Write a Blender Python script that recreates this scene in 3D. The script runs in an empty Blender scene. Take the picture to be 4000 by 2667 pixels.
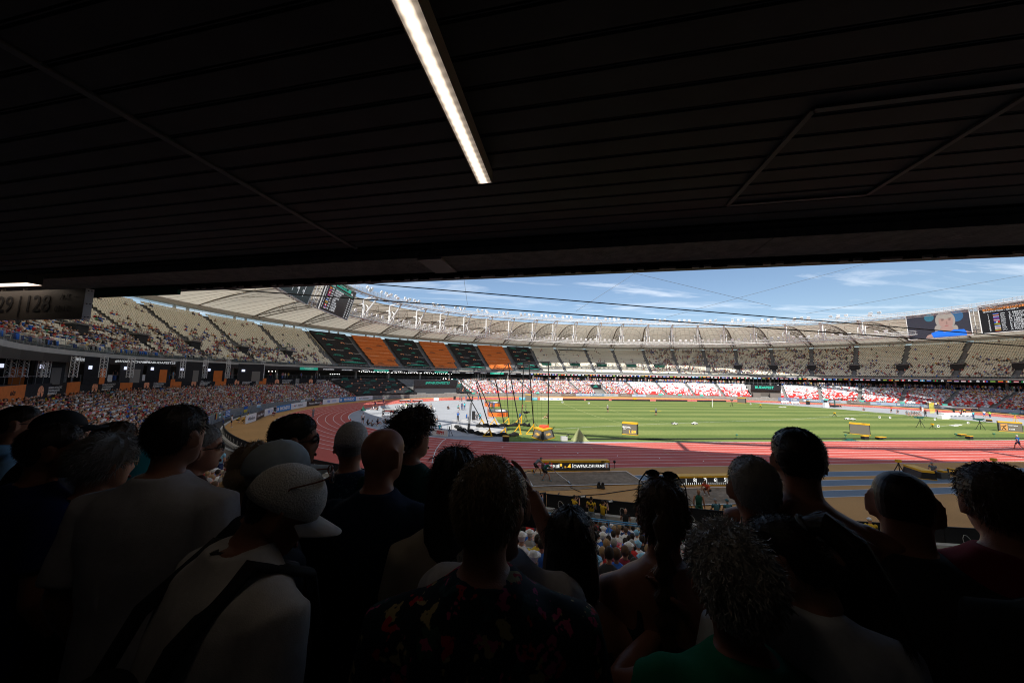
import bpy, bmesh, math, random
import numpy as np
from mathutils import Vector, Matrix, noise
R = math.radians
random.seed(7); rng = np.random.default_rng(7)
sc = bpy.context.scene
col = sc.collection
# ---------------- camera ----------------
CAM = np.array([-54.8604, -76.9364, 8.0132])
def basis(yaw, pitch, roll):
    cy, sy, cp, sp = math.cos(yaw), math.sin(yaw), math.cos(pitch), math.sin(pitch)
    f = np.array([sy*cp, cy*cp, sp]); r = np.array([cy, -sy, 0.0]); u = np.cross(r, f)
    cr, sr = math.cos(roll), math.sin(roll)
    return r*cr+u*sr, -r*sr+u*cr, f
CR, CU, CF = basis(.1223, .1035, .0184)
cd = bpy.data.cameras.new('camera'); cam = bpy.data.objects.new('camera', cd); col.objects.link(cam)
m4 = Matrix.Identity(4)
for i in range(3):
    m4[i][0], m4[i][1], m4[i][2], m4[i][3] = CR[i], CU[i], -CF[i], CAM[i]
cam.matrix_world = m4
cd.sensor_width = 36; cd.lens = 36*1.29940/4; cd.clip_start = .05; cd.clip_end = 6000
sc.camera = cam
# ---------------- world, sun, exposure ----------------
W = bpy.data.worlds.new('World'); sc.world = W; W.use_nodes = True
nt = W.node_tree; N = nt.nodes; L = nt.links; N.clear()
sky = N.new('ShaderNodeTexSky'); sky.sky_type = 'NISHITA'; sky.sun_disc = False
sky.sun_elevation = R(49.4); sky.sun_rotation = R(200.6); sky.altitude = 120; sky.air_density = 1.0; sky.dust_density = 1.0; sky.ozone_density = 1.3
tc = N.new('ShaderNodeTexCoord'); sp = N.new('ShaderNodeSeparateXYZ'); L.new(tc.outputs['Generated'], sp.inputs[0])
mx = N.new('ShaderNodeMath'); mx.operation = 'MAXIMUM'; mx.inputs[1].default_value = .06; L.new(sp.outputs[2], mx.inputs[0])
dv = N.new('ShaderNodeVectorMath'); dv.operation = 'DIVIDE'; cb = N.new('ShaderNodeCombineXYZ')
for k in range(3): L.new(mx.outputs[0], cb.inputs[k])
L.new(tc.outputs['Generated'], dv.inputs[0]); L.new(cb.outputs[0], dv.inputs[1])
mp = N.new('ShaderNodeMapping'); mp.inputs['Rotation'].default_value = (0, 0, R(-28)); mp.inputs['Scale'].default_value = (.42, 1.5, 1); mp.inputs['Location'].default_value = (3.1, 1.7, 0)
L.new(dv.outputs[0], mp.inputs[0])
nz = N.new('ShaderNodeTexNoise'); nz.inputs['Scale'].default_value = 1.1; nz.inputs['Detail'].default_value = 8; nz.inputs['Roughness'].default_value = .62; nz.inputs['Distortion'].default_value = .9
L.new(mp.outputs[0], nz.inputs['Vector'])
cr_ = N.new('ShaderNodeValToRGB'); cr_.color_ramp.elements[0].position = .51; cr_.color_ramp.elements[0].color = (0, 0, 0, 1)
cr_.color_ramp.elements[1].position = .80; cr_.color_ramp.elements[1].color = (.7, .7, .7, 1)
L.new(nz.outputs['Fac'], cr_.inputs[0])
mixc = N.new('ShaderNodeMix'); mixc.data_type = 'RGBA'; L.new(cr_.outputs[0], mixc.inputs['Factor'])
hs = N.new('ShaderNodeHueSaturation'); hs.inputs['Saturation'].default_value = 1.04; L.new(sky.outputs[0], hs.inputs['Color'])
L.new(hs.outputs[0], mixc.inputs[6]); mixc.inputs[7].default_value = (9.5, 9.9, 10.4, 1)
bg = N.new('ShaderNodeBackground'); bg.inputs['Strength'].default_value = .108; wo = N.new('ShaderNodeOutputWorld')
L.new(mixc.outputs[2], bg.inputs[0]); L.new(bg.outputs[0], wo.inputs[0])
sun_d = bpy.data.lights.new('sun', 'SUN'); sun_d.energy = 5.0; sun_d.angle = R(.5); sun_d.color = (1, .95, .87)
sun = bpy.data.objects.new('sun', sun_d); col.objects.link(sun); sun.location = (-60, -150, 200)
sun.rotation_euler = Vector((.30, .80, -1)).to_track_quat('-Z', 'Y').to_euler()
sc.view_settings.view_transform = 'Standard'; sc.view_settings.look = 'None'
sc.view_settings.exposure = 0.34; sc.view_settings.gamma = 1.0; sc.view_settings.use_curve_mapping = False
sc.cycles.max_bounces = 6; sc.cycles.diffuse_bounces = 3; sc.cycles.glossy_bounces = 2; sc.cycles.transmission_bounces = 3; sc.cycles.transparent_max_bounces = 6
sc.cycles.use_denoising = True; sc.cycles.filter_width = 1.05
# ---------------- points ----------------
def ray(px, py): return CF+(px-2000)/1299.4*CR-(py-1333.5)/1299.4*CU
def G(px, py, z=0.0):
    d = ray(px, py); return CAM+d*((z-CAM[2])/d[2])
def AT(px, py, dep): return CAM+ray(px, py)*dep
# ---------------- materials ----------------
MATS = {}
def mat(name, c, rough=.7, spec=.3, emit=None, es=1.0, metal=0.0, nscale=0, namt=.15, bump=0.0, bscale=40, sheen=0, alpha=None):
    if name in MATS: return MATS[name]
    m = bpy.data.materials.new(name); m.use_nodes = True; n = m.node_tree.nodes; l = m.node_tree.links
    b = n['Principled BSDF']; b.inputs['Base Color'].default_value = (*c, 1); b.inputs['Roughness'].default_value = rough
    b.inputs['Specular IOR Level'].default_value = spec; b.inputs['Metallic'].default_value = metal
    if emit: b.inputs['Emission Color'].default_value = (*emit, 1); b.inputs['Emission Strength'].default_value = es
    if alpha is not None: b.inputs['Alpha'].default_value = alpha
    if nscale:
        t = n.new('ShaderNodeTexCoord'); q = n.new('ShaderNodeTexNoise'); q.inputs['Scale'].default_value = nscale; q.inputs['Detail'].default_value = 5
        l.new(t.outputs['Object'], q.inputs['Vector'])
        mr = n.new('ShaderNodeMapRange'); mr.inputs['To Min'].default_value = 1-namt; mr.inputs['To Max'].default_value = 1+namt; mr.inputs['From Min'].default_value = .3; mr.inputs['From Max'].default_value = .7
        l.new(q.outputs['Fac'], mr.inputs['Value'])
        v = n.new('ShaderNodeVectorMath'); v.operation = 'SCALE'; v.inputs[0].default_value = c; l.new(mr.outputs[0], v.inputs['Scale'])
        l.new(v.outputs[0], b.inputs['Base Color'])
    if bump:
        t = n.new('ShaderNodeTexCoord'); q = n.new('ShaderNodeTexNoise'); q.inputs['Scale'].default_value = bscale; q.inputs['Detail'].default_value = 4
        l.new(t.outputs['Object'], q.inputs['Vector']); bp = n.new('ShaderNodeBump'); bp.inputs['Strength'].default_value = bump; bp.inputs['Distance'].default_value = .02
        l.new(q.outputs['Fac'], bp.inputs['Height']); l.new(bp.outputs[0], b.inputs['Normal'])
    MATS[name] = m; return m
white = mat('white_paint', (.8, .8, .8), .5)
steel_white = mat('white_steel', (.68, .68, .68), .4, .4)
steel = mat('galvanised_steel', (.32, .33, .34), .45, .5, metal=.6)
dark = mat('black_metal', (.02, .02, .022), .5)
conc = mat('concrete', (.25, .245, .235), .85, nscale=1.5, namt=.18)
conc_d = mat('grey_concrete', (.17, .17, .17), .85, nscale=1.2, namt=.2)
cream = mat('beige_seat_plastic', (.80, .75, .62), .45, .4)
seat_w = mat('white_seat_plastic', (.72, .73, .76), .45, .4)
seat_r = mat('red_seat_plastic', (.62, .03, .025), .45, .4)
seat_g = mat('grey_seat_plastic', (.40, .42, .46), .45, .4)
black_c = mat('black_fabric', (.014, .015, .019), .85, nscale=3, namt=.3)
orange_c = mat('orange_fabric', (.62, .165, .035), .8, nscale=2, namt=.1)
teal = mat('teal_print', (.02, .36, .27), .6)
yellow = mat('yellow_paint', (.78, .42, .02), .45)
glass_d = mat('dark_window_glass', (.02, .03, .035), .08, .6)
blue_b = mat('blue_board', (.03, .22, .55), .5)
brown_b = mat('brown_board', (.055, .04, .04), .5)
txt_w = mat('white_lettering', (.8, .8, .8), .5)
txt_b = mat('blue_lettering', (.03, .12, .5), .5)
txt_k = mat('black_lettering', (.015, .015, .02), .5)
txt_r = mat('red_lettering', (.6, .02, .02), .5)
peach = mat('peach_emblem', (.85, .36, .2), .5)
# ---------------- builders ----------------
def tag(o, label=None, cat=None, group=None, kind=None):
    if label: o['label'] = label
    if cat: o['category'] = cat
    if group: o['group'] = group
    if kind: o['kind'] = kind
    return o
def link(name, me, parent=None):
    o = bpy.data.objects.new(name, me); col.objects.link(o)
    if parent is not None: o.parent = parent
    return o
def empty(name, loc=(0, 0, 0), rz=0.0):
    o = bpy.data.objects.new(name, None); col.objects.link(o); o.location = loc; o.rotation_euler = (0, 0, rz); o.empty_display_size = .2
    return o
def cpo(o, parent=None, loc=None, rz=None):
    c = o.copy(); col.objects.link(c)
    if parent is not None: c.parent = parent
    if loc is not None: c.location = loc
    if rz is not None: c.rotation_euler = (0, 0, rz)
    return c
def cptree(o, loc=None, rz=None, label=None, parent=None):
    c = o.copy(); col.objects.link(c); c.parent = parent
    if loc is not None: c.location = loc
    if rz is not None: c.rotation_euler = (0, 0, rz)
    if label: c['label'] = label
    for ch in list(o.children): cptree(ch, parent=c)
    return c
class MB:
    def __init__(s): s.v = []; s.f = []; s.m = []
    def add(s, vs, fs, mi=0):
        k = len(s.v); s.v += [tuple(map(float, p)) for p in vs]; s.f += [tuple(i+k for i in f) for f in fs]
        s.m += [mi]*len(fs); return s
    def box(s, c, d, rz=0.0, mi=0, M=None):
        x, y, z = d[0]/2, d[1]/2, d[2]/2; ca, sa = math.cos(rz), math.sin(rz)
        vs = []
        for dz in (-z, z):
            for dx, dy in ((-x, -y), (x, -y), (x, y), (-x, y)):
                p = (c[0]+dx*ca-dy*sa, c[1]+dx*sa+dy*ca, c[2]+dz)
                vs.append(M @ Vector(p) if M is not None else p)
        return s.add(vs, [(3, 2, 1, 0), (4, 5, 6, 7), (0, 1, 5, 4), (1, 2, 6, 5), (2, 3, 7, 6), (3, 0, 4, 7)], mi)
    def hexa(s, b, t, mi=0):
        return s.add(list(b)+list(t), [(3, 2, 1, 0), (4, 5, 6, 7), (0, 1, 5, 4), (1, 2, 6, 5), (2, 3, 7, 6), (3, 0, 4, 7)], mi)
    def tube(s, pts, rad, n=6, mi=0, cap=True, sq=1.0):
        pts = [Vector(p) for p in pts]
        if not hasattr(rad, '__len__'): rad = [rad]*len(pts)
        rings = []; up = None
        for i, p in enumerate(pts):
            a = pts[max(i-1, 0)]; b = pts[min(i+1, len(pts)-1)]; t = (b-a)
            t = t.normalized() if t.length > 1e-9 else Vector((0, 0, 1))
            if up is None:
                up = Vector((0, 0, 1)) if abs(t.z) < .9 else Vector((0, 1, 0))
            x = up.cross(t)
            if x.length < 1e-4: x = Vector((1, 0, 0)).cross(t)
            x.normalize(); y = t.cross(x); up = y
            rings.append([p+x*(math.cos(2*math.pi*j/n)*rad[i])+y*(math.sin(2*math.pi*j/n)*rad[i]*sq) for j in range(n)])
        vs = [q for r in rings for q in r]; fs = []
        for i in range(len(pts)-1):
            for j in range(n):
                k = (j+1) % n; fs.append((i*n+j, i*n+k, (i+1)*n+k, (i+1)*n+j))
        if cap:
            fs.append(tuple(reversed(range(n)))); fs.append(tuple((len(pts)-1)*n+j for j in range(n)))
        return s.add(vs, fs, mi)
    def ell(s, c, r, nu=10, nv=7, mi=0, M=None):
        vs = []; c = Vector(c)
        for i in range(1, nv):
            a = math.pi*i/nv
            for j in range(nu):
                b = 2*math.pi*j/nu; vs.append(Vector((r[0]*math.sin(a)*math.cos(b), r[1]*math.sin(a)*math.sin(b), r[2]*math.cos(a))))
        vs += [Vector((0, 0, r[2])), Vector((0, 0, -r[2]))]
        if M is not None: vs = [M @ q for q in vs]
        vs = [q+c for q in vs]
        fs = []
        for i in range(nv-2):
            for j in range(nu):
                k = (j+1) % nu; fs.append((i*nu+j, (i+1)*nu+j, (i+1)*nu+k, i*nu+k))
        a = (nv-1)*nu
        for j in range(nu):
            k = (j+1) % nu; fs.append((a, j, k)); fs.append((a+1, (nv-2)*nu+k, (nv-2)*nu+j))
        return s.add(vs, fs, mi)
    def prism(s, poly, z0, z1, mi=0):
        n = len(poly); vs = [(p[0], p[1], z0) for p in poly]+[(p[0], p[1], z1) for p in poly]
        return s.add(vs, [tuple(reversed(range(n))), tuple(range(n, 2*n))]+[(i, (i+1) % n, (i+1) % n+n, i+n) for i in range(n)], mi)
    def build(s, name, mats, parent=None, smooth=False):
        me = bpy.data.meshes.new(name); me.from_pydata(s.v, [], s.f)
        if not isinstance(mats, (list, tuple)): mats = [mats]
        for m in mats: me.materials.append(m)
        if len(mats) > 1: me.polygons.foreach_set('material_index', s.m)
        if smooth: me.polygons.foreach_set('use_smooth', [True]*len(me.polygons))
        me.update(); return link(name, me, parent)
def E(A, Bf, Bn, t):
    y = math.sin(t); return (A*math.cos(t), (Bf if y >= 0 else Bn)*y)
def sweep(mb, prof, t0, t1, n, close=False, mi=0):
    """prof: list of (A,Bf,Bn,z) - z number or f(t); swept along the bowl from t0 to t1 degrees"""
    vs = []; k = len(prof)
    for i in range(n+1):
        t = R(t0+(t1-t0)*i/n)
        for A, Bf, Bn, z in prof:
            x, y = E(A, Bf, Bn, t); vs.append((x, y, z(t) if callable(z) else z))
    fs = []
    for i in range(n):
        for j in range(k-1 if not close else k):
            q = (j+1) % k; fs.append((i*k+j, i*k+q, (i+1)*k+q, (i+1)*k+j))
    if close and abs(t1-t0) < 359:
        fs.append(tuple(range(k))); fs.append(tuple(reversed([n*k+j for j in range(k)])))
    return mb.add(vs, fs, mi)
def text(s, size, mtl, p, xd, up, parent, name='lettering', bold=.0, th=.004, align='CENTER', sx=1.0, shear=0.0):
    cu = bpy.data.curves.new('t', 'FONT'); cu.body = s; cu.size = size; cu.align_x = align; cu.align_y = 'CENTER'; cu.offset = bold; cu.shear = shear
    cu.extrude = th; cu.resolution_u = 2
    ob = bpy.data.objects.new('t', cu); me = bpy.data.meshes.new_from_object(ob)
    bpy.data.objects.remove(ob); bpy.data.curves.remove(cu)
    me.name = name; me.materials.clear(); me.materials.append(mtl)
    xd = Vector(xd).normalized(); up = Vector(up); n_ = xd.cross(up).normalized(); up = n_.cross(xd)
    M = Matrix(((xd.x*sx, up.x, n_.x, p[0]), (xd.y*sx, up.y, n_.y, p[1]), (xd.z*sx, up.z, n_.z, p[2]), (0, 0, 0, 1)))
    me.transform(M)
    o = link(name, me, None)
    if parent is not None:
        o.parent = parent
        if parent.parent is None: o.matrix_parent_inverse = Matrix.LocRotScale(parent.location, parent.rotation_euler, None).inverted()
    return o
def mass(name, protos, P, yaw, scale, which, roles, mats, parent=None):
    """protos: list of (verts, faces, role-per-face); joins placed copies to ONE mesh"""
    V = []; LI = []; LS = []; MI = []; base = 0
    for w, (pv, pf, pr) in enumerate(protos):
        idx = np.where(which == w)[0]
        if len(idx) == 0: continue
        pv = np.asarray(pv, float); n = len(idx); c = np.cos(yaw[idx])[:, None]; s = np.sin(yaw[idx])[:, None]; sc_ = scale[idx][:, None]
        x = (pv[None, :, 0]*c-pv[None, :, 1]*s)*sc_+P[idx, 0:1]; y = (pv[None, :, 0]*s+pv[None, :, 1]*c)*sc_+P[idx, 1:2]; z = pv[None, :, 2]*sc_+P[idx, 2:3]
        V.append(np.stack([x, y, z], -1).reshape(-1, 3))
        li = np.concatenate([np.array(f) for f in pf]); ls = np.array([len(f) for f in pf])
        LI.append((li[None]+(np.arange(n)*len(pv))[:, None]).ravel()+base); LS.append(np.tile(ls, n))
        MI.append(roles[idx][:, np.array(pr)].ravel()); base += n*len(pv)
    V = np.concatenate(V); LI = np.concatenate(LI); LS = np.concatenate(LS); MI = np.concatenate(MI)
    me = bpy.data.meshes.new(name); me.vertices.add(len(V)); me.vertices.foreach_set('co', V.ravel())
    me.loops.add(len(LI)); me.loops.foreach_set('vertex_index', LI.astype(np.int32))
    me.polygons.add(len(LS)); st = np.concatenate([[0], np.cumsum(LS)[:-1]]).astype(np.int32)
    me.polygons.foreach_set('loop_start', st); me.polygons.foreach_set('loop_total', LS.astype(np.int32))
    for m in mats: me.materials.append(m)
    me.polygons.foreach_set('material_index', MI.astype(np.int32)); me.update(calc_edges=True)
    return link(name, me, parent)
# ================= ground and field =================
def sheet(name, poly, z, mtl, parent=None, kind='structure', th=0):
    mb = MB(); n = len(poly); mb.add([(p[0], p[1], z) for p in poly], [tuple(range(n))])
    o = mb.build(name, mtl, parent)
    if parent is None: tag(o, kind=kind)
    return o
def nodes_mat(name, rough, spec, fn, bump=.0, bscale=60):
    m = bpy.data.materials.new(name); m.use_nodes = True; n = m.node_tree.nodes; l = m.node_tree.links; b = n['Principled BSDF']
    b.inputs['Roughness'].default_value = rough; b.inputs['Specular IOR Level'].default_value = spec
    t = n.new('ShaderNodeTexCoord'); out = fn(n, l, t); l.new(out, b.inputs['Base Color'])
    if bump:
        q = n.new('ShaderNodeTexNoise'); q.inputs['Scale'].default_value = bscale; q.inputs['Detail'].default_value = 6; l.new(t.outputs['Object'], q.inputs['Vector'])
        bp = n.new('ShaderNodeBump'); bp.inputs['Strength'].default_value = bump; bp.inputs['Distance'].default_value = .03; l.new(q.outputs['Fac'], bp.inputs['Height']); l.new(bp.outputs[0], b.inputs['Normal'])
    return m
def nz_(n, l, src, scale, detail=4, rough=.5):
    q = n.new('ShaderNodeTexNoise'); q.inputs['Scale'].default_value = scale; q.inputs['Detail'].default_value = detail; q.inputs['Roughness'].default_value = rough; l.new(src, q.inputs['Vector']); return q.outputs['Fac']
def ramp(n, l, src, stops):
    c = n.new('ShaderNodeValToRGB'); e = c.color_ramp.elements
    while len(e) < len(stops): e.new(.5)
    for i, (p, k) in enumerate(stops): e[i].position = p; e[i].color = (*k, 1) if len(k) == 3 else k
    l.new(src, c.inputs[0]); return c.outputs[0]
def mth(n, l, op, a, b=None, b2=None):
    q = n.new('ShaderNodeMath'); q.operation = op
    for i, v in enumerate((a, b, b2)):
        if v is None: continue
        if isinstance(v, (int, float)): q.inputs[i].default_value = v
        else: l.new(v, q.inputs[i])
    return q.outputs[0]
def mixr(n, l, fac, a, b, mode='MIX'):
    q = n.new('ShaderNodeMix'); q.data_type = 'RGBA'; q.blend_type = mode
    for i, v in ((0, fac), (6, a), (7, b)):
        if isinstance(v, (int, float)): q.inputs[i].default_value = v
        elif isinstance(v, tuple): q.inputs[i].default_value = (*v, 1)
        else: l.new(v, q.inputs[i])
    return q.outputs[2]
def grass_fn(n, l, t):
    s = n.new('ShaderNodeSeparateXYZ'); l.new(t.outputs['Object'], s.inputs[0])
    w = nz_(n, l, t.outputs['Object'], .5, 4); y = mth(n, l, 'ADD', s.outputs[1], mth(n, l, 'MULTIPLY', w, .5))
    k = mth(n, l, 'PINGPONG', mth(n, l, 'DIVIDE', mth(n, l, 'ADD', y, .6), 4.05), 1.0)
    f = ramp(n, l, k, [(.40, (0, 0, 0)), (.60, (1, 1, 1))])
    c = mixr(n, l, f, (.112, .168, .044), (.185, .235, .074))
    c2 = ramp(n, l, nz_(n, l, t.outputs['Object'], 3.0, 9, .75), [(.28, (.66, .70, .62)), (.72, (1.3, 1.22, 1.2))])
    c3 = ramp(n, l, nz_(n, l, t.outputs['Object'], .09, 3), [(.3, (.88, .92, .85)), (.7, (1.12, 1.06, 1.05))])
    return mixr(n, l, 1.0, mixr(n, l, 1.0, c, c2, 'MULTIPLY'), c3, 'MULTIPLY')
grass_m = nodes_mat('mown_grass', .85, .2, grass_fn, .5, 12)
def spk(c, sc_, amt, big=.06):
    def fn(n, l, t):
        a = ramp(n, l, nz_(n, l, t.outputs['Object'], sc_, 6, .7), [(.3, (1-amt,)*3), (.7, (1+amt,)*3)])
        b = ramp(n, l, nz_(n, l, t.outputs['Object'], .25, 5), [(.3, (1-big,)*3), (.7, (1+big,)*3)])
        return mixr(n, l, 1.0, mixr(n, l, 1.0, c, a, 'MULTIPLY'), b, 'MULTIPLY')
    return fn
red_m = nodes_mat('red_track_rubber', .75, .25, spk((.50, .095, .072), 6, .07, .09), .2, 40)
tan_m = nodes_mat('ochre_rubber', .8, .2, spk((.50, .27, .095), 9, .10, .08), .2, 40)
grey_m = nodes_mat('grey_rubber', .75, .25, spk((.34, .36, .385), 5, .05, .07), .2, 40)
blue_m = nodes_mat('slate_blue_rubber', .75, .25, spk((.15, .20, .25), 5, .08), .2, 40)
asph_m = nodes_mat('dark_asphalt', .9, .2, spk((.055, .055, .058), 5, .2), .2, 30)
sand_m = nodes_mat('damp_sand', .95, .1, spk((.215, .168, .122), 2.2, .34, .25), 1.0, 7)
line_m = mat('line_paint', (.78, .78, .76), .6, nscale=2, namt=.08)
sheet('ground', [(-2500, -2500), (2500, -2500), (2500, 2500), (-2500, 2500)], -.9, nodes_mat('outer_ground', .9, .2, spk((.10, .11, .07), .05, .3)))
FLD = (96, 61.0, 65.5); WAL = (98.3, 61.6, 69.3)
def ringpoly(A, Bf, Bn, n=180): return [E(A, Bf, Bn, 2*math.pi*i/n) for i in range(n)]
sheet('moat_floor', ringpoly(99, 62.5, 70), -.25, asph_m)
mb = MB(); mb.prism(ringpoly(*FLD), -.3, 0); tag(mb.build('ochre_apron', tan_m), kind='structure')
SX = 42.195
def stad(r, n=48, off=0.0):
    p = []
    for i in range(n+1):
        a = -math.pi/2+math.pi*i/n; p.append((SX+r*math.cos(a), r*math.sin(a)))
    for i in range(n+1):
        a = math.pi/2+math.pi*i/n; p.append((-SX+r*math.cos(a), r*math.sin(a)))
    return p
def band(name, r0, r1, z, mtl, parent=None, n=48):
    a = stad(r0, n); b = stad(r1, n); k = len(a); mb = MB()
    mb.add([(x, y, z) for x, y in a]+[(x, y, z) for x, y in b], [(i, (i+1) % k, (i+1) % k+k, i+k) for i in range(k)])
    return mb.build(name, mtl, parent)
trk = tag(band('running_track', 36.4, 47.48, .012, red_m), kind='structure')
sheet('track_chute', [(-84, -47.45), (-SX, -47.45), (-SX, -36.6), (-70, -36.6), (-84, -41)], .008, red_m)
sheet('track_chute', [(SX, -47.45), (84, -47.45), (84, -41), (SX, -36.6)], .008, red_m)
for i in range(10):
    d = 36.5+1.22*i; w = .075 if i else .13
    band('lane_line', d-w/2, d+w/2, .018, line_m, trk)
def path_band(name, pts, w, z, mtl, parent):
    mb = MB(); pts = [Vector((p[0], p[1], 0)) for p in pts]; vs = []
    for i, p in enumerate(pts):
        a = pts[max(0, i-1)]; b = pts[min(len(pts)-1, i+1)]; t = (b-a).normalized(); q = Vector((-t.y, t.x, 0))*w/2
        vs += [(p+q)[:2]+(z,), (p-q)[:2]+(z,)]
    mb.add(vs, [(2*i, 2*i+2, 2*i+3, 2*i+1) for i in range(len(pts)-1)]); return mb.build(name, mtl, parent)
st = [G(px, py)[:2] for px, py in ((1744, 1712), (1727, 1724), (1714, 1740), (1703, 1756), (1696, 1774), (1691, 1792), (1688, 1812))]
path_band('start_line', st, .09, .022, line_m, trk)
for px, py, qx, qy in ((2165, 1738, 2172, 1746), (2305, 1747, 2316, 1755), (2447, 1755, 2462, 1764), (2594, 1764, 2617, 1773), (1659, 1760, 1676, 1753), (1792, 1782, 1803, 1774), (2748, 1772, 2776, 1782), (2915, 1782, 2950, 1792)):
    a = G(px, py); b = G(qx, qy); path_band('relay_mark', [a[:2], b[:2]], .07, .022, mat('yellow_mark', (.6, .35, .12), .6), trk)
for px, py in ((2105, 1758), (2257, 1770), (2412, 1780), (2576, 1790), (1835, 1731), (1963, 1746), (2748, 1801)):
    a = G(px, py); path_band('hurdle_mark', [a[:2]-np.array([.1, .15]), a[:2]+np.array([.1, .15])], .08, .022, line_m, trk)
path_band('relay_line', [G(3745, 1722)[:2], G(3960, 1747)[:2]], .05, .022, line_m, trk)
# infield
sheet('grey_infield_apron', stad(36.42), .004, grey_m)
gp = [(-49.8, -34.9), (-30, -36.3), (30, -36.3), (SX, -36.3)]+[(SX+36.3*math.sin(a), -36.3*math.cos(a)) for a in (.1, .2, .3, .36)]+[(56.2, -14), (55.2, 0), (54.2, 12), (50, 26), (46, 36.2), (-49.8, 35.6)]
go = sheet('infield_grass', gp, .03, grass_m)
for a, b, w in (((-50.8, -28.0), (60, 1.5), .05), ((-50.8, -28.0), (20, 34), .05)):
    pass
def gl(px, w=.06, m=line_m): return path_band('sector_line', [G(x, y)[:2] for x, y in px], w, .036, m, go)
gl(((2165, 1677), (2300, 1668), (2500, 1659), (2700, 1651), (2900, 1645), (3100, 1638), (3290, 1624), (3500, 1608)))
ylt = mat('pale_yellow_tape', (.55, .55, .25), .7)
gl(((2196, 1572), (2210, 1581), (2260, 1601), (2330, 1627), (2424, 1651)), .07, ylt)
gl(((2300, 1575), (2350, 1590), (2420, 1612), (2500, 1632), (2610, 1653)), .06, ylt)
gl(((3240, 1622), (3260, 1618), (3380, 1628), (3520, 1632), (3660, 1638)), .06)
gl(((3650, 1668), (3720, 1660), (3790, 1652)), .06)
# hammer circle slab
sl = [G(1760, 1686)[:2], G(1830, 1640)[:2], G(1946, 1638)[:2], G(1972, 1692)[:2], G(1900, 1700)[:2]]
sheet('throwing_slab', [(-57.4, -31.5), (-49.9, -32.6), (-49.0, -24.5), (-50.6, -13.8), (-57.8, -15)], .034, mat('pale_slab', (.42, .42, .42), .8, nscale=.8, namt=.12))
sheet('throwing_circle', [(-52.45+1.3*math.cos(i*math.pi/16), -28.05+1.35*math.sin(i*math.pi/16)) for i in range(32)], .04, mat('worn_circle', (.52, .49, .43), .8, nscale=3, namt=.15))
# jump pits and runways (near side)
def border(name, x0, x1, y0, y1, w, z, parent, sides='LRTB'):
    for s_, pts in (('B', ((x0, y0), (x1, y0))), ('T', ((x0, y1), (x1, y1))), ('L', ((x0, y0), (x0, y1))), ('R', ((x1, y0), (x1, y1)))):
        if s_ in sides: path_band(name, pts, w, z, line_m, parent)
def sandpit(x0, x1, y0, y1):
    mb = MB(); nx, ny = 40, 16
    vs = [(x0+(x1-x0)*i/nx, y0+(y1-y0)*j/ny, .03+.035*noise.noise((i*.8, j*.8, x0))+.02*noise.noise((i*2.1, j*2.1, 3))) for j in range(ny+1) for i in range(nx+1)]
    mb.add(vs, [(j*(nx+1)+i, j*(nx+1)+i+1, (j+1)*(nx+1)+i+1, (j+1)*(nx+1)+i) for j in range(ny) for i in range(nx)])
    o = tag(mb.build('sand_pit', sand_m, smooth=True), kind='structure'); border('pit_edge', x0, x1, y0, y1, .08, .075, o); return o
sandpit(-50.1, -41.3, -52.1, -48.75); sandpit(-40.9, -31.6, -56.4, -53.3)
spill = [(-51.2+.5*math.sin(i*2.1), -48.6-i*.42) for i in range(9)]+[(-48.6-.2*math.sin(i), -52.5-.3*math.cos(i*1.7)) for i in range(4)]
sheet('spilled_sand', [(-52.2, -48.7), (-50.1, -48.6), (-50.1, -52.2), (-46, -52.3), (-45.3, -52.75), (-47.8, -53.0), (-50.2, -53.0), (-51.8, -52.4), (-52.6, -50.6)], .02, nodes_mat('scattered_sand', .95, .1, spk((.26, .19, .12), 1.5, .3, .2)))
def runway(x0, x1, y0, y1):
    o = sheet('runway', [(x0, y0), (x1, y0), (x1, y1), (x0, y1)], .012, blue_m); border('runway_line', x0, x1, y0, y1, .06, .018, o, 'TB'); return o
r1 = runway(-41.2, 40, -51.2, -49.85); runway(-33, 40, -53.45, -52.1); runway(-31.4, 40, -55.65, -54.4)
path_band('takeoff_board', [(-39.3, -51.2), (-39.3, -49.85)], .22, .02, line_m, r1)
for x in (-38.4, -27.6, -13): path_band('takeoff_board', [(x, -51.2), (x, -49.85)], .2, .02, mat('dark_board', (.10, .14, .18), .6), r1)
# ================= angles along the bowl =================
def tat(px, py, A, Bf, Bn):
    d = ray(px, py); ts = np.linspace(3, 420, 9000); x = CAM[0]+d[0]*ts; y = CAM[1]+d[1]*ts
    F = (x/A)**2+(y/np.where(y >= 0, Bf, Bn))**2
    ins = F < 1; k = np.argmax(ins); k2 = k+np.argmax(~ins[k:]); B = Bf if y[k2] >= 0 else Bn
    return math.degrees(math.atan2(y[k2]/B, x[k2]/A)) % 360
def hit(px, py, A, Bf, Bn):
    d = ray(px, py); ts = np.linspace(3, 420, 9000); x = CAM[0]+d[0]*ts; y = CAM[1]+d[1]*ts
    F = (x/A)**2+(y/np.where(y >= 0, Bf, Bn))**2; ins = F < 1; k = np.argmax(ins); k2 = k+np.argmax(~ins[k:])
    return CAM+d*ts[k2]
BAYS = [-28.4, -20.6, -12.3, -4.0, 4.0, 12.3, 20.6, 28.6, 36.5, 44.1, 51.6, 58.5, 65.6, 72.6, 80.1, 87.0, 94.6, 101.0, 107.5, 115.0, 122.2, 129.3, 136.8, 144.3, 152.8, 161.1, 169.8, 178.5, 187.0, 195.4, 203.7, 212.0, 220.0, 228.0, 236.0, 244.0, 252.0, 260.0]
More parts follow.
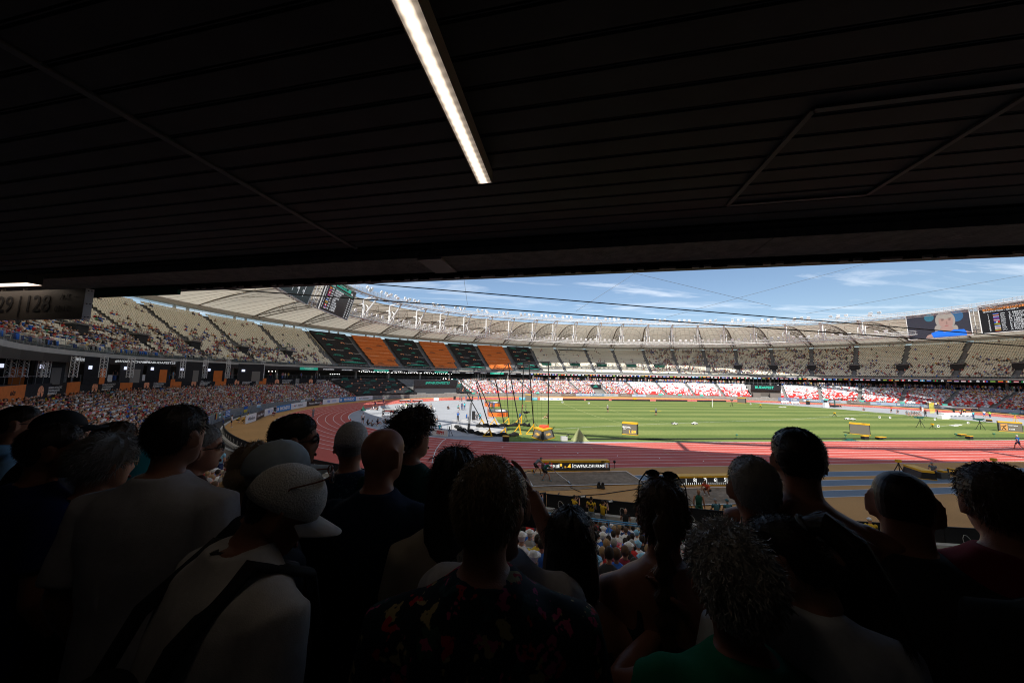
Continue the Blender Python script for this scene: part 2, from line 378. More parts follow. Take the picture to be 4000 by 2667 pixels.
# near-stand ceiling frame: e1 along the soffit boards, e2 towards the field
OX, OY = -54.86, -76.94
e1 = np.array([.9483, -.3174]); e2 = np.array([.3174, .9483])
def lc(a, b, z=0.0): q = np.array([OX, OY])+a*e1+b*e2; return (q[0], q[1], z)
# ================= front wall, lower stand =================
def smooth(a, b, x): x = max(0, min(1, (x-a)/(b-a))); return x*x*(3-2*x)
def zlb(t):
    d = math.degrees(t) % 360; d = d-360 if d > 300 else d
    return 5.55-1.75*smooth(150, 157, d)+1.0*smooth(205, 222, d)
T0, T1 = -26.0, 262.0
NL = 18; WHT = lambda t: 1.2-.30*smooth(215, 232, math.degrees(t) % 360 if math.degrees(t) % 360 < 300 else 0)
def zl0(t):
    d = math.degrees(t) % 360; d = d-360 if d > 300 else d
    return 1.0-1.1*smooth(150, 157, d)
def rowL(i):  # ring of row front edge
    s = i/NL; return (98.3+s*(111-98.3), 61.6+s*(77-61.6), 69.3+s*(85-69.3))
def zL(i): return lambda t, i=i: zl0(t)+(zlb(t)-zl0(t))*min(i, NL-1)/(NL-1)
fw = tag(sweep(MB(), [(98.05, 61.35, 69.05, -.3), (98.05, 61.35, 69.05, WHT), (98.3, 61.6, 69.3, WHT), (98.3, 61.6, 69.3, .3)], T0, T1, 190).build('front_wall', conc), 'grey concrete wall round the foot of the lower stand', 'wall')
prof = []
for i in range(NL):
    prof += [(*rowL(i), zL(i)), (*rowL(i+1), zL(i))]
lower = tag(sweep(MB(), prof, T0, T1, 190).build('lower_stand', conc), 'lower seating tier of pale concrete terraces with red and white seats', 'grandstand')
sweep(MB(), [(111, 77, 85, lambda t: zlb(t)-.3), (111, 77, 85, 6.1)], T0, T1, 190).build('back_wall', conc, lower)
con = tag(sweep(MB(), [(111, 77, 85, 6.1), (132, 100, 106, 6.1)], -60, 300, 200).build('concourse_floor', conc_d), kind='structure')
# seats
def seat_proto(w=.44, h=.46, lo=False):
    v = []; f = []
    def bx(x0, x1, y0, y1, z0, z1, sk=0):
        k = len(v)
        for z in (z0, z1):
            yy = sk if z == z1 else 0
            v.extend([(x0, y0+yy, z), (x1, y0+yy, z), (x1, y1+yy, z), (x0, y1+yy, z)])
        f.extend([(k+4, k+5, k+6, k+7), (k, k+1, k+5, k+4), (k+1, k+2, k+6, k+5), (k+2, k+3, k+7, k+6), (k+3, k, k+4, k+7)])
    bx(-w/2, w/2, -.02, .03, .34, .34+h, -.09)   # backrest, local -y is the back
    bx(-w/2, w/2, .0, .38, .34, .40)             # seat pan
    if not lo:
        bx(-.04, .04, -.02, .06, 0, .34)
    return v, f, [0]*len(f)
def row_positions(ring, t0, t1, gap=.5, aisle=.65, skips=()):
    """seat angles (radians) along one row"""
    out = []; t = R(t0); A, Bf, Bn = ring; bays = [R(b) for b in BAYS]
    while t < R(t1):
        B = Bf if math.sin(t) >= 0 else Bn; sp_ = math.hypot(A*math.sin(t), B*math.cos(t)); ok = True
        for b in bays:
            if abs(t-b)*sp_ < aisle: ok = False; break
        if ok:
            for a0, a1 in skips:
                if a0 <= math.degrees(t) <= a1: ok = False; break
        if ok: out.append(t)
        t += gap/sp_
    return out
def inward(A, B, t):  # unit vector towards the field
    n_ = np.array([math.cos(t)/A, math.sin(t)/B]); n_ /= np.linalg.norm(n_); return -n_
PAL = [('white', (.74, .74, .74)), ('red', (.50, .03, .03)), ('navy', (.03, .05, .15)), ('black', (.02, .02, .022)), ('light blue', (.25, .50, .68)), ('blue', (.03, .13, .50)), ('grey', (.28, .28, .29)), ('beige', (.50, .42, .30)), ('yellow', (.70, .50, .05)), ('green', (.05, .28, .12)), ('orange', (.72, .20, .03)), ('pink', (.60, .22, .30)), ('maroon', (.22, .02, .04)), ('brown', (.16, .09, .05))]
PW = np.array([.30, .13, .07, .10, .05, .06, .09, .07, .03, .03, .02, .02, .02, .02]); PW /= PW.sum()
PM = [mat(n_+'_cloth', c, .85) for n_, c in PAL]
SK = [mat('light_skin', (.52, .27, .18), .55), mat('tan_skin', (.36, .17, .10), .55), mat('dark_skin', (.12, .06, .04), .5)]
HR = [mat('dark_hair', (.025, .017, .012), .7), mat('brown_hair', (.10, .055, .03), .7), mat('fair_hair', (.34, .22, .11), .7), mat('grey_hair', (.33, .32, .31), .7)]
CMATS = PM+SK+HR   # indices: 0-13 cloth, 14-16 skin, 17-20 hair
# roles: 0 shirt 1 skin 2 hair/hat 3 trousers
def low_person(lean=0.0, armf=.2, hat=False, hi=False):
    mb = MB(); r = []
    def mark(k): r.extend([k]*(len(mb.f)-len(r)))
    n = 8 if hi else 5
    mb.tube([(0, .0, .42), (0, -.02+lean*.1, .62), (0, lean*.3, .84), (0, lean*.34, .93)], [.165, .175, .20, .085], n, sq=.64); mark(0)
    for s in (-1, 1):
        mb.tube([(s*.20, lean*.3, .85), (s*.26, .04+lean*.2, .66)], [.068, .058], 5 if hi else 4); mark(0)
        mb.tube([(s*.24, .04+lean*.2, .66), (s*.12, .30+armf*.1, .60+armf*.2)], [.045, .035], 5 if hi else 3); mark(1)
        mb.tube([(s*.09, .02, .46), (s*.11, .44, .50), (s*.11, .47, .08)], [.09, .075, .055], 5 if hi else 4); mark(3)
    hy = lean*.40+.02; nu, nv = (10, 7) if hi else (6, 4)
    mb.tube([(0, lean*.34, .90), (0, hy, 1.0)], .05, 5); mark(1)
    mb.ell((0, hy, 1.08), (.078, .098, .118), nu, nv); mark(1)
    mb.ell((0, hy-.018, 1.105), (.088, .100, .112), nu, nv); mark(2)
    if hat:
        mb.tube([(0, hy+.01, 1.12), (0, hy+.01, 1.14)], [.125, .115], 8); mark(2)
    return mb.v, mb.f, r
def far_person(lean=0.0, hat=False):
    mb = MB(); r = []
    def mark(k): r.extend([k]*(len(mb.f)-len(r)))
    mb.tube([(0, .0, .42), (0, lean*.28, .86)], [.19, .20], 5, sq=.62); mark(0)
    mb.tube([(0, lean*.28+.08, .66), (0, .32, .60)], [.20, .10], 4, sq=.35); mark(1)
    mb.tube([(0, .05, .46), (0, .46, .50), (0, .48, .10)], [.15, .14, .10], 4); mark(3)
    mb.ell((0, lean*.4+.03, 1.07), (.085, .10, .125), 5, 4); mark(1); mb.ell((0, lean*.4, 1.11), (.093, .105, .105 if not hat else .12), 5, 4); mark(2)
    return mb.v, mb.f, r
FARP = [far_person(0), far_person(.5), far_person(-.2), far_person(.1, True)]
LOWP = [low_person(0, .2), low_person(.5, .0), low_person(-.2, .8), low_person(.15, .3, True)]
HIP = [low_person(0, .2, hi=True), low_person(.5, .0, hi=True), low_person(-.2, .8, hi=True), low_person(.15, .3, True, hi=True)]
spect = []   # (x,y,z,yaw, level, bay, row, sumt)
seats_all = []
def proj(p):
    v = np.asarray(p)-CAM; z = v@CF
    return (2000+1299.4*(v@CR)/z, 1333.5-1299.4*(v@CU)/z, z) if z > .2 else (0, 0, -1)
def interp(xs, ys, x): return float(np.interp(x, xs, ys))
CV0 = tat(1372, 1545, *rowL(4)); CV1 = tat(1800, 1520, *rowL(12)); CVT = [CV1, CV0]
TUN = (tat(2303, 1520, *rowL(9)), tat(2345, 1520, *rowL(9)))  # small tunnel
BUD = (tat(3045, 1530, *rowL(8)), tat(2925, 1530, *rowL(8)))
MTUN = (tat(1745, 1510, *rowL(12)), tat(1570, 1510, *rowL(12)))
def lower_skip(i, d):
    if CV1 <= d <= CV0: return True
    s = i/NL
    if BUD[0] <= d <= BUD[1]: return True
    if min(TUN) <= d <= max(TUN) and i < 12: return True
    return False
for i in range(NL):
    ring = tuple((a+b)/2 for a, b in zip(rowL(i), rowL(i+1))); zf = zL(i)
    for t in row_positions(ring, T0, T1-6):
        d = math.degrees(t)
        if lower_skip(i, d): continue
        B = ring[1] if math.sin(t) >= 0 else ring[2]; x, y = E(*ring, t); iw = inward(ring[0], B, t); yaw = math.atan2(iw[1], iw[0])-math.pi/2
        s = i/(NL-1)
        dens = interp([-30, 4, 12, 20, 30, 44, 78, 84, 100, 150, 153, 158, 250], [.75, .75, .68, .45, .07, .03, .03, .62, .8, .15, .6, .93, .93], d)
        if 4 < d < 30: dens *= (.35+1.2*smooth(.35, .8, s))
        if d > 256: continue
        occ = random.random() < dens
        cl = noise.noise((d*1.3, s*6, 2.2)); redp = .62-.75*s+.5*cl if d < 150 else .3
        c = 1 if random.random() < redp else (0 if random.random() < .62 else 2)
        seats_all.append((x, y, zf(t), yaw, c, 0))
        if occ: spect.append((x+iw[0]*.06, y+iw[1]*.06, zf(t)-.02, yaw+random.uniform(-.3, .3), 0, d, i))
# ================= upper stand =================
NU = 25
def rowU(i): s = i/NU; return (110.4+s*(126.5-110.4), 80.6+s*(98.5-80.6), 83.5+s*(101-83.5))
ztop = lambda t: 22.35+.45*math.tanh(math.cos(t)*2)+.55*max(0, math.sin(t))**2
def zU(i): return lambda t, i=i: 10.35+(ztop(t)-10.35)*(i/(NU-1))**1.06
prof = []
for i in range(NU): prof += [(*rowU(i), zU(i)), (*rowU(i+1), zU(i))]
UT0, UT1 = -40, 216
upper = tag(sweep(MB(), prof, UT0, UT1, 170).build('upper_stand', conc_d), 'steep upper seating tier with rows of beige seats', 'grandstand')
nearup = tag(sweep(MB(), [(110.4, 80.6, 83.5, 10.6), (126.5, 98.5, 101, 22.4)], UT1, 320, 60).build('upper_stand', conc_d), 'upper seating tier above the spectators in the foreground', 'grandstand')
sweep(MB(), [(126.5, 98.5, 101, 6), (126.5, 98.5, 101, lambda t: ztop(t)+.2)], 0, 360, 200).build('outer_wall', conc_d, upper)
# slab edge
slab = tag(sweep(MB(), [(109.8, 79.8, 82.7, 9.5), (109.8, 79.8, 82.7, 10.05), (110.6, 80.8, 83.7, 10.05), (110.6, 80.8, 83.7, 9.5)], -60, 216, 170, True).build('slab_edge', mat('pale_slab_concrete', (.40, .39, .37), .8, nscale=1, namt=.1)), 'pale concrete slab edge running along the foot of the upper tier', 'slab')
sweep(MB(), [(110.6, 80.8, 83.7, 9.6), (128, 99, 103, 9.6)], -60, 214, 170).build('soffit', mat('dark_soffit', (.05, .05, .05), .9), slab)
def upper_skip(i, d): return False
# covers: (t_low, t_high, kind)
COV = [(144.6, 152.3, 'k'), (137.0, 144.0, 'o'), (129.6, 136.6, 'k'), (122.4, 129.0, 'o'), (115.2, 121.9, 'k'), (107.9, 114.7, 'o'), (101.2, 107.2, 'k')]
VOM = [(BAYS[k]+3.0, BAYS[k]+5.6) for k in range(12, 17)] # wide openings far side
for i in range(NU):
    ring = tuple((a+b)/2 for a, b in zip(rowU(i), rowU(i+1))); zf = zU(i); s = i/(NU-1)
    for t in row_positions(ring, UT0+6, UT1, .52, .75):
        d = math.degrees(t)
        if 100.6 < d < 152.4: continue
        if 6 <= i <= 9 and 58 < d < 100 and any(a <= d <= b for a, b in VOM): continue
        if 5 <= i <= 9 and (d < 58 or d > 152) and any(abs(d-b)*1.9 < 1.6 for b in BAYS): continue
        B = ring[1] if math.sin(t) >= 0 else ring[2]; x, y = E(*ring, t); iw = inward(ring[0], B, t); yaw = math.atan2(iw[1], iw[0])-math.pi/2
        if d > 150: dens = .52*(1-smooth(.28, .64, s)) + .02; dens *= interp([150, 158, 165, 175, 190], [.15, .55, .9, 1, 1], d)
        elif d > 72: dens = .03
        elif d > 28: dens = .42+.15*noise.noise((d*.4, s*3, 0)); dens *= (1 if d > 34 else .7)
        else: dens = .30*(1-smooth(.2, .62, s))+.02
        if i == 0 and d < 150: dens *= .3
        seats_all.append((x, y, zf(t), yaw, 3, 1))
        cl = .2+2.0*max(0, .35+noise.noise((x*.3, y*.3, i*.35)))
        if random.random() < dens*cl: spect.append((x+iw[0]*.06, y+iw[1]*.06, zf(t)-.02, yaw+random.uniform(-.3, .3), 1, d, i))
S = np.array([s[:6] for s in seats_all])
PR = np.array([proj(s[:3]) for s in seats_all])
vis = (PR[:, 2] > 0) & (PR[:, 0] > -300) & (PR[:, 0] < 4300) & (PR[:, 1] < 2500)
S = S[vis]; PR = PR[vis]
inwin = ((PR[:, 0] > 330) & (PR[:, 0] < 2000) & (PR[:, 1] < 1420) & (PR[:, 1] > 1130)) | ((PR[:, 0] > 2150) & (PR[:, 0] < 2650) & (PR[:, 1] > 1990) & (PR[:, 1] < 2300))
occ_key = {(round(p[0], 0), round(p[1], 0)) for p in spect}
rank = np.where(inwin, PR[:, 2], 1e6); order = np.argsort(rank); near_ids = set(order[:296].tolist())
smats = [seat_w, seat_r, seat_g, cream]
sp_hi = seat_proto(); sme = {}
for k in range(4):
    mb = MB(); mb.add(sp_hi[0], sp_hi[1]); o = mb.build('seat', smats[k]); sme[k] = o.data; bpy.data.objects.remove(o)
for j in near_ids:
    x, y, z, yaw, c, lv = S[j]; o = link('seat', sme[int(c)], upper if lv else lower); o.location = (x, y, z); o.rotation_euler = (0, 0, yaw)
rest = np.array([j not in near_ids for j in range(len(S))])
for lv, nm, par in ((0, 'lower_seats', lower), (1, 'upper_seats', upper)):
    q = rest & (S[:, 5] == lv); n_ = q.sum()
    lo = seat_proto(lo=True)
    tag(mass(nm, [lo], S[q, :3], S[q, 3], np.ones(n_), np.zeros(n_, int), S[q, 4:5].astype(int), smats, par), kind='stuff')
# aisles: stair flights
aisle_m = mat('grey_stair', (.20, .20, .21), .8)
def flights(rowf, zf, n, t0, t1, parent, w):
    for b in BAYS:
        if not (t0 < b < t1): continue
        mb = MB(); t = R(b)
        for i in range(n):
            for h in (0, 1):
                A0 = [a+(b_-a)*(.5*h) for a, b_ in zip(rowf(i), rowf(i+1))]; A1 = [a+(b_-a)*(.5*h+.5) for a, b_ in zip(rowf(i), rowf(i+1))]
                p = np.array(E(*A0, t)); q = np.array(E(*A1, t)); dr = (q-p)/max(1e-6, np.linalg.norm(q-p)); sd = np.array([-dr[1], dr[0]])*w/2
                z = zf(i)(t); z1 = zf(min(i+1, n-1))(t); zz = z+.02+(z1-z)*.5*h; bt = [p-sd, p+sd, q+sd, q-sd]
                mb.hexa([(*c, z-.1) for c in bt], [(*c, zz) for c in bt])
        mb.build('stair_flight', aisle_m if parent is upper else conc, parent)
flights(rowU, zU, NU, UT0, UT1, upper, 1.15); flights(rowL, zL, NL, T0, T1, lower, 1.15)
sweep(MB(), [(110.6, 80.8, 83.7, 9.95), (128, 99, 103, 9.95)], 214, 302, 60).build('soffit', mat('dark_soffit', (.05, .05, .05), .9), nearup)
# ================= helpers for flat boards on the bowl =================
def board2(name, p, q, z0, z1, th, mtl, parent=None, front=None):
    """upright board between two plan points; returns object and frame of its camera side"""
    p = np.array(p[:2], float); q = np.array(q[:2], float); d = q-p; L_ = np.linalg.norm(d); d /= L_
    n_ = np.array([d[1], -d[0]]); mid = (p+q)/2
    if np.dot(CAM[:2]-mid, n_) < 0: n_ = -n_
    h = n_*th; mb = MB(); mb.hexa([(*(p-h), z0), (*(q-h), z0), (*q, z0), (*p, z0)], [(*(p-h), z1), (*(q-h), z1), (*q, z1), (*p, z1)])
    o = mb.build(name, mtl, parent)
    # x axis pointing right as seen from the front
    xd = np.array([-n_[1], n_[0]])
    return o, dict(c=np.array([*(mid+n_*.012), (z0+z1)/2]), x=np.array([*xd, 0]), n=np.array([*n_, 0]), w=L_, h=z1-z0)
def on(fr, u, v): return fr['c']+fr['x']*u*fr['w']/2+np.array([0, 0, 1])*v*fr['h']/2
def btext(fr, s, size, mtl, u=0, v=0, parent=None, **k): return text(s, size, mtl, on(fr, u, v), fr['x'], (0, 0, 1), parent, th=.006, **k)
def brect(fr, u0, u1, v0, v1, mtl, parent, name='printed_panel', off=.006):
    a, b, c, d = (on(fr, u, v)+fr['n']*off for u, v in ((u0, v0), (u1, v0), (u1, v1), (u0, v1)))
    bk = [q-fr['n']*off*1.6 for q in (a, b, c, d)]
    return MB().hexa(bk, [a, b, c, d]).build(name, mtl, parent)
def emblem(fr, u, v, r, parent, mtl=None, hollow=False):
    c = on(fr, u, v)+fr['n']*.006; X = fr['x']; Z = np.array([0, 0, 1]); mb = MB()
    for k in range(5):   # fan of five petals, open at the bottom
        a0 = math.pi*(-.30+k*.325); a1 = a0+math.pi*.295
        pts = [(math.cos(a)*r, math.sin(a)*r*1.12) for a in np.linspace(a0, a1, 4)]+[(math.cos(a)*r*.13, math.sin(a)*r*.13-r*.1) for a in np.linspace(a1, a0, 2)]
        mb.add([c+X*x+Z*y for x, y in pts], [tuple(range(6))])
    for s_ in (-1, 1): mb.add([c+X*s_*r*.05+Z*-r*.1, c+X*s_*r*.28+Z*r*.2, c+X*s_*r*.5+Z*-r*.75, c+X*s_*r*.36+Z*-r*.8], [(0, 1, 2, 3)])
    return mb.build('emblem', mtl or peach, parent)
# ---- advertising boards standing along the left bend ----
ADS = {'N': ('Nielsen', white, mat('charcoal_lettering', (.08, .08, .09), .5)), 'P': ('Pinsent Masons', brown_b, txt_w), 'T': ('TBS', white, mat('royal_lettering', (.05, .16, .62), .5)), 'M': ('MONDO', blue_b, txt_w), 'K': ('TDK', mat('blue_grey_board', (.12, .18, .36), .5), txt_w)}
def ad(code, p, q, z0, z1, label, group, th=.12, parent=None, hazed=False):
    s, bm, tm = (ADW if hazed else ADS)[code]; o, fr = board2('advertising_board', p, q, z0, z1, th, bm, parent)
    h = z1-z0; w = fr['w']; 
    if parent is None: tag(o, label, 'advertising board', group)
    if code == 'N':
        fit_ = min(h*.62, w*.72/3.3); btext(fr, s, fit_, tm, .14, .02, o)
        for (u, v, m_) in ((-.62, .1, txt_r), (-.52, -.12, mat('teal_dot', (.02, .35, .35), .5)), (-.42, .12, txt_b)): brect(fr, u-.04, u+.04, v-.22, v+.22, m_, o, 'logo_mark')
    elif code == 'P': btext(fr, s, min(h*.55, w*.9/6.2), tm, 0, .02, o, bold=.004)
    elif code == 'T':
        btext(fr, s, min(h*.6, w*.4/1.9), tm, -.33, 0, o, bold=.02)
        for v in (.28, 0, -.28): brect(fr, .1, .62, v-.07, v+.07, mat('pale_blue_print', (.28, .42, .75), .5), o, 'small_print')
    elif code == 'M':
        btext(fr, s, min(h*.82, w*.66/3.3), tm, .14, 0, o, bold=.03)
        for k in range(3): brect(fr, -.9+k*.075, -.845+k*.075, -.5, .5, txt_w, o, 'logo_bar')
    elif code == 'K':
        for u in (-.5, .5): btext(fr, s, min(h*.7, w*.32/1.9), tm, u, 0, o, bold=.03)
    return o
bx = [(960, 1656), (1000, 1643), (1032, 1627), (1079, 1612), (1136, 1600), (1197, 1588), (1260, 1580), (1325, 1572), (1390, 1566), (1455, 1561)]
bp_ = [G(*p) for p in bx]; cds = 'NPTMNPTMN'
nmz = {'N': 'white', 'P': 'dark brown', 'T': 'white and blue', 'M': 'bright blue'}
for i, c in enumerate(cds):
    pos = ['leftmost, nearest of the row', 'second from the left end', 'third from the left end', 'fourth from the left, behind the crouching official', 'fifth, in the middle of the row', 'sixth of the row', 'seventh of the row', 'eighth, next to last', 'last of the row at its far end'][i]
    ad(c, bp_[i], bp_[i+1], .02, 1.25, '%s board along the bend, %s' % (nmz[c], pos), 'advertising boards along the left bend')
ADW = {'N': ('Nielsen', mat('hazy_grey_board', (.36, .42, .47), .6), mat('dark_grey_lettering', (.12, .13, .15), .6)), 'P': ('Pinsent Masons', mat('hazed_brown_board', (.17, .145, .13), .6), mat('pale_lettering', (.5, .5, .5), .6)), 'T': ('TBS', mat('hazy_blue_board', (.36, .46, .56), .6), mat('mid_blue_lettering', (.12, .2, .5), .6)), 'M': ('MONDO', mat('hazed_blue_board', (.16, .28, .40), .6), mat('pale_lettering', (.5, .5, .5), .6)), 'K': ('TDK', mat('hazed_navy_board', (.14, .19, .32), .6), mat('pale_lettering', (.5, .5, .5), .6))}  # wall copies of the boards; washed, hazy look in the sun put into the colours
def wall_ads(px, codes, z0, z1, rng_, lab, off=0.0, ring=(98.05, 61.35, 69.05), y=1545):
    for i, c in enumerate(codes):
        ta, tb = (R(tat(x, y, *ring)) for x in (px[i], px[i+1])); k = (ring[0]-off, ring[1]-off, ring[2]-off)
        ad(c, E(*k, ta), E(*k, tb), z0, z1, '%s panel, %s' % ({**nmz, 'K': 'blue grey'}[c], lab(i)), rng_, th=.05, hazed=True)
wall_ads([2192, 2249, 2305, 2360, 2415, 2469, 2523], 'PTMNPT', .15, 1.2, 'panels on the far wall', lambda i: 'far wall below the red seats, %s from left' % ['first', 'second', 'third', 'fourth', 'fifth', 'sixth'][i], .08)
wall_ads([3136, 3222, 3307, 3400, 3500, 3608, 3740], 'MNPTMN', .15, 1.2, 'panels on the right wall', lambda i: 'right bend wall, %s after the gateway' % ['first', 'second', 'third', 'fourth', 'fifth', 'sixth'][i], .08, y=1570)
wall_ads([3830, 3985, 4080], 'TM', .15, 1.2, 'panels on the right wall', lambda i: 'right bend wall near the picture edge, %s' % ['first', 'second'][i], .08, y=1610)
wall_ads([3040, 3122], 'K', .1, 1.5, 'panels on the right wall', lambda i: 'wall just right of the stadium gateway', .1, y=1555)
# low boards on the far side of the grass
for i, (a, b) in enumerate(((2190, 2272), (2275, 2365), (2368, 2520), (2523, 2660), (2663, 2805))):
    p = G(a, 1561.5); q = G(b, 1561.5+(b-2190)*.008); p[1] = q[1] = 35.9; o, fr = board2('low_board', (p[0], 35.9), (q[0], 35.9), .03, .55, .25, black_c)
    tag(o, 'long low black board along the far edge of the grass, %s' % ['leftmost', 'second from left', 'in the middle', 'second from right', 'rightmost'][i], 'board', 'black boards along the far grass edge')
for i, (a, b, c, tx) in enumerate(((2025, 2052, 'b', 'WTW'), (2076, 2095, 'b', 'WTW'), (2105, 2188, 'w', 'TDK'))):
    p = G(a, 1561); q = G(b, 1561); o, fr = board2('low_board', (p[0], 35.9), (q[0], 35.9), .05, 1.0, .2, mat('cyan_board', (.03, .38, .55), .5) if c == 'b' else white)
    tag(o, ['bright cyan low board beside the far scoreboard, left piece', 'bright cyan low board beside the far scoreboard, right piece', 'white low board with blue letters behind the cage poles'][i], 'board')
    for u in ((0,) if c == 'b' else (-.6, 0, .6)): btext(fr, tx, .5, txt_w if c == 'b' else txt_b, u, 0, o, bold=.02)
# ---- banners on the back wall, left ----
bpx = [(-40, 104, 'o'), (104, 262, 'k'), (263, 314, 'o'), (314, 470, 'k'), (471, 519, 'o'), (520, 666, 'k'), (667, 709, 'o'), (710, 841, 'k'), (842, 884, 'o'), (885, 1000, 'k'), (1014, 1040, 'o'), (1042, 1155, 'k'), (1170, 1295, 'k')]
def ordn(i): return ['first', 'second', 'third', 'fourth', 'fifth', 'sixth', 'seventh', 'eighth', 'ninth', 'tenth', 'eleventh', 'twelfth', 'thirteenth', 'fourteenth', 'fifteenth', 'sixteenth', 'seventeenth', 'eighteenth', 'nineteenth', 'twentieth', 'twenty-first', 'twenty-second', 'twenty-third', 'twenty-fourth', 'twenty-fifth'][i]
for i, (a, b, c) in enumerate(bpx):
    rg = (110.8, 76.8, 84.8); ta, tb = R(tat(a, 1497-a*.012, *rg)), R(tat(b, 1497-b*.012, *rg))
    if a < 60: ta += R(1.0)
    z0 = 4.5; o, fr = board2('banner', E(*rg, ta), E(*rg, tb), z0, 6.25, .06, orange_c if c == 'o' else black_c)
    tag(o, '%s fabric banner above the left crowd, %s from the left' % ('plain orange' if c == 'o' else 'black', ordn(i)), 'banner', 'banners behind the left lower stand')
    if i == 0: btext(fr, 'DÁT!', .5, txt_k, .35, .1, o, bold=.02, shear=.2)
    if c == 'k':
        u = -.33; emblem(fr, u, -.05, min(.62, fr['w']*.13), o)
        for v, tx in ((.38, 'WORLD ATHLETICS'), (.0, 'CHAMPIONSHIPS'), (-.38, 'BUDAPEST 23')): btext(fr, tx, min(.34, fr['w']*.075), txt_w, .02, v, o, bold=.008 if v < -.1 else 0, shear=.15, align='LEFT')
# ---- ribbon board under the upper tier ----
RB = (109.55, 79.55, 82.45)
rib = tag(empty('ribbon_board', (0, 0, 0)), 'dark ribbon screen with national flags running under the upper tier', 'screen')
rb_m = mat('ribbon_screen', (.010, .011, .013), .5)
led = lambda nm, c, e=.55: mat('led_'+nm, tuple(min(.8, v*.9) for v in c), .4, emit=c, es=e*.6)
lw = led('white', (.75, .78, .8)); lt = led('teal', (.02, .36, .25)); lr = led('red', (.6, .02, .03)); lb = led('blue', (.03, .1, .5)); ly = led('yellow', (.75, .5, .03)); lg = led('green', (.02, .3, .08)); lk = led('black', (.01, .01, .01)); lo_ = led('orange', (.7, .22, .04)); lsb = led('sky', (.1, .45, .75))
npan = 0; fls = [(lr, lw, lr), (lb, lw, lb), (lk, lr, ly), (lg, lw, lr), (lw, lr, lb), (lb, ly, lr), (lr, lw, lb), (lg, ly, lg), (lw, lb, lr), (lsb, lw, lsb), (lr, lr, ly), (lw, lw, lr), (lb, lb, lw), (lo_, lw, lg), (lr, lw, lk), (lg, lr, lg)]
for k in range(len(BAYS)-1):
    if BAYS[k] > 214: break
    for h_ in (0, 1):
        ta, tb = (R(BAYS[k]+(BAYS[k+1]-BAYS[k])*.5*(h_+j)) for j in (0, 1)); p, q = E(*RB, ta), E(*RB, tb); d_ = math.degrees((ta+tb)/2)
        o, fr = board2('screen_panel', p, q, 8.65, 9.5, .2, rb_m, rib); npan += 1
        if d_ > 158 and npan % 5: continue
        if d_ < 103:
            nf = 4
            for j in range(nf):
                u = -.75+j*.5
                if (npan+j) % 9 == 4: emblem(fr, u, 0, .32, o, lw); continue
                fl = fls[(npan*4+j*3) % len(fls)]; w_ = .165; vert = (npan+j) % 3 == 0
                for s_ in range(3):
                    if vert: brect(fr, u-w_+s_*2*w_/3, u-w_+(s_+1)*2*w_/3, -.55, .55, fl[s_], o, 'flag_band')
                    else: brect(fr, u-w_, u+w_, -.55+s_*.3667, -.55+(s_+1)*.3667, fl[s_], o, 'flag_band')
        else:
            w3 = ['#WORLDCHAMPS', '#WABUDAPEST23', 'T', 'BUDAPEST 23'][npan % 4]
            if w3 == 'T':
                brect(fr, -.95, .95, -.9, .95, lt, o, 'teal_wave')
                btext(fr, 'WORLD ATHLETICS', .34, lw, 0, .35, o); btext(fr, 'CHAMPIONSHIPS', .34, lw, 0, -.45, o)
            else: btext(fr, w3, .46, lw, .1, -.1, o, bold=.01, shear=.12)
# ---- concourse back wall, columns, glazing ----
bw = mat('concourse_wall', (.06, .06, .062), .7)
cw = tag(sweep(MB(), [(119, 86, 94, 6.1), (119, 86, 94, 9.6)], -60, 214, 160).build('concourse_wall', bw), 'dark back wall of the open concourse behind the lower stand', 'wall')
colm = mat('column_concrete', (.22, .21, .20), .8)
for k, b in enumerate(BAYS):
    if b > 214: break
    x, y = E(113.2, 80, 87, R(b+2)); mb = MB(); mb.tube([(x, y, 6.1), (x, y, 9.62)], .38, 12)
    tag(mb.build('column', colm, smooth=False), 'round concrete concourse column, %s counted from the right end' % (ordn(k) if k < 25 else 'one of the last'), 'column', 'concourse columns')
gz = mat('glazing', (.035, .05, .055), .06, .8)
for k, (a, b) in enumerate(((2330, 2440), (2440, 2555), (2180, 2330), (2788, 2865), (2912, 3040), (1842, 1895))):
    ta, tb = R(tat(a, 1485, 117, 84, 92)), R(tat(b, 1485, 117, 84, 92)); rg = (116.6, 83.6, 91)
    o, fr = board2('glazed_front', E(*rg, ta), E(*rg, tb), 6.1, 8.9, .05, gz)
    tag(o, 'dark glazed shop front on the far concourse, %s' % ['with framed double doors, left of centre', 'with framed doors, in the centre', 'left part behind the cage poles', 'white framed window band', 'white framed window band above the gateway', 'small white framed room on the left'][k], 'window front', None)
    for j in range(9 if k > 2 else 7):
        u = -1+2*j/(8 if k > 2 else 6); brect(fr, u-.012, u+.012, -1, 1, white if k > 2 else steel, o, 'mullion', .03)
    for v in ((-.98, .98) if k > 2 else (.3, .98)): brect(fr, -1, 1, v-.03, v+.03, white if k > 2 else steel, o, 'rail', .03)
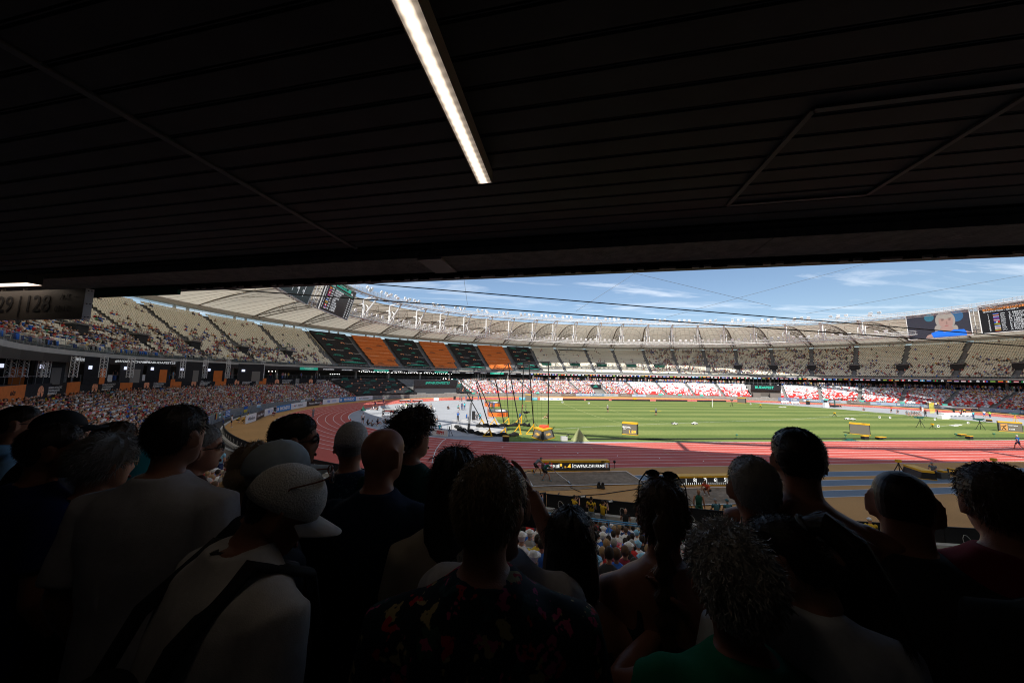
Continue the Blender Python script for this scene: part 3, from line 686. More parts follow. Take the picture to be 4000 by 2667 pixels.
# parapet rail at the concourse front and at the foot of the upper tier
def ring_rail(name, rg, z, hgt, t0, t1, step, parent, mtl, label=None, cat=None, glass=None, rr=.03):
    mb = MB(); n = int((t1-t0)/step)
    pts = [(*E(*rg, R(t0+(t1-t0)*i/n)), z+hgt) for i in range(n+1)]; mb.tube(pts, rr, 4)
    for p in pts: mb.tube([(p[0], p[1], z), p], rr*.8, 4, cap=False)
    o = mb.build(name, mtl, parent)
    if label: tag(o, label, cat)
    if glass:
        g = MB(); sweep(g, [(rg[0], rg[1], rg[2], z+.05), (rg[0], rg[1], rg[2], z+hgt-.08)], t0, t1, n); g.build('glass_panel', glass, o)
    return o
clear = mat('clear_glass', (.45, .55, .55), .05, .5, alpha=.16)
ring_rail('railing', (111.1, 77.1, 85.1), 6.1, .95, 2, 214, 1.0, None, steel, 'long steel guard rail along the front of the concourse', 'railing')
ring_rail('railing', (110.2, 80.4, 83.2), 10.05, 1.0, -26, 214, 1.1, None, steel, 'glass and steel parapet along the foot of the upper tier', 'railing', clear)
ring_rail('railing', (126.6, 98.6, 101.1), 22.9, .9, -26, 214, 1.2, None, steel, 'steel fence with glass along the top of the upper tier', 'railing', mat('tinted_glass', (.3, .38, .42), .1, .5, alpha=.45))
# vomitories in the upper tier
vm = mat('opening_shade', (.03, .032, .034), .9); gdk = mat('green_screen_cloth', (.01, .07, .05), .8)
def vomit(b, w, i0, i1, wide):
    t = R(b); p = np.array(E(*rowU(i0), t)); q = np.array(E(*rowU(i1), t)); dr = (q-p)/np.linalg.norm(q-p); sd = np.array([-dr[1], dr[0]])*w/2
    z0 = zU(i0)(t); z1 = zU(i1)(t)+.35; v = empty('vomitory', (0, 0, 0)); v.parent = upper
    mb = MB(); a, b2, c, d = p-sd, p+sd, q+sd, q-sd
    mb.hexa([(*x, z0-.3) for x in (a, b2, c, d)], [(*x, z1-.25) for x in (a, b2, c, d)]); mb.build('opening', gdk if wide else vm, v)  # solid box; the darkness of the entrance is put into its colour
    mb = MB(); g = dr*.25
    mb.hexa([(*x, z1-.24) for x in (a-g-sd*.03, b2-g+sd*.03, c, d)], [(*x, z1) for x in (a-g-sd*.03, b2-g+sd*.03, c, d)]); mb.build('lintel', conc_d, v)
    mb = MB()
    for s0 in ((a-g, b2-g), (a-g, d), (b2-g, c)):
        n = 7
        pts = [s0[0]+(s0[1]-s0[0])*k/n for k in range(n+1)]; mb.tube([(*x, z1+.9) for x in (pts[0], pts[-1])], .03, 4)
        for x in pts: mb.tube([(*x, z1-.05), (*x, z1+.9)], .022, 4, cap=False)
    mb.build('guard_rail', steel, v)
for b in BAYS:
    if b < 58 or 153 < b < 214: vomit(b, 2.4 if b > 153 else 2.8, 5, 8 if b > 153 else 9, False)
for a, b in VOM: vomit((a+b)/2, 4.6, 6, 9, True)
# fabric covers over the closed blocks of the upper tier
def quadpanel(name, t0, t1, i0, i1, lift0, lift1, mtl, parent, nseg=5):
    mb = MB(); vs = []
    for k in range(nseg+1):
        t = R(t0+(t1-t0)*k/nseg)
        for ring, z in ((rowU(i0), zU(i0)(t)+lift0), (rowU(i1), zU(min(i1, NU-1))(t)+lift1)):
            x, y = E(*ring, t); sg = .10*math.sin(k*2.1+i0)
            vs += [(x, y, z+sg*.5), (x, y, z-.06+sg*.5)]
    for k in range(nseg):
        o = 4*k; mb_f = [(o, o+4, o+6, o+2), (o+1, o+3, o+7, o+5), (o, o+1, o+5, o+4), (o+2, o+6, o+7, o+3)]; 
        for f_ in mb_f: mb.f.append(f_); mb.m.append(0)
    mb.v = vs; return mb.build(name, mtl, parent)
def slope_frame(t, i, lift):
    p = np.array([*E(*rowU(i), R(t)), zU(i)(R(t))+lift]); q = np.array([*E(*rowU(i+1), R(t)), zU(min(i+1, NU-1))(R(t))+lift]); up = (q-p)/np.linalg.norm(q-p)
    x, y = E(*rowU(i), R(t)); x2, y2 = E(*rowU(i), R(t-.5)); xd = np.array([x2-x, y2-y, 0]); xd /= np.linalg.norm(xd)
    return p, xd, up
lets = 0
for ci, (a, b, kd) in enumerate(COV):
    cv = tag(empty('seat_cover', (0, 0, 0)), '%s fabric cover over the closed upper block, %s of the seven from the left' % ('black' if kd == 'k' else 'orange', ordn(ci)), 'seat cover', 'fabric covers on the upper tier')
    mtl = black_c if kd == 'k' else orange_c
    if kd == 'o':
        for j in range(8):
            i0 = j*3; i1 = min(i0+3, NU)
            quadpanel('cover_strip', a+(.9 if j < 2 else .25), b-.25, i0+.15, i1+.02, .98, .64, mtl, cv)
            quadpanel('cover_skirt', a+(.9 if j < 2 else .25), b-.25, i0+.13, i0+.15, .40, .98, mtl, cv)
            for u in ((.28,), (.7,))[j % 2]:
                p, xd, up = slope_frame(a+(b-a)*(1-u), i0+1, .98); lets += 1
                if j % 4 < 2: text('WITNESS\nTHE WONDER', .42, txt_k, p, xd, up, cv, bold=.02, shear=.2)
                else: text('WORLD ATHLETICS', .42, mat('pale_orange_print', (.85, .42, .22), .6), p, xd, up, cv, bold=.02)
    else:
        quadpanel('cover_sheet', a+.3, b-.3, 0, 1.6, .3, .3, mtl, cv)
        for j in range(6):
            i0 = 1.6+j*3.9; quadpanel('cover_sheet', a+(.3 if j < 4 else .1), b-.3, i0, min(i0+3.8, NU-.2), .60, .66, mtl, cv)
        for j in range(6):
            for u in (.25, .68):
                i = 2.6+j*3.8+(1.9 if u > .5 else 0)
                if i > NU-2: continue
                p, xd, up = slope_frame(a+(b-a)*(1-u), i, .80)
                if (j+(u > .5)) % 2:
                    text('WITNESS\nTHE WONDER' if j % 4 < 2 else 'LÁSS\nCSODÁT!', .55, teal, p, xd, up, cv, bold=.02, shear=.2)
                else:
                    fr = dict(c=p, x=xd, n=np.cross(xd, up), w=4, h=2); fr['n'] = fr['n']*(1 if np.dot(fr['n'], CAM-p) > 0 else -1)
                    mb = MB(); 
                    for k in range(5):
                        a0 = math.pi*(-.25+k*.3); pts = [(math.cos(q)*.75, math.sin(q)*.62) for q in np.linspace(a0, a0+.82, 4)]+[(.12*math.cos(a0+.4), .12*math.sin(a0+.4))]
                        mb.add([p+xd*x_+up*y_+fr['n']*.02 for x_, y_ in pts], [tuple(range(5))])
                    mb.build('emblem', peach, cv)
                    text('WORLD ATHLETICS\nCHAMPIONSHIPS', .34, mat('grey_print', (.35, .35, .36), .6), p+xd*1.0, xd, up, cv, bold=.01, align='LEFT')
        # teal leaf shape near the bottom
        mb = MB(); t = (a+b)/2; p, xd, up = slope_frame(t, 1.0, .75)
        for k in range(-7, 8): mb.add([p+xd*(k*.62-.1)+up*0, p+xd*(k*.62+.55), p+xd*(k*.62+.95)+up*(1.15*(1-abs(k)/8.5)), p+xd*(k*.62+.2)+up*(.75*(1-abs(k)/8.5))], [(0, 1, 2, 3)])
        mb.build('leaf_print', teal, cv)
# sloping pale handrail at the left edge of the first cover
t = R(152.75); mb = MB(); mb.tube([(*E(*rowU(8), t), zU(8)(t)+1.0), (*E(*rowU(24), t), zU(24)(t)+1.0)], .09, 5)
for i in range(8, 25, 2): mb.tube([(*E(*rowU(i), t), zU(i)(t)), (*E(*rowU(i), t), zU(i)(t)+1.0)], .06, 4)
mb.build('handrail', mat('pale_timber', (.55, .48, .33), .6), upper)
# camera platform on the far upper rim
mb = MB(); t0_, t1_ = R(86.2), R(94.0)
for k in range(8):
    a = t0_+(t1_-t0_)*k/8; b = t0_+(t1_-t0_)*(k+1)/8; p = E(124, 96, 99, a); q = E(124, 96, 99, b); r_ = E(126.3, 98.3, 101, b); s_ = E(126.3, 98.3, 101, a)
    mb.hexa([(*x, 22.3) for x in (p, q, r_, s_)], [(*x, 22.6) for x in (p, q, r_, s_)])
tag(mb.build('camera_platform', dark), 'long dark camera platform on the far rim of the upper tier', 'platform')
# ---- lower far-left blocks: covers, tunnel, truck ----
def lowcover(t0, t1, i0, i1, lift, mtl, parent, nseg=6, z1add=0):
    mb = MB(); vs = []
    for k in range(nseg+1):
        t = R(t0+(t1-t0)*k/nseg)
        for i, la in ((i0, lift), (i1, lift+z1add)):
            x, y = E(*rowL(i), t); z = zL(i)(t)+la; vs += [(x, y, z), (x, y, z-.08)]
    for k in range(nseg):
        o = 4*k
        for f_ in [(o, o+4, o+6, o+2), (o+1, o+3, o+7, o+5), (o, o+1, o+5, o+4), (o+2, o+6, o+7, o+3)]: mb.f.append(f_); mb.m.append(0)
    mb.v = vs; return mb.build('cover_sheet', mtl, parent)
m0, m1 = min(MTUN), max(MTUN)
blk = [(m1+.4, CV0-.3, 'left of the tunnel'), (CV1+.3, m0-.4, 'right of the tunnel')]
for a, b, w in blk:
    cv = tag(empty('seat_cover', (0, 0, 0)), 'black fabric sheets with small emblems over the lower block %s' % w, 'seat cover')
    for j in range(4): lowcover(a, b, j*4.4+.2, min(j*4.4+4.3, NL-.2), .62, black_c, cv)
    na = max(2, int((b-a)/3.0))
    for j in range(7):
        for u in range(na):
            tt = a+(b-a)*(u+.3+.4*(j % 2))/na; i = 1.5+j*2.4; p = np.array([*E(*rowL(i), R(tt)), zL(i)(R(tt))+.78]); q = np.array(E(*rowL(i), R(tt-.4))); xd = np.array([*(q-p[:2]), 0]); xd /= np.linalg.norm(xd)
            if (j+u) % 3 == 0: text('WITNESS\nTHE WONDER', .42, teal, p, xd, (0, 0, 1), cv, shear=.2, bold=.01)
            else:
                fr = dict(c=p, x=xd, n=np.array([xd[1], -xd[0], 0]), w=2, h=1); emblem(fr, 0, 0, .27, cv); text('WORLD ATHLETICS', .26, mat('grey_print', (.35, .35, .36), .6), p+xd*.6, xd, (0, 0, 1), cv, align='LEFT')
rgm = (100.5, 64.0, 71); ta, tb = R(m1), R(m0)
tun = tag(empty('tunnel', (0, 0, 0)), 'black clad stadium tunnel with a teal hashtag sign over its mouth', 'tunnel')
pA, pB = np.array(E(*rgm, ta)), np.array(E(*rgm, tb)); back = np.array(E(110, 76, 84, (ta+tb)/2))-np.array(E(*rgm, (ta+tb)/2))
o, fr = board2('fascia', E(99.6, 63, 70.5, ta), E(99.6, 63, 70.5, tb), 3.9, 6.1, .3, black_c, tun)
btext(fr, '#WABUDAPEST23', 1.15, teal, .05, .05, tun, bold=.03, shear=.2)
o2, fr2 = board2('rear_wall', E(100, 63.6, 71, ta), E(100, 63.6, 71, tb), 0, 4.2, .2, mat('tunnel_grey', (.06, .07, .08), .8), tun)
for p_, nm in ((ta, 'side_wall'), (tb, 'side_wall')):
    a_, b_ = np.array(E(98.2, 61.5, 69, p_)), np.array(E(110.9, 76.9, 85, p_)); s_ = np.array([a_[1]-b_[1], b_[0]-a_[0]]); s_ = s_/np.linalg.norm(s_)*.15
    MB().hexa([(*x, -.2) for x in (a_-s_, a_+s_, b_+s_, b_-s_)], [(*(a_-s_), 1.8), (*(a_+s_), 1.8), (*(b_+s_), 6.3), (*(b_-s_), 6.3)]).build(nm, black_c, tun)
# orange and black block beside the tunnel
p = AT(1624, 1541, 128)[:2]; q = AT(1648, 1543, 124)[:2]; 
truck = tag(empty('container', (0, 0, 0)), 'orange and black boxy container printed witness the wonder, parked by the tunnel', 'container')
cA, cB, cC = G(1628, 1542), G(1648, 1543), G(1706, 1543.5)
cA = np.array([-76.5, 47.6]); cB = np.array([-74.0, 49.0]); 
cx = [AT(1626, 1540, 131), AT(1649, 1541.5, 124), AT(1707, 1541.5, 124)]
for k_ in (0,):
    A_, B_, C_ = (np.array(v[:2]) for v in cx)
    D_ = A_+(C_-B_)
    MB().hexa([(*v, .05) for v in (A_, B_, C_, D_)], [(*v, 3.4) for v in (A_, B_, C_, D_)]).build('body', orange_c, truck)
    o, fr = board2('side_panel', B_-np.array([.0, .12]), C_-np.array([.0, .12]), .1, 3.2, .1, black_c, truck)
    btext(fr, 'WITNESS', .75, teal, -.1, .3, truck, bold=.03, shear=.2); btext(fr, 'THE WONDER', .62, teal, -.05, -.15, truck, bold=.02, shear=.2); emblem(fr, .55, .45, .3, truck)
    brect(fr, .1, .95, -.95, -.45, teal, truck, 'leaf_print')
# small tunnel far side
ta, tb = R(max(TUN)), R(min(TUN)); o, fr = board2('tunnel_sign', E(103.6, 68, 75, ta), E(103.6, 68, 75, tb), 3.4, 4.9, .2, black_c)
tag(o, 'black sign with teal lettering above the small far tunnel', 'sign'); btext(fr, 'LÁSS\nCSODÁT!', .55, teal, -.1, 0, o, bold=.02, shear=.2)
for s_, t_ in (('left', ta), ('right', tb)):
    a_, b_ = np.array(E(98.2, 61.5, 69, t_)), np.array(E(104.5, 69, 76, t_)); n_ = np.array([a_[1]-b_[1], b_[0]-a_[0]]); n_ = n_/np.linalg.norm(n_)*.15
    tag(MB().hexa([(*x, -.2) for x in (a_-n_, a_+n_, b_+n_, b_-n_)], [(*(a_-n_), 1.4), (*(a_+n_), 1.4), (*(b_+n_), 4.3), (*(b_-n_), 4.3)]).build('tunnel_wall', conc), 'pale concrete cheek wall on the %s of the small far tunnel' % s_, 'wall')
MB().hexa([(*E(98.4, 61.8, 69, ta), -.1), (*E(98.4, 61.8, 69, tb), -.1), (*E(104, 68.6, 75, tb), -.1), (*E(104, 68.6, 75, ta), -.1)], [(*E(98.4, 61.8, 69, ta), .02), (*E(98.4, 61.8, 69, tb), .02), (*E(104, 68.6, 75, tb), 3.3), (*E(104, 68.6, 75, ta), 3.3)]).build('ramp', mat('tunnel_shade', (.04, .035, .03), .9), lower)  # dark sloping fill; the shade inside the tunnel is put into its colour
# gateway BUDAPEST
ta, tb = R(max(BUD)), R(min(BUD)); gw = tag(empty('gateway', (0, 0, 0)), 'dark stadium gateway under a sign reading Budapest in teal letters', 'gateway')
o, fr = board2('sign_board', E(99.8, 63.3, 71, ta), E(99.8, 63.3, 71, tb), 4.1, 6.3, .3, black_c, gw); btext(fr, 'BUDAPEST', 1.35, mat('bright_teal', (.03, .5, .36), .5), -.1, 0, gw, bold=.05)
board2('rear_wall', E(100.5, 64.2, 71.6, ta), E(100.5, 64.2, 71.6, tb), -.1, 4.5, .2, mat('gate_grey', (.11, .10, .09), .8), gw)
for u0, u1, z1_ in ((.05, .30, 2.9), (.62, .98, 3.0)):
    t1_, t2_ = ta+(tb-ta)*u0, ta+(tb-ta)*u1; board2('gate_block', E(98.6, 62.0, 69.6, t1_), E(98.6, 62.0, 69.6, t2_), -.1, z1_, 1.2, mat('gate_block_grey', (.16, .15, .14), .8), gw)
for t_ in (ta, tb):
    a_, b_ = np.array(E(98.2, 61.5, 69, t_)), np.array(E(110.9, 76.9, 85, t_)); n_ = np.array([a_[1]-b_[1], b_[0]-a_[0]]); n_ = n_/np.linalg.norm(n_)*.15
    MB().hexa([(*x, -.2) for x in (a_-n_, a_+n_, b_+n_, b_-n_)], [(*(a_-n_), 1.4), (*(a_+n_), 1.4), (*(b_+n_), 6.2), (*(b_-n_), 6.2)]).build('side_wall', black_c, gw)
# bright stage lamps under the slab, far left
lampm = mat('stage_lamp_glow', (.8, .8, .8), .4, emit=(1, .97, .92), es=7.0)
random.seed(31); lx = [(1405+i*7.6+random.uniform(-2, 2), 1451+i*.18+random.uniform(-1.5, 1.5)) for i in range(48)]+[(1757+random.uniform(-35, 20), 1480+random.uniform(-2, 3)) for i in range(9)]+[(1050+i*13, 1450) for i in range(3)]+[(1290+i*9, 1461) for i in range(5)]
lt_ = tag(empty('lighting_bar', (0, 0, 0)), 'row of bright stage lamps hung under the far left slab', 'stage lights')
mb = MB(); bar = []
for i, (px, py) in enumerate(lx):
    p = hit(px, py, 109.2, 78.6, 82)
    l_ = MB().ell((0, 0, 0), (.085, .085, .085), 8, 6).build('lamp', lampm, lt_) if i == 0 else link('lamp', l0.data, lt_)
    if i == 0: l0 = l_
    l_.location = p
    if i < 48: bar.append((p[0], p[1], p[2]+.28))
MB().tube(bar[::4], .06, 5).build('bar', dark, lt_)
# ================= roof =================
def memb_mat():
    m = bpy.data.materials.new('roof_membrane'); m.use_nodes = True; n = m.node_tree.nodes; l = m.node_tree.links; b = n['Principled BSDF']
    b.inputs['Base Color'].default_value = (.66, .63, .54, 1); b.inputs['Roughness'].default_value = .7
    tr = n.new('ShaderNodeBsdfTranslucent'); tr.inputs['Color'].default_value = (.70, .64, .52, 1); mi = n.new('ShaderNodeMixShader'); mi.inputs[0].default_value = .30
    l.new(b.outputs[0], mi.inputs[1]); l.new(tr.outputs[0], mi.inputs[2]); l.new(mi.outputs[0], n['Material Output'].inputs['Surface']); return m
memb = memb_mat(); seam_m = mat('membrane_seam', (.25, .21, .16), .7); arch_m = mat('brown_grey_steel', (.17, .15, .13), .6)
MAST = [b for b in BAYS if b < 214]+[212+8.05*k for k in range(1, 15)]
hm = lambda t: 29.3+3.2*math.sin(t)**2   # mast head height
ht = lambda t: 29.7+3.7*math.sin(t)**2   # top catwalk height
ZO = 24.9
RO, RI, RT = (127.5, 99.5, 101.5), (91.7, 73.8, 73.8), (86.8, 68.6, 68.6)
roof = tag(empty('stadium_roof', (0, 0, 0)), 'ring shaped white membrane roof with steel arches and catwalks', 'roof')
def rp(t, u, dz=0.0, v=0.0):
    a = tuple(o+(i-o)*u for o, i in zip(RO, RI)); x, y = E(*a, t)
    z = ZO+(hm(t)-ZO)*math.sin(u*math.pi/2)**.85+1.3*math.sin(math.pi*u)
    return (x, y, z+dz-1.7*math.sin(math.pi*v)*math.sin(math.pi*min(1, u*1.02))**.8)
for k in range(len(MAST)):
    a = MAST[k]; b = MAST[(k+1) % len(MAST)]; b = b if b > a else b+360
    mb = MB(); nu, nv = 8, 8; vs = []
    for i in range(nu+1):
        for j in range(nv+1): vs.append(rp(R(a+(b-a)*j/nv), i/nu, 0, j/nv))
    mb.add(vs, [(i*(nv+1)+j, i*(nv+1)+j+1, (i+1)*(nv+1)+j+1, (i+1)*(nv+1)+j) for i in range(nu) for j in range(nv)]); mb.build('membrane_panel', memb, roof, smooth=True)
    vis_ = -30 < a < 214
    if vis_:
        mb = MB()
        for j in range(1, 6): mb.tube([rp(R(a+(b-a)*j/6), u/6, -.05, j/6) for u in range(7)], .035, 3, cap=False)
        for c in (.55, .85): mb.tube([rp(R(a+(b-a)*j/10), max(.02, c*math.sin(math.pi*j/10)**.6), -.06, j/10) for j in range(11)], .05, 3, cap=False)
        mb.tube([rp(R(a+(b-a)*j/8), 1, .02, 0) for j in range(9)], .12, 4, cap=False)
        mb.tube([rp(R(a+(b-a)*j/8), 0.0, .02, 0) for j in range(9)], .10, 4, cap=False, mi=1)
        mb.build('membrane_seams', [seam_m, white], roof)
sweep(MB(), [(127.3, 99.3, 101.3, 23.75), (127.3, 99.3, 101.3, 24.8), (128.6, 100.6, 102.6, 24.8), (128.6, 100.6, 102.6, 23.75)], 0, 360, 200, True).build('gutter_beam', mat('gutter_grey', (.42, .40, .36), .6), roof)
# short columns in the gap below the gutter
for k in range(len(MAST)):
    if not (-30 < MAST[k] < 214): continue
    for dd in (1.2, 3.0):
        t = R(MAST[k]+dd); x, y = E(128, 100, 102, t); mb = MB(); mb.tube([(x, y, 22.0), (x, y, 24)], .35, 6); mb.build('stub_column', white, roof)
msk = []
for k in range(len(MAST)):
    d = MAST[k]; t = R(d); vis_ = -30 < d < 214
    mb = MB(); mb.tube([rp(t, u/8, .10) for u in range(9)], .28, 5); mb.build('arch', arch_m, roof)
    lo = np.array(E(*RI, t)); tp = np.array(E(*RT, t)); z0, z1, z2 = 24.2, hm(t), ht(t)
    if (d % 360 < 14.5 or d % 360 > 346) or 166 < d < 196: continue
    mb = MB(); mb.tube([(*lo, z0), (*lo, z1)], .26, 7); mb.tube([(*lo, z1), (*tp, z2)], .22, 6); mb.tube([(*tp, z2), (*lo, z0)], .24, 6); mb.build('mast', steel_white, roof)
    if vis_:
        rad = (lo/np.linalg.norm(lo)); sd = np.array([-rad[1], rad[0]])
        for s_ in (-1, 1):   # lower truss: twin tubes ending in a hoop
            pts = []
            for u in range(9):
                uu = u/8; q = np.array(E(*tuple(o+(i-o)*uu*.985 for o, i in zip(RO, RI)), t)); pts.append((*(q+sd*s_*1.0), ZO-.6+3.9*math.sin(uu*math.pi*.62)))
            mb = MB(); mb.tube(pts, .14, 5)
            e = lo+sd*s_*1.0; zt = pts[-1][2]
            mb.build('truss_tube', arch_m, roof)
            mb = MB(); mb.tube([pts[-1], (*(e-rad*.4), zt+.15), (*(e-rad*1.0), zt-.4), (*(e-rad*1.1), zt-1.6), (*(e-rad*.9), z0+.6), (*(e-rad*.1), z0+.1)], .17, 6); mb.build('hoop', steel_white, roof)
        mb = MB()
        for u in range(1, 8):
            a = np.array(rp(t, u/8, .0)); uu = u/8; q = np.array(E(*tuple(o+(i-o)*uu*.985 for o, i in zip(RO, RI)), t)); zz = ZO-.6+3.9*math.sin(uu*math.pi*.62)
            for s_ in (-1, 1): mb.tube([a, (*(q+sd*s_), zz)], .05, 3)
            mb.tube([(*(q+sd), zz), (*(q-sd), zz)], .06, 3)
        mb.build('truss_web', arch_m, roof)
def catwalk(rg, zf, nm):
    mb = MB(); n = 260; lw_ = 1.1
    def P(t, o, z): return (*E(*(r_+o for r_ in rg), t), z)
    for i in range(n):
        a, b = 2*math.pi*i/n, 2*math.pi*(i+1)/n; za, zb = zf(a), zf(b)
        mb.hexa([P(a, -lw_/2, za-.22), P(b, -lw_/2, zb-.22), P(b, lw_/2, zb-.22), P(a, lw_/2, za-.22)], [P(a, -lw_/2, za), P(b, -lw_/2, zb), P(b, lw_/2, zb), P(a, lw_/2, za)])
        for o in (-lw_/2, lw_/2):
            for h in (.55, 1.1): mb.tube([P(a, o, za+h), P(b, o, zb+h)], .065, 3, cap=False)
            mb.tube([P(a, o, za), P(a, o, za+1.1)], .05, 3, cap=False)
            if i % 2 == 0: mb.tube([P(a, o, za-.2), P(b, o*.4, zb-.75)], .05, 3, cap=False)
        mb.tube([P(a, 0, za-.75), P(b, 0, zb-.75)], .09, 4, cap=False)
        mb.tube([P(a, lw_/2, za-.2), P(b, 0, zb-.75)], .05, 3, cap=False)
    return mb.build(nm, steel_white, roof)
catwalk(RI, lambda t: 24.1, 'lower_catwalk'); catwalk(RT, ht, 'top_catwalk')
mb = MB(); mb.box((0, 0, 0), (.98, .22, .80), M=Matrix.Rotation(R(24), 4, 'X')); mb.tube([(0, .1, -.1), (0, .12, -.85)], .05, 4); mb.tube([(-.45, 0, 0), (-.45, .12, -.35), (.45, .12, -.35), (.45, 0, 0)], .035, 3)
mb.box((0, -.13, .02), (.86, .04, .68), M=Matrix.Rotation(R(24), 4, 'X'), mi=1)
fl0 = mb.build('floodlight', [white, mat('lamp_lens', (.75, .76, .78), .15, .6)], roof); nfl = 0; fl_placed = [fl0]
def fl_row(rg, zf, off, step, dz, skip):
    global nfl
    t = R(-26); out = []
    while t < R(210):
        B = rg[1] if math.sin(t) >= 0 else rg[2]; sp_ = math.hypot(rg[0]*math.sin(t), B*math.cos(t)); d = math.degrees(t)
        near = min(abs(d-m_) for m_ in MAST)*sp_*math.pi/180
        if not skip(d) and near > 1.5: out.append((*E(*(r_+off for r_ in rg), t), zf(t)+dz, math.atan2(math.sin(t)/B, math.cos(t)/rg[0])))
        t += step/sp_
    return out
scr = lambda d: (-14 < d < 15.5) or (165 < d < 197)
fpos = fl_row(RT, ht, .3, 2.05, 1.95, scr)+fl_row(RT, ht, -.5, 4.1, 1.2, scr)+fl_row(RI, lambda t: 24.1, -.4, 2.3, 1.7, scr)
random.seed(5)
for i, (x, y, z, a) in enumerate(fpos[:290]):
    f_ = fl0 if i == 0 else link('floodlight', fl0.data, roof); f_.location = (x, y, z); f_.rotation_euler = (random.uniform(-.25, .35), 0, a-math.pi/2+math.pi*0+random.uniform(-.35, .35))
# ---------------- big screens ----------------
def bigscreen(A_, B_, zt, zb, tilt, label, thick=.5):
    """A_,B_: plan ends of the bottom edge (left to right as seen); top leans by tilt metres towards the field"""
    s = tag(empty('video_screen', (0, 0, 0)), label, 'video screen', None)
    A_, B_ = np.array(A_, float), np.array(B_, float); xd = (B_-A_)/np.linalg.norm(B_-A_); n_ = np.array([xd[1], -xd[0]])
    if np.dot(n_, -A_) < 0: n_ = -n_   # face the field
    up = np.array([*(n_*tilt), zt-zb]); H = np.linalg.norm(up); up /= H; X = np.array([*xd, 0]); Nn = np.cross(X, up); 
    if np.dot(Nn, [*n_, 0]) < 0: Nn = -Nn
    c = np.array([*((A_+B_)/2), zb])+up*H/2; w = np.linalg.norm(B_-A_)
    fr = dict(c=c, x=X, n=Nn, w=w, h=H, up=up)
    def on2(u, v, off=0.0): return c+X*u*w/2+up*v*H/2+Nn*off
    def rect(u0, u1, v0, v1, m_, nm, off=.03, d=.03): 
        q = [on2(u, v, off) for u, v in ((u0, v0), (u1, v0), (u1, v1), (u0, v1))]; return MB().hexa([p-Nn*d for p in q], q).build(nm, m_, s)
    rect(-1, 1, -1, 1, mat('screen_black', (.012, .012, .014), .35, emit=(.006, .006, .007), es=1), 'display', 0, thick)
    mb = MB()
    for u in (-1, 1): mb.tube([on2(u*1.015, -1.03), on2(u*1.015, 1.03)], .13, 4)
    for v in (-1, 1): mb.tube([on2(-1.02, v*1.02), on2(1.02, v*1.02)], .13, 4)
    for k in range(8):
        u = -1+2*k/7; mb.tube([on2(u, -1, -.6), on2(u, -1.0, -1.8), on2(u, 1.0, -1.8), on2(u, 1, -.6)], .10, 4)
    for v in np.linspace(-1, 1, 5): mb.tube([on2(-1, v, -1.8), on2(1, v, -1.8)], .08, 4)
    for k in range(7): mb.tube([on2(-1+2*k/7, -1, -1.8), on2(-1+2*(k+1)/7, 1, -1.8)], .06, 3)
    mb.build('frame', steel_white, s)
    def tx(t_, size, m_, u, v, align='LEFT', **k): return text(t_, size, m_, on2(u, v, .05), X, up, s, align=align, th=.008, **k)
    return s, rect, tx, on2, fr
grn = led('screen_green', (.02, .42, .30), .8); orn = led('screen_orange', (.62, .22, .06), .8); lwt = led('text_white', (.72, .74, .76), .9)
FC = {'G': (lk, lr, ly), 'N': (lr, lb, lr), 'C': (lr, lw, lr), 'E': (lb, lk, lw), 'A': (ly, lr, lg), 'U': (lb, lr, lw), 'Uk': (lb, lb, ly), 'S': (lr, lb, lw), 'Au': (lb, lb, lr), 'GB': (lb, lw, lr), 'F': (lb, lw, lr), 'J': (lg, ly, lk), 'Fi': (lw, lb, lw), 'Cy': (lw, lo_, lw), 'L': (ly, lg, lr)}
def rows(rect, tx, data, v0, dv, u0, hsz, res=None):
    for i, (rk, fl, cc, nm) in enumerate(data):
        v = v0-dv*i; tx(rk, hsz, lwt, u0, v)
        c3 = FC[fl]; 
        for k in range(3):
            if fl in ('C', 'F'): rect(u0+.14+k*.047, u0+.187+k*.047, v-dv*.34, v+dv*.34, c3[k] if fl == 'C' or k else lb, 'flag', .05)
            else: rect(u0+.14, u0+.28, v+dv*(.34-.227*(k+1)), v+dv*(.34-.227*k), c3[k], 'flag', .05)
        tx(cc, hsz*.75, lwt, u0+.32, v); tx(nm, hsz, lwt, u0+.52, v)
        if res: tx(res[i][0], hsz*.75, lwt, .62, v-dv*.6); tx(res[i][1], hsz*.75, lwt, .82, v-dv*.6)
s1, rect, tx, on2, fr = bigscreen((-88.6, .4), (-88.0, 15.6), 29.6, 22.1, 1.9, 'left results screen listing the decathlon long jump under a green bar')
rect(-.45, .62, .70, .92, grn, 'green_bar'); tx('M LONG JUMP', .95, lk, -.38, .81, bold=.01); tx('DECATHLON', .5, lwt, -.92, .62); rect(-.95, .95, .54, .56, grn, 'green_line'); emblem(dict(c=on2(.74, .72, .04), x=fr['x'], n=fr['n'], w=1, h=1), 0, 0, .42, s1, lwt)
rows(rect, tx, [('1', 'G', 'GER', 'L.NEUGEBAUER'), ('2', 'N', 'NOR', 'S.SKOTHEIM'), ('3', 'C', 'CAN', 'D.WARNER'), ('3', 'N', 'NOR', 'M.ROOTH'), ('5', 'E', 'EST', 'J.ERM'), ('6', 'E', 'EST', 'K.TILGA'), ('7', 'A', 'GRN', 'L.VICTOR'), ('8', 'C', 'CAN', 'P.LEPAGE'), ('9', 'U', 'USA', 'Z.ZIEMEK')], .44, .155, -.94, .62, [('800', '1061'), ('790', '1030'), ('762', '965'), ('762', '965'), ('751', '935'), ('739', '909'), ('735', '900'), ('733', '891'), ('730', '886')])
s2, rect, tx, on2, fr = bigscreen((-86.8, -19.5), (-88.7, -4.9), 28.6, 21.9, 1.9, 'second left screen seen edge on, dark with pale columns, beside the results screen')
rect(-1, 1, -1, 1, led('dim_teal', (.012, .026, .030), .8), 'picture')
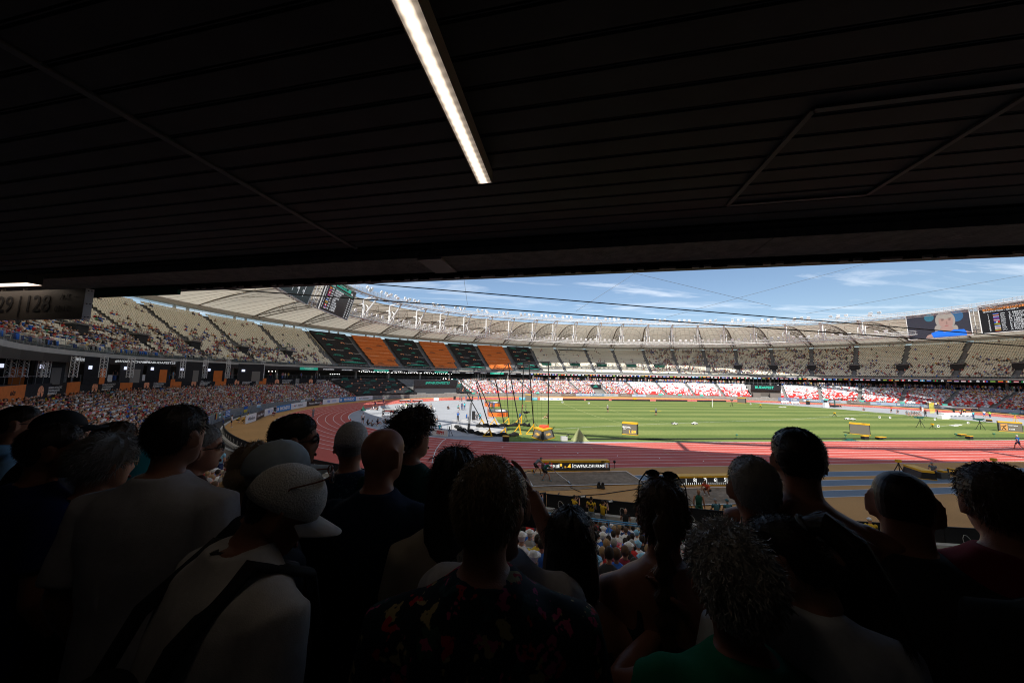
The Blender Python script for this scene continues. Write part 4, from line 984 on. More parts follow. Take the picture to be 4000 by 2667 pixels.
for k, u in enumerate((-.55, -.2, .15, .5)): rect(u-.008, u+.008, -.75, .9, lwt, 'column_line', .05); tx(['814', '547', '382', '294'][k], .7, lwt, u-.12, -.45)
s3, rect, tx, on2, fr = bigscreen((89.6, 15.8), (90, 2.0), 30.3, 22.4, .4, 'right screen showing a blonde athlete in a blue vest')
W_ = led('dusk_backdrop', (.035, .035, .048), .9); rect(-1, 1, -1, 1, W_, 'picture')
def blob(c_, rx, ry, m_, nm, off, n=24, pts=None):
    q = [on2(c_[0]+rx*math.cos(2*math.pi*i/n), c_[1]+ry*math.sin(2*math.pi*i/n), off) for i in range(n)] if pts is None else [on2(u, v, off) for u, v in pts]
    k = len(q); MB().add(list(q)+[p-fr['n']*.02 for p in q], [tuple(range(k)), tuple(reversed(range(k, 2*k)))]+[(i, (i+1) % k, (i+1) % k+k, i+k) for i in range(k)]).build(nm, m_, s3)
blob((-.22, .62), .16, .3, led('blur_teal', (.04, .14, .20), .9), 'backdrop_glow', .05); blob((.62, .55), .22, .45, led('blur_blue', (.04, .11, .22), .9), 'backdrop_glow', .052)
blob((.28, .28), .31, .72, led('fair_hair_pic', (.30, .27, .24), .9), 'hair', .06)
blob((.0, -.35), .09, .30, led('fair_hair_pic', (.30, .27, .24), .9), 'hair_lock', .062); blob((.56, -.38), .08, .24, led('fair_hair_pic', (.30, .27, .24), .9), 'hair_lock', .062)
skp = led('skin_pic', (.34, .22, .19), .9); skd = led('skin_pic_shade', (.16, .10, .09), .9)
blob(0, 0, 0, skp, 'shoulders', .064, pts=[(-.42, -.98), (-.34, -.76), (-.12, -.62), (.08, -.5), (.10, -.25), (.48, -.25), (.52, -.52), (.80, -.60), (1.0, -.80), (1.0, -.98)])
blob(0, 0, 0, led('vest_blue_pic', (.02, .16, .70), .95), 'vest', .068, pts=[(-.16, -.98), (-.22, -.62), (-.06, -.52), (.08, -.46), (.20, -.60), (.38, -.60), (.50, -.48), (.80, -.52), (.86, -.70), (.86, -.98)])
blob((.30, .22), .225, .60, skp, 'face', .07); blob((.30, .58), .20, .2, led('fair_hair_pic', (.30, .27, .24), .9), 'fringe', .072)
for u in (.20, .42): blob((u, .32), .045, .055, skd, 'eye', .075, 10); blob((u, .42), .06, .02, skd, 'brow', .075, 8)
blob((.32, .08), .025, .14, led('nose_pic', (.24, .15, .13), .9), 'nose', .074, 8); blob((.31, -.14), .065, .035, led('lip_pic', (.30, .10, .10), .9), 'mouth', .075, 10)
s4, rect, tx, on2, fr = bigscreen((90, .0), (89.6, -14.6), 30.4, 22.5, .4, "rightmost results screen listing the women's high jump under an orange bar")
rect(-.9, 1, .60, .80, orn, 'orange_bar'); tx("WOMEN'S HIGH JUMP", .92, lk, -.86, .70, bold=.01); tx('LIVE RESULT', .5, lwt, -.9, .87); tx('QUALIFICATION - GROUP A', .5, lwt, -.9, .52)
rows(rect, tx, [('1', 'Uk', 'UKR', 'Y. MAHUCHIKH'), ('1', 'S', 'SRB', 'A. TOPIĆ'), ('1', 'Au', 'AUS', 'E. PATTERSON'), ('4', 'GB', 'GBR', 'M. LAKE'), ('5', 'F', 'FRA', 'N. MENIKER'), ('5', 'J', 'JAM', 'L. DISTIN'), ('5', 'Fi', 'FIN', 'E. JUNNILA'), ('8', 'Cy', 'CYP', 'E. KULICHENKO'), ('9', 'L', 'LTU', 'A. PALŠYTĖ')], .30, .142, -.80, .60)
# spotlight rig frame hanging at far left
# ---------------- cables ----------------
def cable(name, p, q, r, sag, label, mtl=dark):
    p, q = np.array(p), np.array(q); pts = [p+(q-p)*i/24+np.array([0, 0, -sag*4*(i/24)*(1-i/24)]) for i in range(25)]
    tag(MB().tube(pts, r, 6).build(name, mtl), label, 'cable')
def ext(a, b, dep, e=.25):
    p, q = AT(*a, dep), AT(*b, dep); return p-(q-p)*e, q+(q-p)*e
p, q = ext((1260, 1092), (4000, 1316), 10); cable('cable', p, q, .016, .02, 'upper of two black cables stretched across the sky')
p, q = ext((1000, 1137), (4000, 1350), 10); cable('cable', p, q, .018, .02, 'lower of two black cables stretched across the sky')
wire = mat('thin_wire', (.12, .13, .14), .5)
for i, (a, b) in enumerate((((2250, 1215), (2490, 1062)), ((2440, 1058), (3010, 1195)), ((2600, 1240), (3420, 1020)), ((3150, 1225), (4000, 1075)), ((1811, 1080), (1826, 1190)))):
    p, q = AT(*a, 60), AT(*b, 60); cable('guy_wire', p, q, .028, .0, 'thin dark wire high in the sky, %s' % ['rising right above the far roof, left one', 'falling to the right above the far roof', 'rising to the right, right of centre', 'rising towards the right edge', 'short and nearly upright at the left'][i], wire)
# spidercam hanging at the right
# ================= the near concourse: soffit, fascia, lamp, sign =================
ZC = 9.613
soff = mat('soffit_panel', (.036, .035, .035), .6, .3, nscale=3, namt=.22)
cei = tag(empty('ceiling', (0, 0, 0)), kind='structure')
def lbox(a0, a1, b0, b1, z0, z1, name, m_, parent, **k):
    return MB().hexa([lc(a0, b0, z0), lc(a1, b0, z0), lc(a1, b1, z0), lc(a0, b1, z0)], [lc(a0, b0, z1), lc(a1, b0, z1), lc(a1, b1, z1), lc(a0, b1, z1)]).build(name, m_, parent)
lbox(-26, 26, -12, 3.9, ZC+.03, ZC+.25, 'slab', mat('soffit_gap', (.006, .006, .006), .9), cei)
PW_ = .183; b = -2.2
while b < 3.55:
    for a0, a1 in ((-26, -9.5), (-9.49, -2.83), (-2.80, 4.0), (4.01, 11), (11.01, 26)):
        mb = MB(); w = PW_-.020
        for (bb0, bb1, zz) in ((b, b+w, ZC),):
            mb.hexa([lc(a0, bb0+.006, zz), lc(a1, bb0+.006, zz), lc(a1, bb1-.006, zz), lc(a0, bb1-.006, zz)], [lc(a0, bb0, zz+.012), lc(a1, bb0, zz+.012), lc(a1, bb1, zz+.012), lc(a0, bb1, zz+.012)])
        mb.hexa([lc(a0, b+w+.007, ZC+.004), lc(a1, b+w+.007, ZC+.004), lc(a1, b+w+.013, ZC+.004), lc(a0, b+w+.013, ZC+.004)], [lc(a0, b+w+.006, ZC+.03), lc(a1, b+w+.006, ZC+.03), lc(a1, b+w+.014, ZC+.03), lc(a0, b+w+.014, ZC+.03)])
        mb.build('ceiling_panel', soff, cei)
    b += PW_
fr_m = mat('soffit_trim', (.085, .08, .075), .5, .4)
lbox(-2.84, -2.79, -3, 3.66, ZC-.012, ZC+.02, 'joint_trim', fr_m, cei)
for s_ in ((1.325, 2.53, 1.36, 1.40), (1.325, 2.53, 2.42, 2.46), (1.325, 1.365, 1.36, 2.46), (2.49, 2.53, 1.36, 2.46)):
    pass
hx = [G(x, y, ZC) for x, y in ((2842, 799), (3178, 425), (3386, 757))]; A_, B_, D_ = hx; E_ = B_+(D_-A_)
def bar(p, q, w, z0, z1, nm, m_, par):
    p, q = np.array(p[:2]), np.array(q[:2]); d = (q-p)/np.linalg.norm(q-p); s_ = np.array([-d[1], d[0]])*w/2
    return MB().hexa([(*x, z0) for x in (p-s_, q-s_, q+s_, p+s_)], [(*x, z1) for x in (p-s_, q-s_, q+s_, p+s_)]).build(nm, m_, par)
for p, q in ((A_, B_), (B_, E_), (E_, D_), (D_, A_)): bar(p, q, .035, ZC-.015, ZC+.005, 'hatch_frame', fr_m, cei)
# slab edge over the front rows and the back of the ribbon board
nslab = tag(empty('slab_edge', (0, 0, 0)), 'rough concrete slab edge above the spectators with the back of a ribbon board', 'slab')
beam_m = mat('rough_concrete', (.20, .17, .15), .9, nscale=9, namt=.25, bump=.6, bscale=30)
lbox(-26, 26, 3.66, 3.86, ZC-.02, ZC+.3, 'shadow_gap', mat('soffit_gap', (.006, .006, .006), .9), nslab)
for k in range(13):
    a0 = -26+4.0*k; lbox(a0, a0+3.99, 3.82, 4.42, ZC-.113, ZC+.8, 'edge_beam', beam_m, nslab)
lbox(-26, 26, 4.42, 4.9, ZC-.05, ZC+.9, 'board_tray', dark, nslab)
rbk = mat('ribbon_back', (.012, .012, .014), .5); plate = mat('bracket_plate', (.30, .24, .21), .5, .4)
for k in range(64):
    a0 = -26+.81*k; lbox(a0, a0+.81, 4.56, 4.66, ZC-.17, ZC+.7, 'board_cabinet', rbk, nslab)
    if 12 < k < 52:
        lbox(a0+.30, a0+.50, 4.53, 4.56, ZC-.172, ZC-.145, 'bracket', plate, nslab)
        for s_ in (.03, .70): lbox(a0+s_, a0+s_+.08, 4.53, 4.56, ZC-.171, ZC-.14, 'bracket', plate, nslab)
lbox(-2.05, -1.72, 3.84, 4.40, ZC-.135, ZC-.114, 'cover_plate', mat('pale_plate', (.30, .25, .22), .6), nslab)
lbox(-26, -7.0, 4.5, 4.55, ZC-.26, ZC-.12, 'green_mesh', mat('green_mesh_cloth', (.01, .10, .06), .8), nslab)
lbox(-60, 26, 4.28, 30, 10.45, 10.6, 'tier_slab', mat('dark_soffit', (.05, .05, .05), .9), nslab) if False else None
# line lamps
lm = bpy.data.materials.new('lamp_diffuser'); lm.use_nodes = True; n = lm.node_tree.nodes; l = lm.node_tree.links; n.clear()
t_ = n.new('ShaderNodeTexCoord'); s_ = n.new('ShaderNodeSeparateXYZ'); l.new(t_.outputs['UV'], s_.inputs[0])
c_ = mth(n, l, 'ABSOLUTE', mth(n, l, 'SUBTRACT', s_.outputs[0], .42)); core = ramp(n, l, c_, [(.0, (1, 1, 1)), (.16, (.8, .8, .8)), (.34, (.16, .16, .16)), (.5, (.10, .10, .10))])
dots = mth(n, l, 'PINGPONG', mth(n, l, 'MULTIPLY', s_.outputs[1], 95), 1.0); dts = ramp(n, l, dots, [(.2, (.72, .72, .72)), (.8, (1, 1, 1))])
e_ = n.new('ShaderNodeEmission'); l.new(mixr(n, l, 1.0, mixr(n, l, 1.0, core, dts, 'MULTIPLY'), (1, .80, .62), 'MULTIPLY'), e_.inputs[0]); e_.inputs[1].default_value = 2.3
o_ = n.new('ShaderNodeOutputMaterial'); l.new(e_.outputs[0], o_.inputs[0])
def line_lamp(P, Q, w, z, hgt, label, wire_=None):
    L_ = tag(empty('line_lamp', (0, 0, 0)), label, 'ceiling lamp', None)
    P, Q = np.array(P[:2]), np.array(Q[:2]); d = (Q-P)/np.linalg.norm(Q-P); s_ = np.array([d[1], -d[0]])*w/2
    mb = MB(); mb.add([(*(P-s_), z), (*(P+s_), z), (*(Q+s_), z), (*(Q-s_), z)], [(0, 1, 2, 3)]); o = mb.build('diffuser', lm, L_)
    uv = o.data.uv_layers.new(name='UVMap')
    for i, c in enumerate(((0, 0), (1, 0), (1, 1), (0, 1))): uv.data[i].uv = c
    s2_ = s_*1.0; e2_ = s_/np.linalg.norm(s_)*.006
    for sg in (-1, 1): a, b2 = P+sg*s2_, Q+sg*s2_; a2, b3 = a+sg*e2_, b2+sg*e2_; MB().hexa([(*v, z-.004) for v in (a, b2, b3, a2)], [(*v, z+hgt) for v in (a, b2, b3, a2)]).build('side_rail', mat('lamp_housing', (.35, .28, .2), .5), L_)
    MB().hexa([(*v, z+.004) for v in (P-s_-d*.01, P+s_-d*.01, Q+s_+d*.01, Q-s_+d*.01)], [(*v, z+hgt) for v in (P-s_-d*.01, P+s_-d*.01, Q+s_+d*.01, Q-s_+d*.01)]).build('housing', dark, L_)
    return L_
p0 = (G(1530, 0, ZC-.1)+G(1632, 0, ZC-.1))/2; p1 = (G(1870, 717, ZC-.1)+G(1919, 715, ZC-.1))/2
line_lamp(p0+(p0-p1)*1.1, p1, .105, ZC-.1, .098, 'long bright line lamp on the dark ceiling')
q0, q1 = AT(-260, 1123, 5.3), AT(132, 1107, 5.0); q0[2] = q1[2]
ll = line_lamp(q0, q1, .16, q1[2]-.01, .14, 'short lit lamp box above the hanging block number sign')
lt2 = MATS.get('x')
em = mat('warm_lamp_face', (.8, .75, .7), .5, emit=(1, .82, .66), es=1.6)
for ch in ll.children:
    if ch.name.startswith('diffuser'): ch.data.materials[0] = em
# hanging sign
sg = tag(empty('hanging_sign', (0, 0, 0)), 'long grey hanging sign with block numbers 29 and 128', 'sign')
TR = AT(334, 1127, 5.0); BRz = AT(318, 1243, 5.0)[2]; TL = AT(-420, 1190, 5.7); zt = TR[2]; zb = zt-.452
A2, B2 = np.array(TL[:2]), np.array(TR[:2]); d = (B2-A2)/np.linalg.norm(B2-A2); nn = np.array([d[1], -d[0]]); 
if np.dot(nn, CAM[:2]-B2) < 0: nn = -nn
A2 = B2-d*3.2; bk = -nn*.09; sgm = mat('sign_grey', (.13, .115, .105), .45, .4); 
MB().hexa([(*v, zb) for v in (A2, B2, B2+bk, A2+bk)], [(*v, zt) for v in (A2, B2, B2+bk, A2+bk)]).build('sign_box', sgm, sg)
ec = B2+d*.004; MB().hexa([(*v, zb-.004) for v in (ec-d*.0, ec+d*.01, ec+d*.01+bk, ec+bk)], [(*v, zt+.004) for v in (ec-d*.0, ec+d*.01, ec+d*.01+bk, ec+bk)]).build('end_cap', mat('end_cap_metal', (.5, .5, .54), .35, .5), sg)
for u in (.3, .7):
    for v in (.06, .5, .94):
        p = B2+d*.018+bk*u; z = zb+(zt-zb)*v; MB().tube([(p[0]-d[0]*.005, p[1]-d[1]*.005, z), (p[0]+d[0]*.004, p[1]+d[1]*.004, z)], .008, 8).build('screw', dark, sg)
def stx(s, size, a, v, bold=.0): 
    p = B2-d*a+nn*.006; return text(s, size, txt_k, (p[0], p[1], zb+(zt-zb)*v), (*d, 0), (0, 0, 1), sg, align='LEFT', bold=bold, th=.001)
stx('29', .36, 1.78, .5, .004); stx('|', .36, 1.33, .5, .002); stx('128', .36, 1.19, .5, .004); stx('A-S', .13, .47, .72); stx('01-11', .13, .55, .33); stx('= =', .05, .20, .72); stx('= =', .05, .20, .35)

for a_ in (1.80, 1.33):
    p = B2-d*a_+bk*.5; MB().tube([(p[0], p[1], q1[2]+.0), (p[0], p[1], zt)], .02, 8).build('hanger', mat('bracket_grey', (.30, .28, .26), .5), ll)
# ================= field equipment and people =================
CL = {n_: PM[i] for i, (n_, c) in enumerate(PAL)}
CL.update(teal=mat('teal_cloth', (.02, .30, .28), .8), cyan=mat('cyan_cloth', (.06, .50, .62), .8), dgrey=mat('dark_grey_cloth', (.10, .11, .12), .85), lime=mat('lime_cloth', (.45, .70, .08), .8), dgreen=mat('dark_green_cloth', (.015, .09, .06), .85), olive=mat('olive_tarp', (.33, .36, .17), .8), coral=mat('coral_cloth', (.75, .10, .05), .8), amber=mat('amber_vest', (.62, .38, .02), .8), slate=mat('slate_cloth', (.16, .19, .22), .85), bluegreen=mat('petrol_cloth', (.05, .14, .17), .85), royal=mat('royal_blue_cloth', (.01, .10, .38), .8))
SKN = {'f': SK[0], 't': SK[1], 'd': SK[2]}; HRN = {'dark': HR[0], 'brown': HR[1], 'fair': HR[2], 'grey': HR[3]}
shoe = mat('shoe', (.10, .30, .36), .6); shoe_w = mat('white_shoe', (.7, .7, .7), .6)
def pose_pts(pose):
    P = dict(hip=(0, 0, .93), chest=(0, .01, 1.33), neck=(0, .01, 1.47), head=(0, .03, 1.62))
    arm = lambda s, e, w: [(s*.19, .01, 1.40), e, w]
    A = {s: [(s*.185, .0, 1.41), (s*.24, -.02, 1.13), (s*.25, .08, .88)] for s in (-1, 1)}
    Lg = {s: [(s*.09, 0, .90), (s*.11, .03, .48), (s*.12, 0, .06)] for s in (-1, 1)}
    if pose == 'walk':
        Lg = {-1: [(-.09, 0, .90), (-.10, .22, .52), (-.10, .30, .08)], 1: [(.09, 0, .90), (.10, -.08, .48), (.10, -.38, .14)]}; A = {-1: [(-.185, 0, 1.41), (-.23, -.16, 1.16), (-.22, -.05, .92)], 1: [(.185, 0, 1.41), (.23, .14, 1.16), (.20, .34, 1.02)]}
    if pose == 'akimbo': A = {s: [(s*.185, 0, 1.41), (s*.38, -.08, 1.18), (s*.20, .04, 1.00)] for s in (-1, 1)}
    if pose == 'camera': A = {s: [(s*.185, 0, 1.41), (s*.26, .18, 1.26), (s*.07, .30, 1.52)] for s in (-1, 1)}
    if pose == 'hold': A = {s: [(s*.185, 0, 1.41), (s*.25, .02, 1.14), (s*.12, .28, 1.10)] for s in (-1, 1)}
    if pose == 'throw':
        A = {-1: [(-.185, 0, 1.41), (-.42, .1, 1.45), (-.68, .16, 1.50)], 1: [(.185, 0, 1.41), (.40, .2, 1.30), (.62, .4, 1.20)]}; Lg = {-1: [(-.09, 0, .84), (-.30, .12, .46), (-.38, -.05, .06)], 1: [(.09, 0, .84), (.26, .14, .46), (.34, .05, .06)]}; P['hip'] = (0, 0, .86)
    if pose == 'sit':
        P = dict(hip=(0, 0, .52), chest=(0, .05, .92), neck=(0, .08, 1.06), head=(0, .12, 1.21)); A = {s: [(s*.185, .05, 1.00), (s*.25, .12, .74), (s*.14, .36, .64)] for s in (-1, 1)}; Lg = {s: [(s*.10, 0, .50), (s*.13, .44, .50), (s*.13, .42, .06)] for s in (-1, 1)}
    if pose == 'floor':
        P = dict(hip=(0, 0, .12), chest=(0, -.04, .52), neck=(0, -.01, .66), head=(0, .04, .81)); A = {s: [(s*.185, -.04, .60), (s*.26, -.12, .34), (s*.22, .12, .22)] for s in (-1, 1)}; Lg = {s: [(s*.10, 0, .12), (s*.13, .40, .42), (s*.12, .72, .06)] for s in (-1, 1)}
    if pose == 'crouch':
        P = dict(hip=(0, -.1, .38), chest=(0, .16, .70), neck=(0, .24, .80), head=(0, .32, .92)); A = {s: [(s*.185, .18, .76), (s*.26, .30, .52), (s*.14, .50, .44)] for s in (-1, 1)}; Lg = {s: [(s*.10, -.1, .38), (s*.17, .30, .46), (s*.15, .06, .06)] for s in (-1, 1)}
    if pose == 'bend':
        P = dict(hip=(0, -.12, .90), chest=(0, .20, 1.16), neck=(0, .32, 1.24), head=(0, .44, 1.28)); A = {-1: [(-.18, .22, 1.18), (-.20, .42, .96), (-.02, .58, .86)], 1: [(.18, .22, 1.18), (.26, .50, .98), (.10, .84, .66)]}; Lg = {-1: [(-.10, -.12, .88), (-.14, .10, .50), (-.14, -.16, .07)], 1: [(.10, -.12, .88), (.16, .26, .52), (.18, .36, .07)]}
    return P, A, Lg
def fig(loc, face, pose, shirt, shorts, hair, label, skin='f', hat=None, longleg=False, detail=True, h=1.0, sleeves=.5, shoes=None, parent=None, cat='person', group=None):
    """face: bearing in degrees the person looks to, 0 = +x, 90 = +y"""
    P, A, Lg = pose_pts(pose); V = Vector; n = 10 if detail else 6
    body = MB(); sh = MB(); so = MB(); hr = MB(); fo = MB()
    hip, ch, nk, hd = (V(P[k]) for k in ('hip', 'chest', 'neck', 'head'))
    mid = hip.lerp(ch, .5)
    sh.tube([hip+(ch-hip)*.05, mid, ch, ch.lerp(nk, .55), nk], [.150, .142, .178, .13, .062], n, sq=.66)
    so.tube([hip-(ch-hip)*.16, hip, hip+(ch-hip)*.12], [.13, .165, .155], n, sq=.72)
    body.tube([nk-(nk-ch)*.2, hd], .052, n); body.ell(hd, (.074, .094, .118), n+2, 8); body.ell(hd+V((0, .095, -.02)), (.014, .02, .022), 5, 4)
    for s in (-1, 1): body.ell(hd+V((s*.075, -.005, -.005)), (.012, .022, .032), 5, 4)
    if hat: hr.ell(hd+V((0, -.005, .04)), (.086, .106, .088), n, 7); hr.hexa([hd+V((-.06, .06, .035)), hd+V((.06, .06, .035)), hd+V((.05, .18, .02)), hd+V((-.05, .18, .02))], [hd+V((-.06, .06, .05)), hd+V((.06, .06, .05)), hd+V((.05, .18, .03)), hd+V((-.05, .18, .03))])
    elif hair:
        hr.ell(hd+V((0, -.022, .028)), (.083, .098, .108), n, 7)
        if hair.endswith('L'): hr.tube([hd+V((0, -.08, .04)), hd+V((0, -.14, -.06)), hd+V((0, -.11, -.24))], [.05, .04, .015], 6)
    for s in (-1, 1):
        a, e, w = (V(q) for q in A[s]); body.tube([a, e, w], [.05, .042, .028], n-2 if detail else 5)
        d = (w-e).normalized(); body.ell(w+d*.05, (.030, .030, .045), 6, 5)
        if sleeves: sh.tube([a+V((-s*.03, 0, .01)), a, a.lerp(e, sleeves*1.0)], [.06, .066, .058], n-2 if detail else 5)
        a, k, f = (V(q) for q in Lg[s]); body.tube([a, k, f], [.078, .055, .036], n-2 if detail else 5)
        if longleg: so.tube([a, k, f+V((0, 0, .03))], [.092, .068, .052], n-2 if detail else 5)
        else: so.tube([a, a.lerp(k, .62)], [.094, .085], n-2 if detail else 5)
        fo.ell(f+V((0, .06, -.02)), (.042, .12, .04), 8, 5)
    kn = hair.rstrip('L') if hair else 'dark'; hm_ = CL[hat] if hat else HRN[kn]
    mats = [SKN[skin], CL[shirt], CL[shorts], hm_, shoes or shoe_w]
    if detail:
        r = tag(empty('person'), label, cat, group); o = r
        for nm, mb, m_ in (('body', body, 0), ('shirt', sh, 1), ('trousers' if longleg else 'shorts', so, 2), ('cap' if hat else 'hair', hr, 3), ('shoes', fo, 4)):
            if mb.v: mb.build(nm, mats[m_], r, smooth=True)
    else:
        mb = MB()
        for i, q in enumerate((body, sh, so, hr, fo)): mb.add(q.v, q.f, i)
        o = tag(mb.build('person', mats, smooth=True), label, cat, group)
    o.location = loc; o.rotation_euler = (0, 0, R(face)-math.pi/2); o.scale = (h, h, h); return o
cam_b = 95  # roughly away from the camera
def gx(px, py, z=0.0): p = G(px, py, z); return (p[0], p[1], z)
# near kerb barrier
mb0 = None; logo_m = mat('grey_outline', (.5, .5, .5), .5); fence_m = mat('black_fence_board', (.012, .012, .014), .6)
tt = 203.0; k = 0
while tt < 258:
    dt = 1.15; o, fr = board2('barrier_panel', E(*FLD, R(tt)), E(*FLD, R(tt+dt*.985)), -.25, .80, .08, fence_m)
    tag(o, 'black pitch side barrier panel, %s of the curved row' % (('%s from its left end' % ordn(k)) if k < 25 else '%s from its right end' % ordn(48-k-1)), 'barrier', 'black barrier panels in front of the photographers')
    c = np.array([*((np.array(E(*FLD, R(tt)))+np.array(E(*FLD, R(tt+dt))))/2), .30]); X = fr['x']
    # rounded triangular outline on the side facing the stand
    nb = fr['n']; q = [(a_*.72, b_*.72) for a_, b_ in ((-.22, -.22), (.02, -.26), (.26, -.2), (.22, .0), (.02, .22), (-.16, .26), (-.24, .05))]; q = q+[q[0]]
    MB().tube([c+X*a+np.array([0, 0, b])+nb*.035 for a, b in q], .014, 4).build('outline_mark', logo_m, o)
    MB().tube([(*E(*FLD, R(tt)), .81), (*E(*FLD, R(tt+dt)), .81)], .03, 5).build('top_rail', dark, o)
    tt += dt; k += 1
path_kerb = MB(); sweep(path_kerb, [(96.05, 61.05, 65.55, -.26), (96.05, 61.05, 65.55, .06), (96.35, 61.3, 65.85, .06), (96.35, 61.3, 65.85, -.26)], 160, 262, 120, True); tag(path_kerb.build('kerb', mat('pale_kerb', (.5, .5, .5), .8)), kind='structure')
# blue hand rail over the near rows
for k, (t0_, t1_, i_) in enumerate(((237.6, 244.2, 5.3),)):
    mb = MB(); pts = []
    for j in range(25):
        t = R(t0_+(t1_-t0_)*j/24); x, y = E(*rowL(i_), t); pts.append((x, y, zL(i_)(t)+1.35))
    mb.tube(pts, .022, 6); mb.tube([(p[0], p[1], p[2]-.07) for p in pts], .018, 6)
    for p in pts[::6]: mb.tube([(p[0], p[1], p[2]-1.5), p], .02, 5)
    tag(mb.build('hand_rail', mat('sky_blue_rail', (.06, .28, .55), .4)), 'light blue double hand rail above the seated rows', 'handrail')
# timing and result boards (yellow framed)
def textfr(fr, rows_, parent):
    for (s, sz, m_, u, v, kw) in rows_: btext(fr, s, sz, m_, u, v, parent, **kw)
ledA = led('amber', (.95, .50, .05), 1.5); ledW = led('bright', (.9, .92, .9), 1.5); scrn = mat('led_face', (.02, .02, .022), .35, emit=(.006, .006, .006), es=1)
grey_face = mat('sunlit_led_face', (.17, .155, .135), .5)  # lighter copy of the LED face, sun wash put into its colour
def wedge(name, a, b, h, dpt, label, face_m, top=.12, base=.06, cat='result board', lean=.12):
    """free standing board: front from plan point a to b, yellow cap and foot"""
    r = tag(empty(name), label, cat); a, b = np.array(a[:2]), np.array(b[:2]); d = (b-a)/np.linalg.norm(b-a); n_ = np.array([d[1], -d[0]])
    if np.dot(CAM[:2]-a, n_) < 0: n_ = -n_
    bk = -n_*dpt; ln = -n_*lean; yt = yellow
    MB().hexa([(*v, base) for v in (a, b, b+bk, a+bk)], [(*v, h-top) for v in (a+ln, b+ln, b+bk-ln, a+bk-ln)]).build('body', dark, r)
    MB().hexa([(*v, h-top) for v in (a+ln+n_*.03-d*.03, b+ln+n_*.03+d*.03, b+bk-ln+d*.03, a+bk-ln-d*.03)], [(*v, h) for v in (a+ln+n_*.02, b+ln+n_*.02, b+bk-ln, a+bk-ln)]).build('cap', yt, r)
    MB().hexa([(*v, .02) for v in (a+n_*.04-d*.03, b+n_*.04+d*.03, b+bk+d*.03, a+bk-d*.03)], [(*v, base) for v in (a+n_*.04-d*.03, b+n_*.04+d*.03, b+bk+d*.03, a+bk-d*.03)]).build('foot', yt, r)
    e = n_*.012; f0 = np.array([*(a+e+d*.05), base+.02]); f1 = np.array([*(b+e-d*.05), base+.02]); g1 = np.array([*(b+e+ln-d*.05), h-top-.02]); g0 = np.array([*(a+e+ln+d*.05), h-top-.02])
    MB().hexa([p-np.array([*n_, 0])*.01 for p in (f0, f1, g1, g0)], [f0, f1, g1, g0]).build('display', face_m, r)
    X = f1-f0; X /= np.linalg.norm(X)
    if np.dot(X, CR) < 0: X = -X
    up = (g0-f0)/np.linalg.norm(g0-f0); N_ = np.array([*n_, 0])
    fr = dict(c=(f0+g1)/2+N_*.012, x=X, n=N_, w=np.linalg.norm(b-a)-.1, h=h-top-base)
    return r, fr
r, fr = wedge('result_board', (-48.5, -48.25), (-42.6, -48.45), .86, .75, 'long low result board by the sand pit reading Owens-Delerme', scrn, .16)
pr = .30
for k, (v0, v1, m_) in enumerate(((-.9, -.54, lr), (-.54, -.18, lw), (-.18, .18, lr), (.18, .54, lw), (.54, .9, lr))): brect(fr, -.96, -.73, v0, v1, m_, r, 'flag_band', .01)
a_ = [on(fr, -.96, -.9)+fr['n']*.016, on(fr, -.85, 0)+fr['n']*.016, on(fr, -.96, .9)+fr['n']*.016]; MB().add(a_, [(0, 1, 2)]).build('flag_triangle', lb, r)
textfr(fr, [('PUR', .44, ledW, -.62, 0, dict(sx=.72)), ('|', .6, ledW, -.53, 0, {}), ('A:2', .26, ledW, -.445, -.5, dict(sx=.7)), ('P:', .36, ledA, -.335, -.3, dict(sx=.7)), ('4', .58, ledA, -.22, 0, dict(bold=.01)), ('|', .6, ledW, -.115, 0, {}), ('OWENS-DELERME', .44, ledW, .38, 0, dict(sx=.78))], r)
brect(fr, -.495, -.44, .15, .8, ledA, r, 'position_box', .01); btext(fr, '9', .2, dark, -.468, .48, r)
brect(fr, .86, .97, -.85, .85, led('pale_picture', (.35, .37, .45), .8), r, 'portrait', .008); brect(fr, .89, .945, -.4, .65, led('face_brown', (.16, .08, .05), .8), r, 'portrait_face', .012); brect(fr, .87, .965, -.85, -.5, ledW, r, 'portrait_shirt', .013)
text('SEIKO', .17, txt_k, on(fr, .82, 1.34)+fr['n']*.03, fr['x'], (0, 0, 1), r, bold=.006)
r, fr = wedge('distance_board', (-39.25, -52.62), (-32.4, -52.75), .70, .7, 'long low distance board with metre marks eight to five', scrn, .13, lean=.04)
for k in range(0, 36):
    u = -.86+k*.0494; brect(fr, u-.0028, u+.0028, -.95, -.35 if (k-7) % 5 else .85, ledW, r, 'tick_mark', .01) if u < .97 else None
for k, s in enumerate('8765'): btext(fr, s, .40, ledW, -.86+(7+5*k)*.0494-.045, .36, r)
